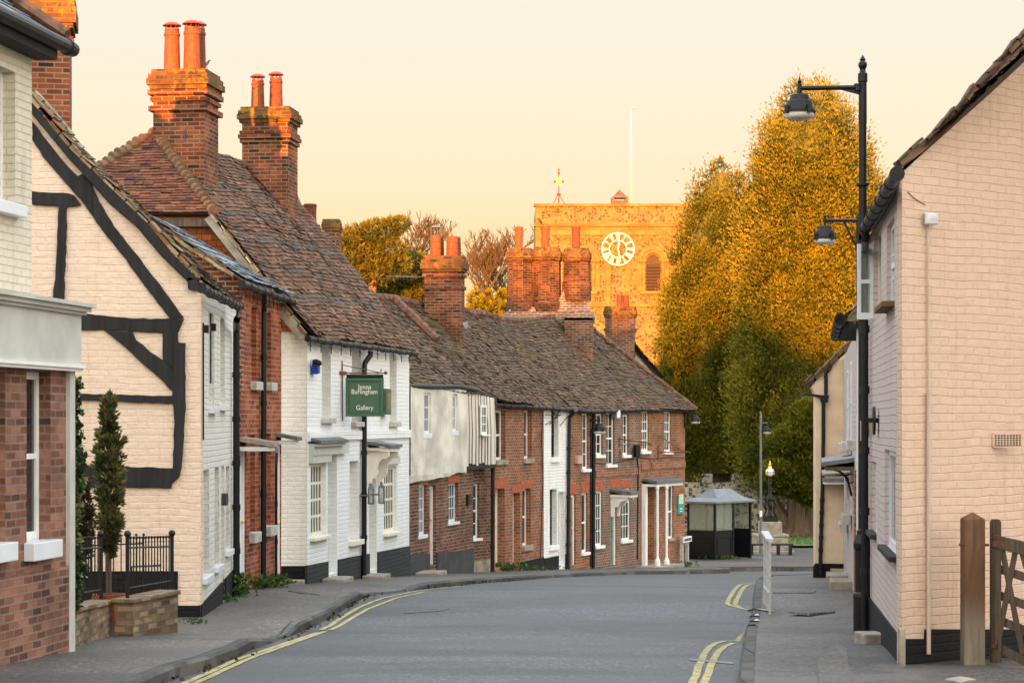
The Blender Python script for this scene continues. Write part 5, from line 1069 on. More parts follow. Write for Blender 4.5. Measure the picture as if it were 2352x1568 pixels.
# ================================================================ TREES
def noise3(p,sc,seed=0): return np.array([mnoise.noise(V((a[0]*sc+seed,a[1]*sc,a[2]*sc))) for a in p])
def conifer(name,label,cat,base,axis,zprof,nsp,size,m,seed=0,lob=.16,trunk=True,corefac=.80,tr=.9,group=None,tr_h=None,leaves=5,sy=.85,lsc=.55,per=14,lf=None,nlobe=40,lobe=(.5,1.6)):
    """zprof: [(z, radius)] crown outline round a vertical axis (x,y)"""
    T=thing(name,label,cat,base,group); ax,ay=axis
    zs=np.array([a for a,b in zprof]); rs=np.array([b for a,b in zprof])
    zz=np.linspace(zs[0],zs[-1],400); w=np.interp(zz,zs,rs)+.15; cdf=np.cumsum(w); cdf/=cdf[-1]
    NL=nlobe; u_=(np.arange(NL)+rng.uniform(0,1,NL))/NL; zl=np.interp(u_,cdf,zz); tl=(np.arange(NL)*2.399963+rng.uniform(-.5,.5,NL)); rl=np.interp(zl,zs,rs)
    lr=np.minimum(np.maximum(rl*.30,lobe[0]),lobe[1])*rng.uniform(.7,1.25,NL); lr=np.minimum(lr,rl*.8+.05)
    k_=np.maximum(rl-lr*.72,0)*(1+lob*.35*rng.normal(0,1,NL)); LC=np.stack([ax+np.cos(tl)*k_,ay+np.sin(tl)*k_*sy,zl],1); lt=rng.normal(.5,.13,NL)
    pick=rng.choice(NL,nsp,p=lr**2/np.sum(lr**2)); v=rng.normal(0,1,(nsp,3)); v/=np.linalg.norm(v,axis=1,keepdims=True)
    outv=np.stack([np.cos(tl),np.sin(tl),np.full(NL,.35)],1)[pick]; d_=(v*outv).sum(1); v=np.where((d_<-.1)[:,None],v-1.6*d_[:,None]*outv,v); v/=np.linalg.norm(v,axis=1,keepdims=True)
    cen=LC[pick]+v*(lr[pick]*rng.uniform(.78,1.05,nsp))[:,None]*np.array([1,1,1.35]); dirs=v*.8+outv*.3; r0=rl[pick]; n1=(lt[pick]-.5)*2.2
    z=cen[:,2]
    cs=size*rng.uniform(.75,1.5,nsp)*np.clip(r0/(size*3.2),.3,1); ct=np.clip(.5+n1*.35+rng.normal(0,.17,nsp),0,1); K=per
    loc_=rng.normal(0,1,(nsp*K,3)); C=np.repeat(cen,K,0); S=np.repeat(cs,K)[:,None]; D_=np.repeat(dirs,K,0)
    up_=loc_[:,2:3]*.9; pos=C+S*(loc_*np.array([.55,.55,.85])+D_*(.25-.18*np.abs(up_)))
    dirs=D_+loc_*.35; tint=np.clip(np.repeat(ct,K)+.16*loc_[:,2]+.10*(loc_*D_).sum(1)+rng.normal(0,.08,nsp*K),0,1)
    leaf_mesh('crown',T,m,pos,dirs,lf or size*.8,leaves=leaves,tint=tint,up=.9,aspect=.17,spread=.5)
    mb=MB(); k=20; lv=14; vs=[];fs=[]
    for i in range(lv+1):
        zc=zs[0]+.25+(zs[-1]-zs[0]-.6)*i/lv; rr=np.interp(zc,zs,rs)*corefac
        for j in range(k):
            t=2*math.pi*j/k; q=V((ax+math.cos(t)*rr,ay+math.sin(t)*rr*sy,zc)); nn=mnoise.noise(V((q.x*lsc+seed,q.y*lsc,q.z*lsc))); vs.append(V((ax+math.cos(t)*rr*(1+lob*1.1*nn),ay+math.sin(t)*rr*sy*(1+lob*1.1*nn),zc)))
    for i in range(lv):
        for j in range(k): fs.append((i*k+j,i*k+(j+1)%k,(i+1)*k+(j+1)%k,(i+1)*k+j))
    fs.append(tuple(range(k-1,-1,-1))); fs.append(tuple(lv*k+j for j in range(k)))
    mb.add(vs,fs); mb.build('crown_filler',M['core'],T)  # solid filler inside the crown, stops see-through between the sprays
    if trunk: 
        mb=MB(); b=V(base); mb.tube([b-V((0,0,.2)),b+V((0,0,.8)),V((ax,ay,zs[0]+1)),V((ax,ay,zs[-1]*.75+b.z*.25))],[tr*1.25,tr,tr*.8,.12],12); mb.build('trunk',M['bark'],T)
    return T
zt=lambda y,d:CZ+(HY-y)*d/F
# the great tree: fluted trunk forking low, tall crown
d=97.0; b=ground(1836,1243); b=V((P(1838,0,95).x,95,gz(95)))
pr=[(1128,60),(1100,120),(1060,150),(1000,168),(900,172),(800,170),(700,165),(620,158),(560,150),(480,143),(420,136),(350,116),(300,100),(270,92),(260,72),(240,48),(224,25),(212,4)]
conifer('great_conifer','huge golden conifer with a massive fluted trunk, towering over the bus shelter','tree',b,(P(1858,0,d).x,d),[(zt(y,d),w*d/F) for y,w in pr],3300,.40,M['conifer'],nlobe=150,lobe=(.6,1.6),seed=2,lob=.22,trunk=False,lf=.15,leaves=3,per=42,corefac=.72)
G=[o for o in COL.objects if o.name=='great_conifer'][0]
mb=MB()
def trunk(mb,pts,rad,n=28,fl=.13,seed=0):
    vs=[];fs=[]
    for i,(p,r) in enumerate(zip(pts,rad)):
        for k in range(n):
            t=2*math.pi*k/n; f=1+fl*math.sin(t*7+seed+i*.25)+fl*.7*math.sin(t*12+i*.4); vs.append(V(p)+V((math.cos(t)*r*f,math.sin(t)*r*f,0)))
    for i in range(len(pts)-1):
        for k in range(n): fs.append((i*n+k,i*n+(k+1)%n,(i+1)*n+(k+1)%n,(i+1)*n+k))
    mb.add(vs,fs)
dt=95; tp=lambda x,y:P(x,y,dt)
trunk(mb,[tp(1836,1252),tp(1836,1238),tp(1838,1215),tp(1840,1185),tp(1842,1160),tp(1845,1100),tp(1855,900)],[.95,.80,.66,.60,.58,.5,.3]); 
trunk(mb,[tp(1818,1225),tp(1806,1200),tp(1793,1180),tp(1782,1160),tp(1772,1135),tp(1760,1090)],[.35,.36,.30,.26,.22,.15],16,.1,2)
mb.build('trunk',M['bark'],G)
db=93.2; pos=[];nr=[];tt=[]
for x,y,r in ((1795,1085,.9),(1835,1115,.75),(1862,1060,1.0),(1868,1128,.8),(1775,1105,.7),(1842,1010,1.1),(1870,960,1.1),(1810,1020,1.0),(1880,1090,.8)):
    n=1500; v=rng.normal(0,1,(n,3)); v/=np.linalg.norm(v,axis=1,keepdims=True); c=np.array(P(x,y,db)); k=rng.uniform(.5,1,n)**.5; pos.append(c+v*(r*k)[:,None]*np.array([1,.8,.8])); nr.append(v+np.array([0,-.4,.2])); tt.append(np.clip(.40+.25*v[:,2]+rng.normal(0,.16,n),0,1))
leaf_mesh('low_boughs',G,M['conifer'],np.concatenate(pos),np.concatenate(nr),.2,leaves=3,tint=np.concatenate(tt),up=.5,aspect=.18,spread=.5)
d=101.; pr=[(1098,90),(1070,140),(1030,152),(960,150),(880,145),(800,138),(700,122),(620,104),(560,88),(500,74),(450,54),(415,34),(395,18),(380,3)]
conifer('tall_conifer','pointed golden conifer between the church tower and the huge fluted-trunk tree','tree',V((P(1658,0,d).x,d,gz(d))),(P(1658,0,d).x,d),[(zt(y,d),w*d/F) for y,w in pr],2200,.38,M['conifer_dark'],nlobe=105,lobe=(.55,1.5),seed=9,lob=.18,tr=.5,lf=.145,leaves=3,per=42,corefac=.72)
# pine, bare trees and hedges beyond the roofs
def blobs(name,label,base,bl,n,size,m,tr,br=(),mt='bark2',up=.4,group=None):
    T=thing(name,label,'tree',base,group); pos=[];nr=[];tt=[]
    tot=sum(r*r for _,r in bl)
    for c,r in bl:
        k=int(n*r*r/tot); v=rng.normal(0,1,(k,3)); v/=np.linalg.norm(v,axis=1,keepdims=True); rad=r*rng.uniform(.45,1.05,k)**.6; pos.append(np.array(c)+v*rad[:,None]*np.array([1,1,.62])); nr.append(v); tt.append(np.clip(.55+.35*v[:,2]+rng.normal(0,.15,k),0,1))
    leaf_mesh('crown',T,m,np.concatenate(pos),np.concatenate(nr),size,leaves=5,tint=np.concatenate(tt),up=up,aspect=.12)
    mb=MB()
    for pts,r in [(tr[0],tr[1])]+list(br): mb.tube(pts,r,8)
    mb.build('trunk',M[mt],T); return T
d=132.; Q=lambda x,y,k=0:P(x,y,d+k)
def mk(name,label,bl,n,size,m,tr,br=(),up=.4,d0=132.):
    b=P(tr[0][0][0] if False else 850,0,d0); return blobs(name,label,V((tr[0][0].x,tr[0][0].y,gz(tr[0][0].y))),bl,n,size,m,tr,br,up=up)
bl=[(Q(800,560),1.3),(Q(830,545),1.2),(Q(870,535),1.2),(Q(905,520),.8),(Q(925,512),.45),(Q(835,590),1.3),(Q(890,575),1.1),(Q(785,600),1.4),(Q(860,625),1.2),(Q(905,610),1.0),(Q(810,640),1.3)]
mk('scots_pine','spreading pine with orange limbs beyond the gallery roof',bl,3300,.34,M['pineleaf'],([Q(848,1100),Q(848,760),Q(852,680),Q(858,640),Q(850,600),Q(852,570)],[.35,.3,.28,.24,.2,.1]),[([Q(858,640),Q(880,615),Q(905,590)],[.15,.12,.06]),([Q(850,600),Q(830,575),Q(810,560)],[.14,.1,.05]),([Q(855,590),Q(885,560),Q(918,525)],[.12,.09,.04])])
d=138.
bl=[(Q(950,610),1.3),(Q(930,640),1.4),(Q(960,650),1.4),(Q(910,660),1.4),(Q(975,620),.9),(Q(880,665),1.2),(Q(945,690),1.4),(Q(985,680),1.2)]
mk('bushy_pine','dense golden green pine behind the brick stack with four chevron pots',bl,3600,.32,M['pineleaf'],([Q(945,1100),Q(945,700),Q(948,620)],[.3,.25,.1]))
def bare(name,label,base,h,spread,seed,levels=5,n0=4,r0=.16):
    rs=random.Random(seed); T=thing(name,label,'tree',base); mb=MB(); 
    def grow(p,dv,l,r,lv):
        pts=[p]; q=p; dd=dv.copy()
        for i in range(3): dd=(dd+V((rs.gauss(0,.12),rs.gauss(0,.12),.06))).normalized(); q=q+dd*l/3; pts.append(q)
        mb.tube(pts,[r,r*.85,r*.7,r*.55],4 if lv<3 else 6,cap=False)
        if lv<=0: return
        for i in range(n0 if lv<levels else n0+1):
            s=pts[rs.choice([1,2,3,3])]; a=rs.uniform(0,6.28); e=(dd*.75+V((math.cos(a)*spread,math.sin(a)*spread,rs.uniform(-.05,.35)))).normalized(); grow(s,e,l*rs.uniform(.55,.78),max(r*.55,.022),lv-1)
    grow(V(base)+V((0,0,0)),V((0,0,1)),h*.42,r0,levels); mb.build('trunk',M['twig'],T,uv=False)
d=140.; bare('bare_tree','leafless fan shaped tree between the brick stacks, left of the tower',V((Q(1120,0).x,d,Q(0,760).z)),6.2,.55,4)
d=146.; bare('bare_tree','leafless tree top showing above the bushy pine',V((Q(955,0).x,d,Q(0,700).z)),6.0,.5,8)
d=150.; bare('bare_tree','leafless tree just left of the clustered chimney',V((Q(1160,0).x,d,Q(0,760).z)),5.6,.5,12)
d=128.
for i,(x,yt,w,lab) in enumerate(((1090,672,16,'small golden hedge conifer beside the brick stack'),(1117,668,18,'small golden hedge conifer, middle one left of the clustered chimney'),(1150,667,20,'small golden hedge conifer against the clustered chimney'))):
    b=V((Q(x,0).x,d+i*.6,gz(d))); conifer('hedge_conifer',lab,'hedge',b,(b.x,b.y),[(zt(800,d),w*.7*d/F),(zt(735,d),w*d/F),(zt(700,d),w*.8*d/F),(zt(yt+10,d),w*.4*d/F),(zt(yt,d),.03)],90,.3,M['conifer'],nlobe=14,lobe=(.2,.5),seed=20+i,trunk=True,lf=.2,per=20,tr=.08,group='row of hedge conifers')
# ================================================================ CHURCHYARD EDGE
def face_wall(name,label,cat,px0,px1,ytop,d,m,th=.4,jag=0,cap=None):
    a=P(px0,ytop,d); b=P(px1,ytop,d); T=thing(name,label,cat,V(((a.x+b.x)/2,d,gz(d)))); rs=random.Random(4); mb=MB(); n=24; pts=[V((a.x,d,gz(d)-.5)),]
    top=[V((a.x+(b.x-a.x)*i/n,d,a.z+rs.uniform(-jag,jag))) for i in range(n+1)]
    mb.prism([V((a.x,d,gz(d)-.5))]+top+[V((b.x,d,gz(d)-.5))],V((0,th,0))); mb.build('wall_face',M[m],T)
    if cap: mb=MB(); mb.box(V((a.x,d-.05,a.z+jag-.02)),(b.x-a.x,0,0),(0,th+.1,0),(0,0,.12)); mb.build('coping',M[cap],T)
    return T
face_wall('flint_wall','flint churchyard wall behind the bus shelter and tree trunk','wall',1500,2350,1106,98.5,'flint',jag=.06)
face_wall('low_brick_wall','low brick retaining wall beside the bench, below the huge tree trunk','wall',1818,2300,1262,87,'brick_garden',jag=.02)
# bus shelter
c0=ground(1642,1284); c0=V((P(1642,0,76).x,76,gz(76))); T=thing('bus_shelter','navy framed bus shelter with a grey hipped roof and glass panels','bus shelter',c0)
ea=V((math.cos(R(48)),math.sin(R(48)),0)); eb=V((-math.cos(R(38)),math.sin(R(38)),0)); LA,LB=2.1,1.1
z0=gz(77)-.05; z1=CZ+(HY-1152)*76/F; zm=CZ+(HY-1223)*76/F; sp=lambda a,b,z: V((c0.x,c0.y,z))+ea*a+eb*b
mb=MB()
def post(a,b,w=.07): mb.box(sp(a,b,z0)-ea*w/2-eb*w/2,ea*w,eb*w,(0,0,z1-z0))
for a,b in ((0,0),(LA/2,0),(LA,0),(0,LB),(LA,LB),(LA/2,LB)): post(a,b)
def rail(a0,b0,a1,b1,z,h=.07,w=.06): 
    p,q=sp(a0,b0,z),sp(a1,b1,z); t=(q-p); nrm=V((-t.y,t.x,0)).normalized()*w; mb.box(p-nrm/2,t,nrm,(0,0,h))
for (a0,b0,a1,b1) in ((0,0,0,LB),(0,0,LA/2,0),(0,LB,LA,LB),(LA,0,LA,LB)): rail(a0,b0,a1,b1,zm); rail(a0,b0,a1,b1,z1-.08)
rail(LA/2,0,LA,0,z1-.08); mb.build('frame',M['shelterblue'],T)
for (a0,b0,a1,b1) in ((0,0,0,LB),(0,0,LA/2,0),(0,LB,LA,LB),(LA,0,LA,LB)):
    mb=MB(); p,q=sp(a0,b0,z0+.05),sp(a1,b1,z0+.05); t=q-p; nrm=V((-t.y,t.x,0)).normalized(); tn=t.normalized(); L_=t.length; mb.box(p-nrm*.015,t,nrm*.03,(0,0,zm-z0-.05))
    sgn=-1 if (sp(a0,b0,0)+t/2-sp(LA/2,LB/2,0)).dot(nrm)<0 else 1; h=zm-z0-.05
    for (x0_,x1_,za,zb) in ((.10,L_-.10,.14,.18),(.10,L_-.10,h-.18,h-.14),(.10,.14,.18,h-.18),(L_-.14,L_-.10,.18,h-.18)): mb.box(p+tn*x0_+nrm*sgn*.015+V((0,0,za)),tn*(x1_-x0_),nrm*sgn*.02,(0,0,zb-za))
    mb.build('panel',M['shelterblue'],T)
    mb=MB(); mb.box(p-nrm*.004+V((0,0,zm-z0+.02)),t,nrm*.008,(0,0,z1-zm-.15)); mb.build('glass',M['clear'],T)
mb=MB(); o=.16; e=[sp(-o,-o,z1),sp(LA+o,-o,z1),sp(LA+o,LB+o,z1),sp(-o,LB+o,z1)]; zr=CZ+(HY-1122)*77/F; mid=[a.lerp(sp(LA/2,LB/2,z1),.34)+V((0,0,(zr-z1)*.30)) for a in e]; top=[sp(LA*.27,LB*.42,zr),sp(LA*.73,LB*.42,zr),sp(LA*.73,LB*.58,zr),sp(LA*.27,LB*.58,zr)]
lo=[a-V((0,0,.06)) for a in e]; vs=lo+e+mid+top
mb.add(vs,[(3,2,1,0)]+[(r*4+i,r*4+(i+1)%4,r*4+4+(i+1)%4,r*4+4+i) for r in range(3) for i in range(4)]+[(12,13,14,15)]); mb.build('roof',M['shelterroof'],T)
mb=MB(); mb.box(sp(LA/2+.55,LB-.02,zm-.42),ea*.38,-eb*.01,(0,0,.3)); nb=mb.build('notice',M['notice'],T)
mb=MB()
for k in range(5): mb.box(sp(LA/2+.59,LB-.032,zm-.17-.045*k),ea*(.3-.03*(k%2)),-eb*.003,(0,0,.012))
mb.build('small_print',M['rendergrey'],nb)
mb=MB(); mb.box(sp(.25,LB-.05,z0+.42),ea*1.6,-eb*.28,(0,0,.04)); mb.build('seat',M['oak'],T)
# monument lamp
d=84.; s=d/F; b=V((P(1768.5,0,d).x,d,gz(d))); T=thing('monument_lamp','ornate iron lamp with a white globe on a stepped stone pedestal','monument',b); zz=lambda y:CZ+(HY-y)*s
for i,(w,ya,yb) in enumerate(((98*s,1262,1285),(75*s,1250,1262),(74*s,1231,1250),(78*s,1225,1231),(49*s,1197,1225))):
    mb=MB(); mb.cbox(V((b.x,b.y,zz(yb)-(.1 if i==0 else 0))),w,w*.9,zz(ya)-zz(yb)+(.1 if i==0 else 0),.04); mb.build('pedestal_block',M['stone'],T,bevel=.025)
mb=MB(); mb.cbox(V((b.x,b.y,zz(1197))),33*s,33*s,10*s,.04); mb.cbox(V((b.x,b.y,zz(1188))),29*s,29*s,3*s,.04); mb.lathe(b+V((0,0,-b.z)),[(9*s,zz(1186)),(6*s,zz(1178)),(4*s,zz(1170)),(5*s,zz(1150)),(7*s,zz(1146)),(5.5*s,zz(1140)),(4.4*s,zz(1134)),(3.4*s,zz(1112)),(4.5*s,zz(1110)),(3.2*s,zz(1108)),(2.6*s,zz(1104)),(4*s,zz(1102)),(2.5*s,zz(1100)),(2.3*s,zz(1097)),(4*s,zz(1095)),(3*s,zz(1093))],12); mb.build('column',M['black'],T)
for i in range(4):
    t=i*math.pi/2+.05; e=V((math.cos(t),math.sin(t),0)); f=lambda r,y: V((b.x,b.y,zz(y)))+e*r*s
    mb=MB(); mb.tube([f(15,1187),f(12,1180),f(9,1172),f(9.5,1166),f(13,1161),f(13.5,1156),f(10,1153),f(9,1149),f(11,1144),f(14.5,1143),f(17,1146)],[2.6*s,2.2*s,2.2*s,2.8*s,3.2*s,3*s,2.4*s,2.6*s,2.8*s,2.0*s,.8*s],8); mb.tube([f(11,1143),f(11.5,1138)],[1*s,.2*s],5); mb.build('creature_bracket',M['black'],T,smooth=True)
gb=MB(); gb.sphere(V((b.x,b.y,zz(1084))),10.3*s,20,14); gl=gb.build('globe',M['opal'],T,smooth=True)
mb=MB()
for k in range(4):
    t=k*math.pi/2+.8; mb.tube([V((b.x,b.y,zz(1084)))+V((math.cos(t)*math.sin(a),math.sin(t)*math.sin(a),math.cos(a)))*10.6*s for a in [math.pi*i/12 for i in range(13)]],.6*s,5)
mb.tube([V((b.x,b.y,zz(1084)))+V((math.cos(t),math.sin(t),0))*10.7*s for t in [2*math.pi*i/24 for i in range(25)]],.6*s,5); mb.build('globe_cage',M['black'],gl)
mb=MB(); mb.lathe(V((b.x,b.y,0)),[(5*s,zz(1074)),(4*s,zz(1071)),(2.4*s,zz(1070)),(3.4*s,zz(1067)),(3.4*s,zz(1065)),(1.4*s,zz(1063)),(1.8*s,zz(1061)),(.01,zz(1057))],10); mb.build('finial',M['gold'],T)
# slim lamp post by the monument
d=82.; s=d/F; b=V((P(1747.5,0,d).x,d,gz(d))); T=thing('street_lamp','tall slim grey street lamp beside the monument with the white globe','street lamp',b); zz=lambda y:CZ+(HY-y)*s
mb=MB(); mb.lathe(V((b.x,b.y,0)),[(4.2*s,b.z-.1),(4.2*s,zz(1225)),(2.9*s,zz(1220)),(2.7*s,zz(960)),(3.4*s,zz(959)),(2.2*s,zz(955)),(2.4*s,zz(951)),(.01,zz(944))],12); mb.build('post',M['lead'],T)
mb=MB(); mb.lathe(V((b.x,b.y,0)),[(3.1*s,zz(1186)),(3.1*s,zz(1172))],12); mb.build('post_band',M['white'],T)
h=V((P(1762,0,d).x,d,zz(991))); lamp_head(T,h,9.5*s); mb=MB(); mb.tube([V((b.x,d,zz(971))),V((h.x,d,zz(971)))],1.3*s,6); mb.tube([V((h.x,d,zz(971))),V((h.x,d,zz(978)))],1.5*s,6); mb.build('arm',M['lead'],T)
# benches
def bench(px0,px1,ytop,d,label,rz=0):
    a=P(px0,ytop,d); b=P(px1,ytop,d); c=V(((a.x+b.x)/2,d,gz(d))); T=thing('bench',label,'bench',c); mb=MB(); w=b.x-a.x; h=a.z-gz(d)
    for k in range(3): mb.box(V((a.x,d-.2+k*.14,a.z-.06)),(w,0,0),(0,.12,0),(0,0,.06))
    mb.build('seat',M['timber'],T)
    for fx in (.04,.36,.66,.94):
        mb=MB(); mb.box(V((a.x+w*fx-.04,d-.19,gz(d)-.05)),(.09,0,0),(0,.09,0),(0,0,h)); mb.box(V((a.x+w*fx-.04,d+.12,gz(d)-.05)),(.09,0,0),(0,.09,0),(0,0,h)); mb.box(V((a.x+w*fx-.03,d-.1,a.z-.14)),(.07,0,0),(0,.22,0),(0,0,.07)); mb.build('leg',M['black'],T)
bench(1722,1821,1248,80.5,'long black backless bench in front of the stone pedestal')
bench(1560,1592,1253,83,'end of a dark bench half hidden left of the bus shelter')
# barrier
A=V((P(1768.5,0,29.2).x,29.2,0)); B=V((P(1756,0,31.2).x,31.2,0)); T=thing('pedestrian_barrier','white galvanised pedestrian barrier standing on the pavement edge','barrier',V((A.x,A.y,gz(A.y))))
t=(B-A); L_=t.length; t.normalize(); nn=V((t.y,-t.x,0)); zt0=CZ+(HY-1243)*29.2/F; zt1=CZ+(HY-1224)*31.2/F
zf=lambda u: zt0+(zt1-zt0)*u/L_
for u in (0,L_*.36,L_*.68,L_): q=A+t*u; mb=MB(); mb.box(V((q.x,q.y,gz(q.y)-.05))-nn*.016-t*.02,nn*.032,t*.045,(0,0,zf(u)-gz(q.y)+.05)); mb.build('post',M['galv'],T,bevel=.004)
mb=MB(); mb.prism([V((A.x,A.y,zt0))-nn*.05,V((A.x,A.y,zt0))+nn*.05,V((B.x,B.y,zt1))+nn*.05,V((B.x,B.y,zt1))-nn*.05],V((0,0,.035))); mb.build('top_rail',M['galv'],T)
mb=MB(); zl=gz(30)+.22; mb.prism([V((A.x,A.y,zl))-nn*.02,V((A.x,A.y,zl))+nn*.02,V((B.x,B.y,zl-.06))+nn*.02,V((B.x,B.y,zl-.06))-nn*.02],V((0,0,.04))); mb.build('bottom_rail',M['galv'],T)
# ================================================================ RIGHT SIDE
T=thing('pink_house','large pink painted brick house with its gable end in the right foreground','house',P(2075,1525,19))
WGb=Wall((2072,19.0),(2352,20.1)); dg=lambda x:(WGb.a+WGb.t*WGb.s_of(x)).y
pp=lambda x,y,o=0: P(x,y,dg(x))+V((0,-o,0))
VL=[(2062,392),(2128,342),(2194,276),(2267,188),(2337,115),(2420,25),(2600,-170),(2760,-340)]
mb=MB(); poly=[(2072,1545),(2072,425),(2074,396)]+[(x,y+2) for x,y in VL[1:]]+[(3300,395),(3300,1640)]; mb.prism([pp(x,y) for x,y in poly],V((0,.25,0))); mb.build('gable_wall',M['pink'],T)
WP=Wall((2072,19.0),(1993,25.3),flip=-1)
WP.window(T,2054,2037,508,700,1,3,rec=.03,fm='upvc',sill='postwood',sh=.05,sillout=.12,fw=.05)
WP.window(T,2024,2006,520,722,1,1,rec=.04,fm='cream',sill=None,meet=False)
WP.window(T,2058,2032,1034,1264,2,1,rec=.03,fm='upvc',sill='plinthg',sh=.05,sillout=.07,meet=False)
WP.window(T,2013,2003,1060,1222,2,1,rec=.03,fm='upvc',sill='plinthg',sh=.05,sillout=.07,meet=False)
WP.build('street_wall',M['pinkstreet'],T,gz(22)-.7,WP.z_of(2072,415),WP.z_of(1993,548))
WP.plinth(T,1466,1364,'plinth',2072,1993,off=.02)
mb=MB(); mb.prism([pp(x,y,.02) for x,y in ((2071.5,1466),(2122,1466),(2123,1444),(3290,1444),(3290,1640),(2071.5,1560))],V((0,.05,0))); mb.build('plinth',M['plinth'],T)
vp=[pp(x,y) for x,y in VL]; e0=WP.pt(0,vp[0].z,.14); e1=WP.pt(WP.L,vp[0].z,.14)
apx=vp[-1]; rf=roof_patch([(0,e0-V((0,-.1,.12))),(1,V((apx.x,e0.y+.1,apx.z-.1)))],[(0,e1-V((0,0,.12))),(1,V((apx.x+.6,e1.y,apx.z-.1)))],M['tile_terrace'],'roof',T,seed=51,gauge=.14,tw=.22)
mb=MB()
for a_,b_ in zip(vp,vp[1:]):
    nn=(b_-a_).cross(V((0,1,0))).normalized(); nn=nn if nn.z>0 else -nn; mb.prism([a_,b_,b_+nn*.075,a_+nn*.075],V((0,-.05,0)))
mb.build('verge_bed',M['ridge'],rf); o=V((0,0,.075)); verge_strip([v+o for v in vp],rf,seed=9,out=.08,step=.16,m='tile_terrace')
mb=MB(); A=WP.at(2060,400,.12); B=WP.at(1986,523,.12); n=7; mb.tube([A.lerp(B,i/n) for i in range(n+1)],.052,12)
for i in range(n+1): q=A.lerp(B,i/n); tt=(B-A).normalized(); mb.tube([q-tt*.04,q+tt*.04],.063,12)
mb.build('gutter',M['gutter'],T)
q=V((3.955,24.4,gz(24.4))); downpipe(T,[WP.at(1988,535,.12),WP.at(1988,548,.12),V((q.x,q.y,CZ+1.85)),V((q.x,q.y,CZ+1.7)),q],.042)
mb=MB(); mb.tube([pp(2130,515,.03),pp(2131,905,.03)],.010,6); mb.tube([pp(2131,900,.04),pp(2131,1500,.04)],.020,8); mb.build('cable_conduit',M['beige'],T)
mb=MB(); a=pp(2121,517); bq=pp(2147,492); mb.box(a+V((0,-.06,0)),(bq.x-a.x,0,0),(0,.06,0),(0,0,bq.z-a.z)); mb.build('junction_box',M['galv'],T,bevel=.012)
mb=MB(); a=pp(2279,1027,.015); bq=pp(2335,994,.015); w,h=bq.x-a.x,bq.z-a.z; mb.box(a,(w,0,0),(0,.015,0),(0,0,h)); ab=mb.build('airbrick',M['pink'],T); mb=MB()
for i in range(9):
    for j in range(5): mb.box(a+V((w*(i+.75)/10,-.004,h*(j+.75)/6)),(w*.055,0,0),(0,.004,0),(0,0,h*.09))
mb.build('vent_hole',M['black'],ab)
mb=MB(); u=WP.s_of(2018); zc=WP.z_of(2018,966); mb.prism([WP.pt(u+.16*math.cos(k*math.pi/8),zc+.15*math.sin(k*math.pi/8)*1.0,.06) for k in range(16)],-WP.n*.025); mb.box(WP.pt(u-.02,zc-.02,.0),WP.t*.04,WP.n*.12,(0,0,.05)); mb.build('wall_plate',M['black'],T)
mb=MB(); mb.tube([pp(2126,470,.01),pp(2100,455,.01),pp(2085,440,.01)],.006,5); mb.build('cable',M['beige'],T)
# opened casement
dd=24.0; mb=MB(); f=lambda x0,x1,y0,y1,t: mb.box(P(x0,y1,dd),P(x1,y1,dd)-P(x0,y1,dd),(0,t,0),P(x0,y0,dd)-P(x0,y1,dd))
f(1970,1978,560,733,.05); f(1999,2006,562,731,.05); f(1978,1999,560,572,.049); f(1978,1999,718,733,.049); f(1978,1999,642,651,.04); cs=mb.build('open_casement',M['upvc'],T)
mb=MB(); mb.box(P(1977,720,dd)+V((0,.02,0)),P(2000,720,dd)-P(1977,720,dd),(0,.006,0),P(1977,570,dd)-P(1977,720,dd)); mb.build('pane',M['clear'],cs)
# marker post and step
b=ground(2071,1530); T=thing('marker_post','short worn stone post against the corner of the pink house','post',b); mb=MB(); mb.cbox(b-V((0,0,.1)),.055,.06,.43,.1); mb.build('stone_shaft',M['stone'],T,bevel=.008)
b=ground(1999,1476,.0); T=thing('stone_step','rough stone block on the pavement at the foot of the pink house wall','step',b); mb=MB(); mb.cbox(b-V((0,0,.05)),.24,.35,.16,.15); mb.build('block',M['stone'],T,bevel=.02)
mb=MB(); dd=24.4; a=P(1977,1010,dd); bq=P(2006,966,dd); mb.prism([P(1977,1012,dd),P(2006,1000,dd),P(2006,972,dd),P(1977,966,dd)],V((0,.04,0))); tag(mb.build('sign_plate',M['beige']),'small blank beige plate fixed to the black lamp post','sign')
# white house set back behind the lamp post
T=thing('white_house','white painted house with slate roof seen edge-on behind the black lamp post','house',P(1962,1340,34))
W5=Wall((1992,25.6),(1937,43.0),flip=-1)
for i,(x0,x1,y0,y1) in enumerate(((1972,1969,780,1010),(1957,1954,830,1015),(1949,1946,850,1018),(1957,1954,1110,1180),(1949,1946,1105,1200))):
    W5.window(T,x0,x1,y0,y1,1,2,rec=-.02,fm='upvc',sill='creamsill' if False else 'sill',sh=.14,sillout=.16)
W5.door(T,1962.5,1960,1110,1340,m='white',fm='white',rec=.05); W5.door(T,1943.5,1941,1105,1325,m='white',fm='white',rec=.05)
W5.build('street_wall',M['pinkstreet'],T,gz(36)-.7,CZ+1.35,CZ+1.2)
mb=MB(); W5.box(mb,.9,1.25,gz(26)-.4,CZ+1.3,0,.10); mb.build('corner_strip',M['upvc'],T)
mb=MB(); W5.box(mb,1.28,1.9,gz(28)-.3,CZ-.62,0,.12); mb.build('brick_pier',M['brick_red'],T)
za=CZ+1.12; mb=MB(); W5.box(mb,.75,5.2,za,za+.05,-.05,.26); mb.build('soffit',M['timber'],T)
mb=MB(); a=W5.pt(.7,za+.10,.30); bq=W5.pt(5.3,za+.08,.30); mb.tube([a,bq],.065,10)
for i in range(5): q=a.lerp(bq,i/4); mb.tube([q,q+(bq-a).normalized()*.06],.078,10)
mb.build('gutter',M['gutter'],T)
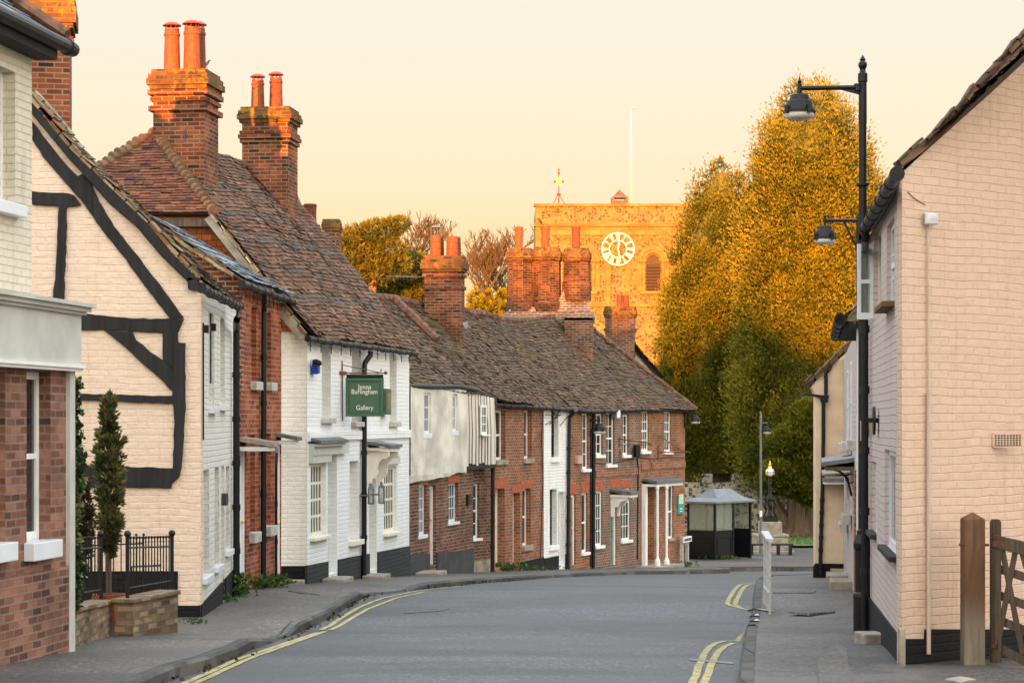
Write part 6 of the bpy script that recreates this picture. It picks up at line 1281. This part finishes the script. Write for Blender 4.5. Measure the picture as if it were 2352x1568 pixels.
Lc=[(0,W5.pt(.7,za+.12,.26)),(1,W5.pt(.9,za+2.6,-2.6))]; Rc=[(0,W5.pt(5.3,za+.10,.26)),(1,W5.pt(5.3,za+2.6,-2.6))]; rf=roof_patch(Lc,Rc,M['slate'],'roof',T,gauge=.2,tw=.25,seed=61)
mb=MB(); a=W5.pt(.72,za+.08,.24); mb.prism([a,a+V((.45,0,0)),a+V((.45,0,.40)),a+V((.12,0,.2))],V((0,.12,0))); mb.build('verge_end',M['mortarverge'],rf)
h=hood(W5,T,1963,1952,1046,1072,.48,m='lead',under='oak',brk=False)
mb=MB(); u=W5.s_of(1962); zz_=W5.z_of(1962,1074); mb.tube([W5.pt(u,zz_,.42),W5.pt(u,zz_-.05,.22),W5.pt(u,zz_-.16,.10),W5.pt(u,zz_-.42,.04)],.02,6); mb.tube([W5.pt(u,zz_-.06,.06)+W5.n*.07*math.cos(k*.6)+V((0,0,-.10+.07*math.sin(k*.6))) for k in range(12)],.010,5); mb.build('bracket',M['black'],h)
h=hood(W5,T,1951,1944,1079,1091,.45,m='stone',under='cream',brk=False)
mb=MB(); q=W5.pt(W5.s_of(1948),0)+W5.n*.15; mb.cbox(V((q.x,q.y,gz(q.y)-.05)),.45,1.0,.2,rz=-.13); mb.build('doorstep',M['stone'],T,bevel=.02)
mb=MB(); q=W5.pt(W5.s_of(1957),0)+W5.n*.15; mb.cbox(V((q.x,q.y,gz(q.y)-.05)),.4,.8,.2,rz=-.13); mb.build('doorstep',M['stone'],T,bevel=.02)
# cream house at the corner
T=thing('cream_house','cream rendered corner house with a black base and a dark downpipe','house',P(1905,1325,43))
D3=42.6; p3=lambda x,y,o=0:P(x,y,D3)+V((0,-o,0))
mb=MB(); mb.prism([p3(x,y) for x,y in ((1873,1335),(1873,912),(1869,898),(1862,888),(1880,868),(1907,842),(1975,782),(1975,1335))],V((0,.3,0))); mb.build('end_wall',M['creamrender'],T)
mb=MB(); a=p3(1873,0); mb.box(V((a.x,D3+.3,gz(44)-.4)),(.25,0,0),(1.2,5,0),(0,0,4.0)); mb.build('side_wall',M['creamrender'],T)
mb=MB(); mb.prism([p3(x,y,.025) for x,y in ((1868,1335),(1868,1300),(1873,1293),(1938,1294),(1938,1335))],V((0,.06,0))); mb.build('plinth',M['plinth'],T)
vp=[p3(x,y,.0) for x,y in ((1850,886),(1872,868),(1907,836),(1965,778),(2010,735))]; rf=roof_patch([(0,vp[0]),(1,vp[-1])],[(0,vp[0]+V((1,5,0))),(1,vp[-1]+V((1,5,0)))],M['tile_terrace'],'roof',T,seed=71); verge_strip(vp,rf,seed=12,m='tile_terrace')
verge_strip([v+V((0,0,.06)) for v in vp],rf,seed=13,m='tile_terrace')
b=p3(1885,1322,.07); b.z=gz(b.y)+.03
downpipe(T,[p3(1908,838,.1),p3(1903,850,.1),p3(1896,858,.06),p3(1896,908,.06)],.03); downpipe(T,[p3(1890,915,.07),p3(1890,1000,.07),p3(1888,1120,.07),p3(1883,1290,.07),b],.038)
mb=MB(); mb.prism([p3(1880,907,.02),p3(1902,907,.02),p3(1899,924,.02),p3(1885,924,.02)],V((0,-.12,0))); mb.tube([p3(1846,904,.03),p3(1884,910,.06)],.028,8); mb.build('hopper',M['black'],T)
W6=Wall((1945,38.5),(1937,42.6),flip=-1); 
h=MB(); h.box(p3(1886,1104,.5),(.45,0,0),(0,.55,0),(0,0,.07)); hd=h.build('door_hood',M['lead'],T); h=MB(); h.box(p3(1888,1110,.46),(.42,0,0),(0,.45,0),(0,0,.05)); h.build('moulding',M['white'],hd)
mb=MB(); q=p3(1925,1325,.3); mb.cbox(V((q.x,q.y,gz(q.y)-.05)),.35,.4,.22); mb.build('doorstep',M['stone'],T,bevel=.02)
lamp_bracket('black street lamp on a bracket just below the tall lamp, against the golden tree',1895,548,24.5,29.0,V((W5.pt(W5.s_of(1976),0,.0).x-.03,29.0,CZ+.4)),drop=2.6)
lamp_bracket('black street lamp on a wall bracket in the middle of the terrace',1377,989,14,60.0,Wd.at(1355,980,.0))
lamp_bracket('black street lamp on the far corner of the terrace, against the dark tree',1597.5,967,11,66.6,V((Wf.pt(Wf.L,0,0).x,Wf.pt(Wf.L,0,0).y-.1,CZ)))
# gate and post
b=P(2240,1512,18.95); T=thing('gate_post','thick brown timber gate post with a pointed top','gate post',V((b.x,b.y,b.z)))
d=18.95; x0,x1=P(2215,0,d).x,P(2263,0,d).x; zt=lambda y:CZ+(HY-y)*d/F; w=x1-x0; mb=MB(); zb=zt(1530); z1=zt(1192); zp=zt(1176)
mb.box(V((x0,d,zb)),(w,0,0),(0,w,0),(0,0,z1-zb)); mb.add([V((x0,d,z1)),V((x1,d,z1)),V((x1,d+w,z1)),V((x0,d+w,z1)),V(((x0+x1)/2,d+w/2,zp))],[(0,1,4),(1,2,4),(2,3,4),(3,0,4)]); mb.build('shaft',M['post'],T,bevel=.006)
mb=MB(); mb.tube([V((x0-.03,d+.08,zt(1251))),V((x1+.05,d+.08,zt(1252)))],.012,6); mb.build('bolt',M['rust'],T)
T=thing('field_gate','dark weathered five bar wooden gate with rusty hinges','gate',P(2284,1512,19))
gp=lambda x,y,o=0: P(x,y,19.1-(x-2272)/80*.55)+V((0,-o,0))
def bar(mb,a,b,w,th,o=0):            # flat timber from a to b (photo grid), w in grid units
    (xa,ya),(xb,yb)=a,b; L_=math.hypot(xb-xa,yb-ya); nx,ny=-(yb-ya)/L_*w/2,(xb-xa)/L_*w/2; mb.prism([gp(xa+nx,ya+ny,o),gp(xb+nx,yb+ny,o),gp(xb-nx,yb-ny,o),gp(xa-nx,ya-ny,o)],V((0,-th,0)))
mb=MB(); mb.prism([gp(2273,1520),gp(2296,1520),gp(2296,1198),gp(2292,1191),gp(2277,1191),gp(2273,1198)],V((0,-.07,0))); mb.build('stile',M['oak'],T,bevel=.004)
mb=MB(); mb.prism([gp(2280,1226,.012),gp(2440,1262,.012),gp(2440,1296,.012),gp(2280,1257,.012)],V((0,-.085,0))); mb.build('top_rail',M['oak'],T,bevel=.006)
for y0,y1 in ((1304,1326),(1364,1390),(1422,1448),(1484,1520)): mb=MB(); bar(mb,(2290,y0),(2440,y0+ (y1-y0)*2.2),20,.03,-.02); mb.build('rail',M['oak'],T)
for a,b in (((2330,1262),(2284,1500)),((2300,1262),(2346,1500)),((2344,1265),(2400,1460))): mb=MB(); bar(mb,a,b,12,.025,.03); mb.build('brace',M['oak'],T)
for y in (1243,1474): mb=MB(); mb.prism([gp(2270,y-10,.10),gp(2300 if y<1300 else 2283,y-7,.10),gp(2300 if y<1300 else 2283,y+10,.10),gp(2270,y+10,.10)],V((0,-.012,0))); mb.build('hinge',M['rust'],T)
# ================================================================ FRONT GARDEN
def gpos(px,py): return ground(px,py)
def low_wall(label,a,b,h0,h1,m='brick_garden',th=.22):
    A,B=V(a),V(b); T=thing('garden_wall',label,'wall',A); t=(B-A); t.z=0; n=V((t.y,-t.x,0)).normalized(); mb=MB(); mb.prism([V((A.x,A.y,gz(A.y)-.3)),V((B.x,B.y,gz(B.y)-.3)),V((B.x,B.y,gz(B.y)+h1)),V((A.x,A.y,gz(A.y)+h0))],-n*th); mb.build('brickwork',M[m],T)
    mb=MB(); mb.prism([V((A.x,A.y,gz(A.y)+h0))+n*.03-t.normalized()*.03,V((B.x,B.y,gz(B.y)+h1))+n*.03+t.normalized()*.03,V((B.x,B.y,gz(B.y)+h1))-n*(th+.03)+t.normalized()*.03,V((A.x,A.y,gz(A.y)+h0))-n*(th+.03)-t.normalized()*.03],V((0,0,.05))); mb.build('coping',M['brick_garden'],T,bevel=.012); return T
GA,GB=ground(160,1488),ground(257,1458); GC,GD=ground(306,1461),ground(408,1449)
low_wall('low mossy brick garden wall next to the brick shopfront',GA,GB,.34,.34); low_wall('low mossy brick garden wall in front of the black framed gable',GC,GD,.36,.42)
T=[o for o in COL.objects if o.get('label')=='low mossy brick garden wall in front of the black framed gable'][0]
mb=MB(); mb.prism([V((GB.x,GB.y,gz(GB.y)-.2)),V((GC.x,GC.y,gz(GC.y)-.2)),V((GC.x,GC.y,gz(GC.y)+.10)),V((GB.x,GB.y,gz(GB.y)+.09))],V((-.4,.25,0))); tag(mb.build('garden_step',M['stone']),'stone step in the gap between the two low garden walls','step')
def railing(label,A,B,z0,z1,n,posts=True):
    A,B=V(A),V(B); T=thing('iron_railing',label,'railing',V((A.x,A.y,z0(0)-.1)),'black iron railings of the front garden'); mb=MB(); q=lambda k,z: V((A.x+(B.x-A.x)*k,A.y+(B.y-A.y)*k,z))
    mb.tube([q(0,z0(0)+.06),q(1,z0(1)+.06)],.011,6); mb.build('rail',M['black'],T); mb=MB(); mb.tube([q(0,z1(0)-.12),q(1,z1(1)-.12)],.011,6); mb.build('rail',M['black'],T)
    for i in range(n+1):
        k=i/n; mb=MB(); mb.tube([q(k,z0(k)-.0),q(k,z1(k)-.05),q(k,z1(k)-.02)],[.008,.008,.008],5); mb.sphere(q(k,z1(k)-.01),.018,6,4); mb.sphere(q(k,z1(k)-.06),.012,6,4); mb.build('bar',M['black'],T)
    if posts:
        for k in (0,1): mb=MB(); mb.tube([q(k,z0(k)-.15),q(k,z1(k)+.0)],.022,8); mb.sphere(q(k,z1(k)+.03),.04,8,6); mb.build('post',M['black'],T)
        mb=MB(); k=.75; s=V((-.35,.1,0)); mb.tube([q(k,z0(k)-.1)+s,q(k,z1(k)-.35)+s,q(k,z1(k)-.33)],.011,5); mb.build('back_stay',M['black'],T)
zA=lambda y,d:CZ+(HY-y)*d/F
def off(v,dx,dy): return V((v.x+dx,v.y+dy,v.z))
a,b=off(GA,-.12,0),off(GB,-.12,0); railing('black iron railing on the garden wall next to the brick shopfront',a,b,lambda k:gz(a.y+(b.y-a.y)*k)+.44,lambda k:gz(a.y+(b.y-a.y)*k)+1.08,13)
c,d_=off(GC,-.08,.1),off(GD,-.08,.1); railing('black iron railing on the garden wall in front of the black framed gable',c,d_,lambda k:gz(c.y+(d_.y-c.y)*k)+.46+.05*k,lambda k:gz(c.y+(d_.y-c.y)*k)+1.08,15)
A2,B2=V((P(190,0,26.5).x,26.5,0)),V((P(330,0,27.0).x,27.0,0)); railing('plain black iron railing at the back of the front garden',A2,B2,lambda k:gz(26.5)+.1,lambda k:zA(1228,26.7),8,False)
# planting
b=V((P(250,0,25.2).x,25.2,gz(25.2)+.1)); s=25.2/F
conifer('potted_conifer','tall thin conifer shrub with browning sides, behind the iron railings','shrub',b,(b.x,b.y),[(zA(1275,25.2),6*s),(zA(1230,25.2),12*s),(zA(1160,25.2),20*s),(zA(1090,25.2),24*s),(zA(1020,25.2),21*s),(zA(970,25.2),12*s),(zA(935,25.2),6*s),(zA(912,25.2),1*s)],300,.07,M['shrubleaf'],nlobe=46,lobe=(.05,.12),seed=33,lf=.07,per=9,lob=1.2,tr=.03,corefac=.08,leaves=4,lsc=2.2)
b=V((P(182,0,24.6).x,24.6,gz(24.6)+.1)); conifer('potted_conifer','small dark brown conifer shrub next to the ivy','shrub',b,(b.x,b.y),[(zA(1330,24.6),10*s),(zA(1260,24.6),22*s),(zA(1180,24.6),24*s),(zA(1130,24.6),12*s),(zA(1105,24.6),1*s)],170,.08,M['deadleaf'],nlobe=20,lobe=(.05,.1),seed=35,lf=.06,per=14,lob=.35,tr=.02,corefac=.4,leaves=4,lsc=2.2)
def plantpot(px,y,d,r,h,label):
    b=V((P(px,0,d).x,d,gz(d)+.05)); T=thing('plant_pot',label,'plant pot',b); mb=MB(); mb.lathe(b,[(r*.72,0),(r*.95,h*.82),(r*1.06,h*.83),(r*1.06,h),(r*.9,h),(r*.85,h*.8)],16); mb.build('pot',M['terracotta'],T); mb=MB(); mb.lathe(b,[(r*.86,h*.84),(.001,h*.86)],12); mb.build('earth',M['soil'],T)
plantpot(250,1350,25.0,.19,.36,'terracotta plant pot holding the tall thin conifer'); plantpot(186,1370,23.6,.17,.30,'terracotta plant pot behind the nearer iron railing')
# ivy on the pilaster
n=900; yy=rng.uniform(870,1400,n); xs=rng.normal(174,5.5,n)+6*np.sin(yy/40.); d=20.95
pos=np.array([[ (x-CX)*d/F, d+rng.uniform(-.05,.12), CZ+(HY-y)*d/F] for x,y in zip(xs,yy)]); T=thing('ivy','glossy ivy with yellow flecks climbing the edge of the brick shopfront','plant',V((P(172,0,d).x,d,gz(d))))
leaf_mesh('leaves',T,M['ivy'],pos,np.tile([.3,-.9,-.2],(n,1)),.055,leaves=2,aspect=.42,up=0,spread=.7,tint=np.clip(rng.normal(.42,.18,n)+.42*((yy>1080)&(yy<1260))*rng.uniform(0,1,n),0,1))
mb=MB(); mb.tube([V(((x-CX)*d/F,d+.03,CZ+(HY-y)*d/F)) for x,y in ((172,1420),(176,1300),(170,1180),(178,1050),(172,950),(176,870))],.012,5); mb.build('stem',M['bark'],T)
# weeds along the wall feet
def weed(p,r,h,n,label,group='weeds along the foot of the walls',m='weed'):
    T=thing('weed',label,'plant',p,group); pos=np.array(p)+np.stack([rng.normal(0,r,n),rng.normal(0,r*.6,n),rng.uniform(0,h,n)],1); leaf_mesh('leaves',T,M[m],pos,np.tile([0,-.3,.4],(n,1)),min(.09,h*.6),leaves=4,aspect=.25,up=.5,spread=.8)
for (px,py,r,h,n,lab) in ((530,1368,.14,.30,160,'tall leafy weed at the foot of the black downpipe beside the off-white brick wall'),(516,1382,.08,.08,50,'tiny green weed on the pavement below the off-white brick wall'),(568,1352,.16,.16,110,'bushy weed under the left window of the brick cottage'),(618,1348,.18,.17,110,'grassy weed left of the stone doorstep of the brick cottage'),(776,1324,.18,.10,90,'low weed by the left gallery doorstep'),(872,1323,.14,.14,70,'weed by the right gallery doorstep'),(896,1322,.12,.17,60,'weed against the dark plinth under the right lattice window'),(446,1432,.07,.06,40,'small weed at the corner of the timbered gable'),
  (1152,1311,.22,.16,100,'weed below the first cream door of the red cottage'),(1216,1310,.35,.10,110,'row of low weeds below the red cottage window'),(1374,1302,.25,.18,90,'weed right of the downpipe in the middle of the terrace'),(1392,1302,.2,.14,60,'weed left of the green door'),(1460,1301,.25,.16,80,'weed at the foot of the wall right of the green door'),(1508,1300,.2,.22,90,'weed between the two white porch columns'),(1556,1301,.35,.14,90,'weed at the foot of the last terrace wall by the street name sign'),(1648,1284,.35,.12,120,'tuft of grass at the foot of the bus shelter corner'),(2046,1450,.05,.1,30,'tiny weed at the foot of the pink house wall')):
    p=ground(px,py); weed(p,r,h,n,lab)
# ================================================================ GROUND
def struct(o,name=None): o['kind']='structure'; return o
def sheet(name,m,x0,x1,y0,y1,nx,ny,zf):
    mb=MB(); 
    for j in range(ny+1):
        for i in range(nx+1):
            x=x0+(x1-x0)*i/nx; y=y0+(y1-y0)*j/ny; mb.v.append(V((x,y,zf(x,y))))
    mb.f=[(j*(nx+1)+i,j*(nx+1)+i+1,(j+1)*(nx+1)+i+1,(j+1)*(nx+1)+i) for j in range(ny) for i in range(nx)]
    return struct(mb.build(name,m,None,smooth=True))
sheet('ground',M['soil'],-160,200,-70,420,24,120,lambda x,y:gz(y)-.22)
ROADZ=-.10
road=sheet('road',M['asphalt'],-9,34,-30,68,40,140,lambda x,y:gz(y)+ROADZ+.05*math.cos(min(1,abs((x-(-.6+.03*y))/4.2))*math.pi/2)-.03)
rz=lambda x,y: gz(y)+ROADZ+.05*math.cos(min(1,abs((x-(-.6+.03*y))/4.2))*math.pi/2)-.03
LK=[(300,1600),(402,1555),(481,1533),(545,1508),(577,1490),(611,1479),(678,1455),(719,1436),(767,1412),(815,1382),(856,1365),(922,1360),(1005,1350),(1148,1338),(1274,1328),(1439,1319.5),(1585,1316),(1655,1314)]
RK=[(1692,1600),(1695,1568),(1710,1472),(1716,1446),(1728,1396),(1732,1365),(1736,1345),(1744,1337),(1768,1332),(1867,1328.5)]
def kpts(lst,y0=None):
    pts=[ground(x,y,-.10) for x,y in lst]
    out=[]
    for a,b in zip(pts,pts[1:]):
        n=max(1,int((b-a).length/.5)); out+=[a.lerp(b,i/n) for i in range(n)]
    out.append(pts[-1]); return out
LKp=kpts(LK); RKp=kpts(RK)
d0=LKp[0]; LKp=[V((d0.x-.15*(d0.y-y)/1.0*.6,y,0)) for y in np.arange(4,d0.y-.3,1.0)]+LKp
r0=RKp[0]; RKp=[V((r0.x-.02*(r0.y-y),y,0)) for y in np.arange(4,r0.y-.3,1.0)]+RKp
drops=[(ground(645,1467,-.1),1.3),(ground(889,1363,-.1),1.9),(ground(1722,1420,-.1),3.4)]
def kh(p):                                  # kerb height left after the dropped kerbs
    h=0.
    for q,r in drops: 
        k=(V((p.x,p.y,0))-V((q.x,q.y,0))).length/r
        if k<1: h=max(h,min(1,(1-k)*2.2))
    return .085*h
def pave(name,kp,side,offs,m):
    mb=MB(); n=len(offs)
    for p in kp:
        for i,o in enumerate(offs):
            x=p.x+side*o; k=max(0,1-o/1.2); z=gz(p.y)+.0-kh(p)*k+ (.002*mnoise.noise(V((x*1.3,p.y*.8,0)))); mb.v.append(V((x,p.y,z)))
    mb.f=[(j*n+i,j*n+i+1,(j+1)*n+i+1,(j+1)*n+i) for j in range(len(kp)-1) for i in range(n-1)]
    return struct(mb.build(name,M[m],None,smooth=True))
def kerb(kp,side,name='kerb'):
    mb=MB(); prev=None; nn=[]
    for i,p in enumerate(kp):
        t=(kp[min(i+1,len(kp)-1)]-kp[max(i-1,0)]); t.z=0; t.normalize(); n=V((t.y,-t.x,0))*(-side)   # towards the road
        zt=gz(p.y)+.012-kh(p); zr=gz(p.y)+ROADZ-.06; w=.13
        mb.v+=[V((p.x,p.y,zr)),V((p.x,p.y,zt-.03)),V((p.x,p.y,zt))-n*.03,V((p.x,p.y,zt))-n*w,V((p.x,p.y,zt-.05))-n*w]
    for i in range(len(kp)-1):
        for k in range(4): mb.f.append((i*5+k,i*5+k+1,(i+1)*5+k+1,(i+1)*5+k))
    return struct(mb.build(name,M['kerb'],None))
pl=pave('pavement',LKp,-1,[.05,.45,.9,1.4,2.2,3.5,6,12],'pavement'); kerb(LKp,-1)
kl=LKp[-1]
RKs=[p for p in RKp if p.y<RKp[-4].y+.01]
pr=pave('pavement',RKp,1,[.05,.45,.9,1.4,2.2,3.5,6,12],'pavement2'); kerb(RKp,1)
zf=lambda x,y: gz(y)+.0
YF=66.2; plz=sheet('pavement',M['pavement'],-12,40,YF,88,30,24,lambda x,y:gz(y)+.003)
fk=[kl]+[V((kl.x+.35,kl.y+.9,0)),V((kl.x+.6,YF-1.5,0)),V((kl.x+.9,YF-.6,0)),V((kl.x+1.6,YF-.05,0))]+[V((x,YF,0)) for x in np.arange(kl.x+2.4,40,1.0)]; kerb(fk,-1)
mb=MB(); 
poly=[V((p.x,p.y,gz(p.y)-.004)) for p in fk[:6]]; poly+= [V((poly[-1].x,YF+.2,gz(YF)-.004)),V((-12,YF+.2,gz(YF)-.004)),V((-12,kl.y,gz(kl.y)-.004))]; mb.add(poly,[tuple(range(len(poly)))]); struct(mb.build('pavement',M['pavement'],None))
lawn=sheet('lawn',M['grass'],-60,70,87.2,128,30,24,lambda x,y:gz(y)+.10+.05*mnoise.noise(V((x*.3,y*.3,1)))+.12*min(1,(y-87.2)/8))
# short grass blades on the lawn that shows between shelter, pedestal and wall
n=5000; gx=rng.uniform(6,17,n); gy=rng.uniform(87.5,102,n); pos=np.stack([gx,gy,np.array([gz(y)+.12+.12*min(1,(y-87.2)/8) for y in gy])],1); o=leaf_mesh('grass',None,M['weed'],pos,np.tile([0,0,1.],(n,1)),.09,leaves=3,aspect=.12,up=.4,spread=.5,loc=(10,90,gz(90))); o['kind']='stuff'; o['label']='short green churchyard grass behind the bus shelter and bench'
# road paint
RKY=[p.y for p in RKp[:-12]]; RKX=[p.x for p in RKp[:-12]]
def surf(q):                                # height of whatever lies under a painted mark on the right
    if q.x>1.5 and q.y<RKY[-1]:
        o=q.x-float(np.interp(q.y,RKY,RKX))
        if o>0: return max(gz(q.y)+.012-kh(q)*max(0,1-max(o-.13,0)/1.2),rz(q.x,q.y))+.010
    return rz(q.x,q.y)
def line(name,pts,w,m,parent,z=.006,jit=.006):
    P3=[ground(x,y,-.10) for x,y in pts]; out=[]
    for a,b in zip(P3,P3[1:]):
        n=max(1,int((b-a).length/.3)); out+=[a.lerp(b,i/n) for i in range(n)]
    out.append(P3[-1]); mb=MB()
    for i,p in enumerate(out):
        t=(out[min(i+1,len(out)-1)]-out[max(i-1,0)]); t.z=0; t.normalize(); n=V((t.y,-t.x,0)); j=random.uniform(-jit,jit)
        for k in (-1,1): q=p+n*(k*w/2+j); mb.v.append(V((q.x,q.y,surf(q)+z)))
    mb.f=[(2*i,2*i+1,2*i+3,2*i+2) for i in range(len(out)-1)]; return mb.build(name,M[m],parent)
for pts in ([(380,1586),(424,1568),(561,1508),(655,1477),(732,1452)],[(410,1586),(450,1568),(580,1509),(670,1477),(748,1450)],[(738,1446),(783,1419),(830,1392),(878,1374),(957,1358),(1060,1348)],[(758,1447),(808,1419),(846,1398),(910,1374),(975,1360)],
  [(1578,1600),(1593,1568),(1615,1509),(1629,1487),(1645,1478),(1662,1473),(1685,1472),(1706,1474)],[(1604,1600),(1618,1568),(1640,1516),(1652,1496),(1664,1486),(1684,1477)],
  [(1746,1333),(1702,1339),(1691,1348),(1670,1385),(1680,1390),(1720,1400),(1776,1411)],[(1746,1335),(1718,1340),(1708,1347),(1688,1388),(1700,1394)],[(1694,1310),(1722,1309)],[(1760,1311),(1868,1309)]): line('yellow_line',pts,.07,'yellow',road)
for x,y in ((1732,1417.6),(1732,1429.7),(1729,1442),(1724.5,1453.5)): line('white_dash',[(x-10,y),(x+10,y)],.30,'whiteline',road,jit=0)
def cover(label,quad,m='iron',name='drain_cover',off=-.10,zz=.008,par=None):
    ps=[ground(x,y,off) for x,y in quad]; ar=sum(a.x*b.y-b.x*a.y for a,b in zip(ps,ps[1:]+ps[:1])); ps=ps if ar>0 else ps[::-1]; mb=MB(); tp_=[V((p.x,p.y,(rz(p.x,p.y) if off<0 else gz(p.y)+.004)+zz)) for p in ps]; mb.prism([v-V((0,0,.03)) for v in tp_],V((0,0,.03))); o=mb.build(name,M[m],None); return tag(o,label,'drain cover')
cover('rectangular iron cover set in the middle of the road',[(926,1410),(1008,1406),(1034,1400),(955,1404)],m='iron')
cover('iron cover in the pavement before the white gallery',[(662,1357),(700,1360),(734,1366),(690,1363)],off=0)
cover('long narrow iron cover in the pavement beyond the barrier',[(1776,1362),(1868,1362),(1875,1358),(1782,1358)],off=0,m='iron'); cover('diamond pattern iron cover in the pavement beside the barrier',[(1812,1405),(1860,1410),(1919,1405),(1872,1400)],off=0)
cover('pale oval cover in the pavement near the gate post',[(2168,1562),(2205,1569),(2242,1562),(2205,1555)],off=0,m='stone')
cover('narrow metal channel cover across the yellow lines',[(1582,1519),(1684,1527),(1686,1523.5),(1584,1515.5)],m='lead',zz=.008)
# patched strips of newer tarmac are part of the pavement
def patch(pts,m,off,z,par):
    mb=MB(); pp_=[ground(x,y,off) for x,y in pts]; ar=sum(a.x*b.y-b.x*a.y for a,b in zip(pp_,pp_[1:]+pp_[:1])); pp_=pp_ if ar>0 else pp_[::-1]; mb.add([V((p.x,p.y,(gz(p.y)+.006 if off==0 else rz(p.x,p.y))+z)) for p in pp_],[tuple(range(len(pts)))]); return mb.build('tarmac_patch',M[m],par)
for pts,m,of in (([(1890,1600),(1880,1560),(1878,1520),(1886,1490),(1915,1476),(1945,1490),(1950,1530),(1980,1600)],'pavement',0),):
    patch(pts,m,of,.005,pr)
# fallen leaves in the gutter
n=130; pos=[]
for i in range(n): p=random.choice(LKp[12:60]); pos.append((p.x+random.uniform(.0,.4)**2,p.y+random.uniform(-.3,.3),0))
pos=np.array([(x,y,rz(x,y)+.012) for x,y,_ in pos]); o=leaf_mesh('leaf_litter',None,M['deadleaf'],pos,np.tile([0,0,.2],(n,1)),.05,leaves=2,aspect=.4,up=0,spread=.6,loc=(0,20,gz(20))); o['kind']='stuff'; o['label']='dry leaf litter lying along the left kerb'
# unseen ridge added behind the viewer to keep the low sun off the street
HB=(-150,-95,CZ)
SHADEZ=10.9
def shade_crest(x): return CZ+SHADEZ+2.3*math.exp(-((x+11.3)/2.3)**2)+.45*min(1,max(0,(x+18.5)/1.5))+.9*mnoise.noise(V((x*.16,3,0)))+.6*mnoise.noise(V((x*.5,9,0)))+.28*mnoise.noise(V((x*1.4,5,0)))  # crest bumps shaped to place the shadow line on chimneys and trees
mb=MB(); xs=np.arange(-120,140,.7); n=len(xs)
for x in xs:
    mb.v+=[V((x,-62,gz(-62)-.3)),V((x,-70,CZ+SHADEZ-3.5)),V((x,-76,shade_crest(x))),V((x,-110,gz(-110)-1))]
mb.f=[(i*4+k,i*4+k+1,(i+1)*4+k+1,(i+1)*4+k) for i in range(n-1) for k in range(3)]; struct(mb.build('shade_ridge',M['shade_ridge'],None))
# ================================================================ LIGHT, SKY, CAMERA
EL,AZ=3.0,7.0           # sun just above the horizon behind the viewer, slightly to the left
w=bpy.data.worlds.new('World'); scene.world=w; w.use_nodes=True; nt=w.node_tree; bg=nt.nodes['Background']
sky=nt.nodes.new('ShaderNodeTexSky'); sky.sky_type='NISHITA'; sky.sun_disc=False; sky.sun_elevation=R(EL); sky.sun_rotation=R(180+AZ)
tc=nt.nodes.new('ShaderNodeTexCoord'); sp=nt.nodes.new('ShaderNodeSeparateXYZ'); L(nt,tc.outputs['Generated'],sp.inputs[0])
front=ramp(nt,[(0,(.97,.64,.30)),(.073,(.97,.72,.37)),(.106,(.955,.80,.54)),(.141,(.955,.83,.635)),(.185,(.91,.85,.705)),(.45,(1.75,1.95,2.1)),(1,(2.3,2.6,2.95))]); L(nt,sp.outputs['Z'],front.inputs[0])
back=ramp(nt,[(0,(4.8,3.3,1.8)),(.15,(4.0,3.3,2.4)),(.4,(2.9,2.8,2.55)),(1,(2.3,2.6,2.95))]); L(nt,sp.outputs['Z'],back.inputs[0])
mr=nt.nodes.new('ShaderNodeMapRange'); mr.interpolation_type='SMOOTHSTEP'; mr.inputs['From Min'].default_value=.35; mr.inputs['From Max'].default_value=-.75; L(nt,sp.outputs['Y'],mr.inputs['Value'])
c=mixc(nt,'MIX',mr.outputs[0],front.outputs[0],back.outputs[0])
bg.inputs['Strength'].default_value=.25
sm=nt.nodes.new('ShaderNodeVectorMath'); sm.operation='SCALE'; L(nt,sky.outputs[0],sm.inputs[0]); sm.inputs['Scale'].default_value=.02
c=mixc(nt,'ADD',1.0,c,sm.outputs[0]); L(nt,c,bg.inputs['Color'])
su=bpy.data.lights.new('sun','SUN'); su.energy=5.0; su.angle=R(.55); su.color=(1.0,.34,.03)
so=bpy.data.objects.new('sun',su); COL.objects.link(so); dirv=V((math.sin(R(AZ))*math.cos(R(EL)),math.cos(R(AZ))*math.cos(R(EL)),-math.sin(R(EL)))); so.rotation_euler=dirv.to_track_quat('-Z','Y').to_euler(); so.location=(0,-40,30)
cam=bpy.data.cameras.new('camera'); co=bpy.data.objects.new('camera',cam); COL.objects.link(co); co.location=(0,0,CZ); co.rotation_euler=(R(90),0,0); cam.sensor_width=36; cam.lens=36*F/2352; cam.shift_y=(HY-784)/2352; cam.clip_end=2000; scene.camera=co
scene.view_settings.view_transform='Standard'; scene.view_settings.look='None'; scene.view_settings.exposure=2; scene.view_settings.gamma=1
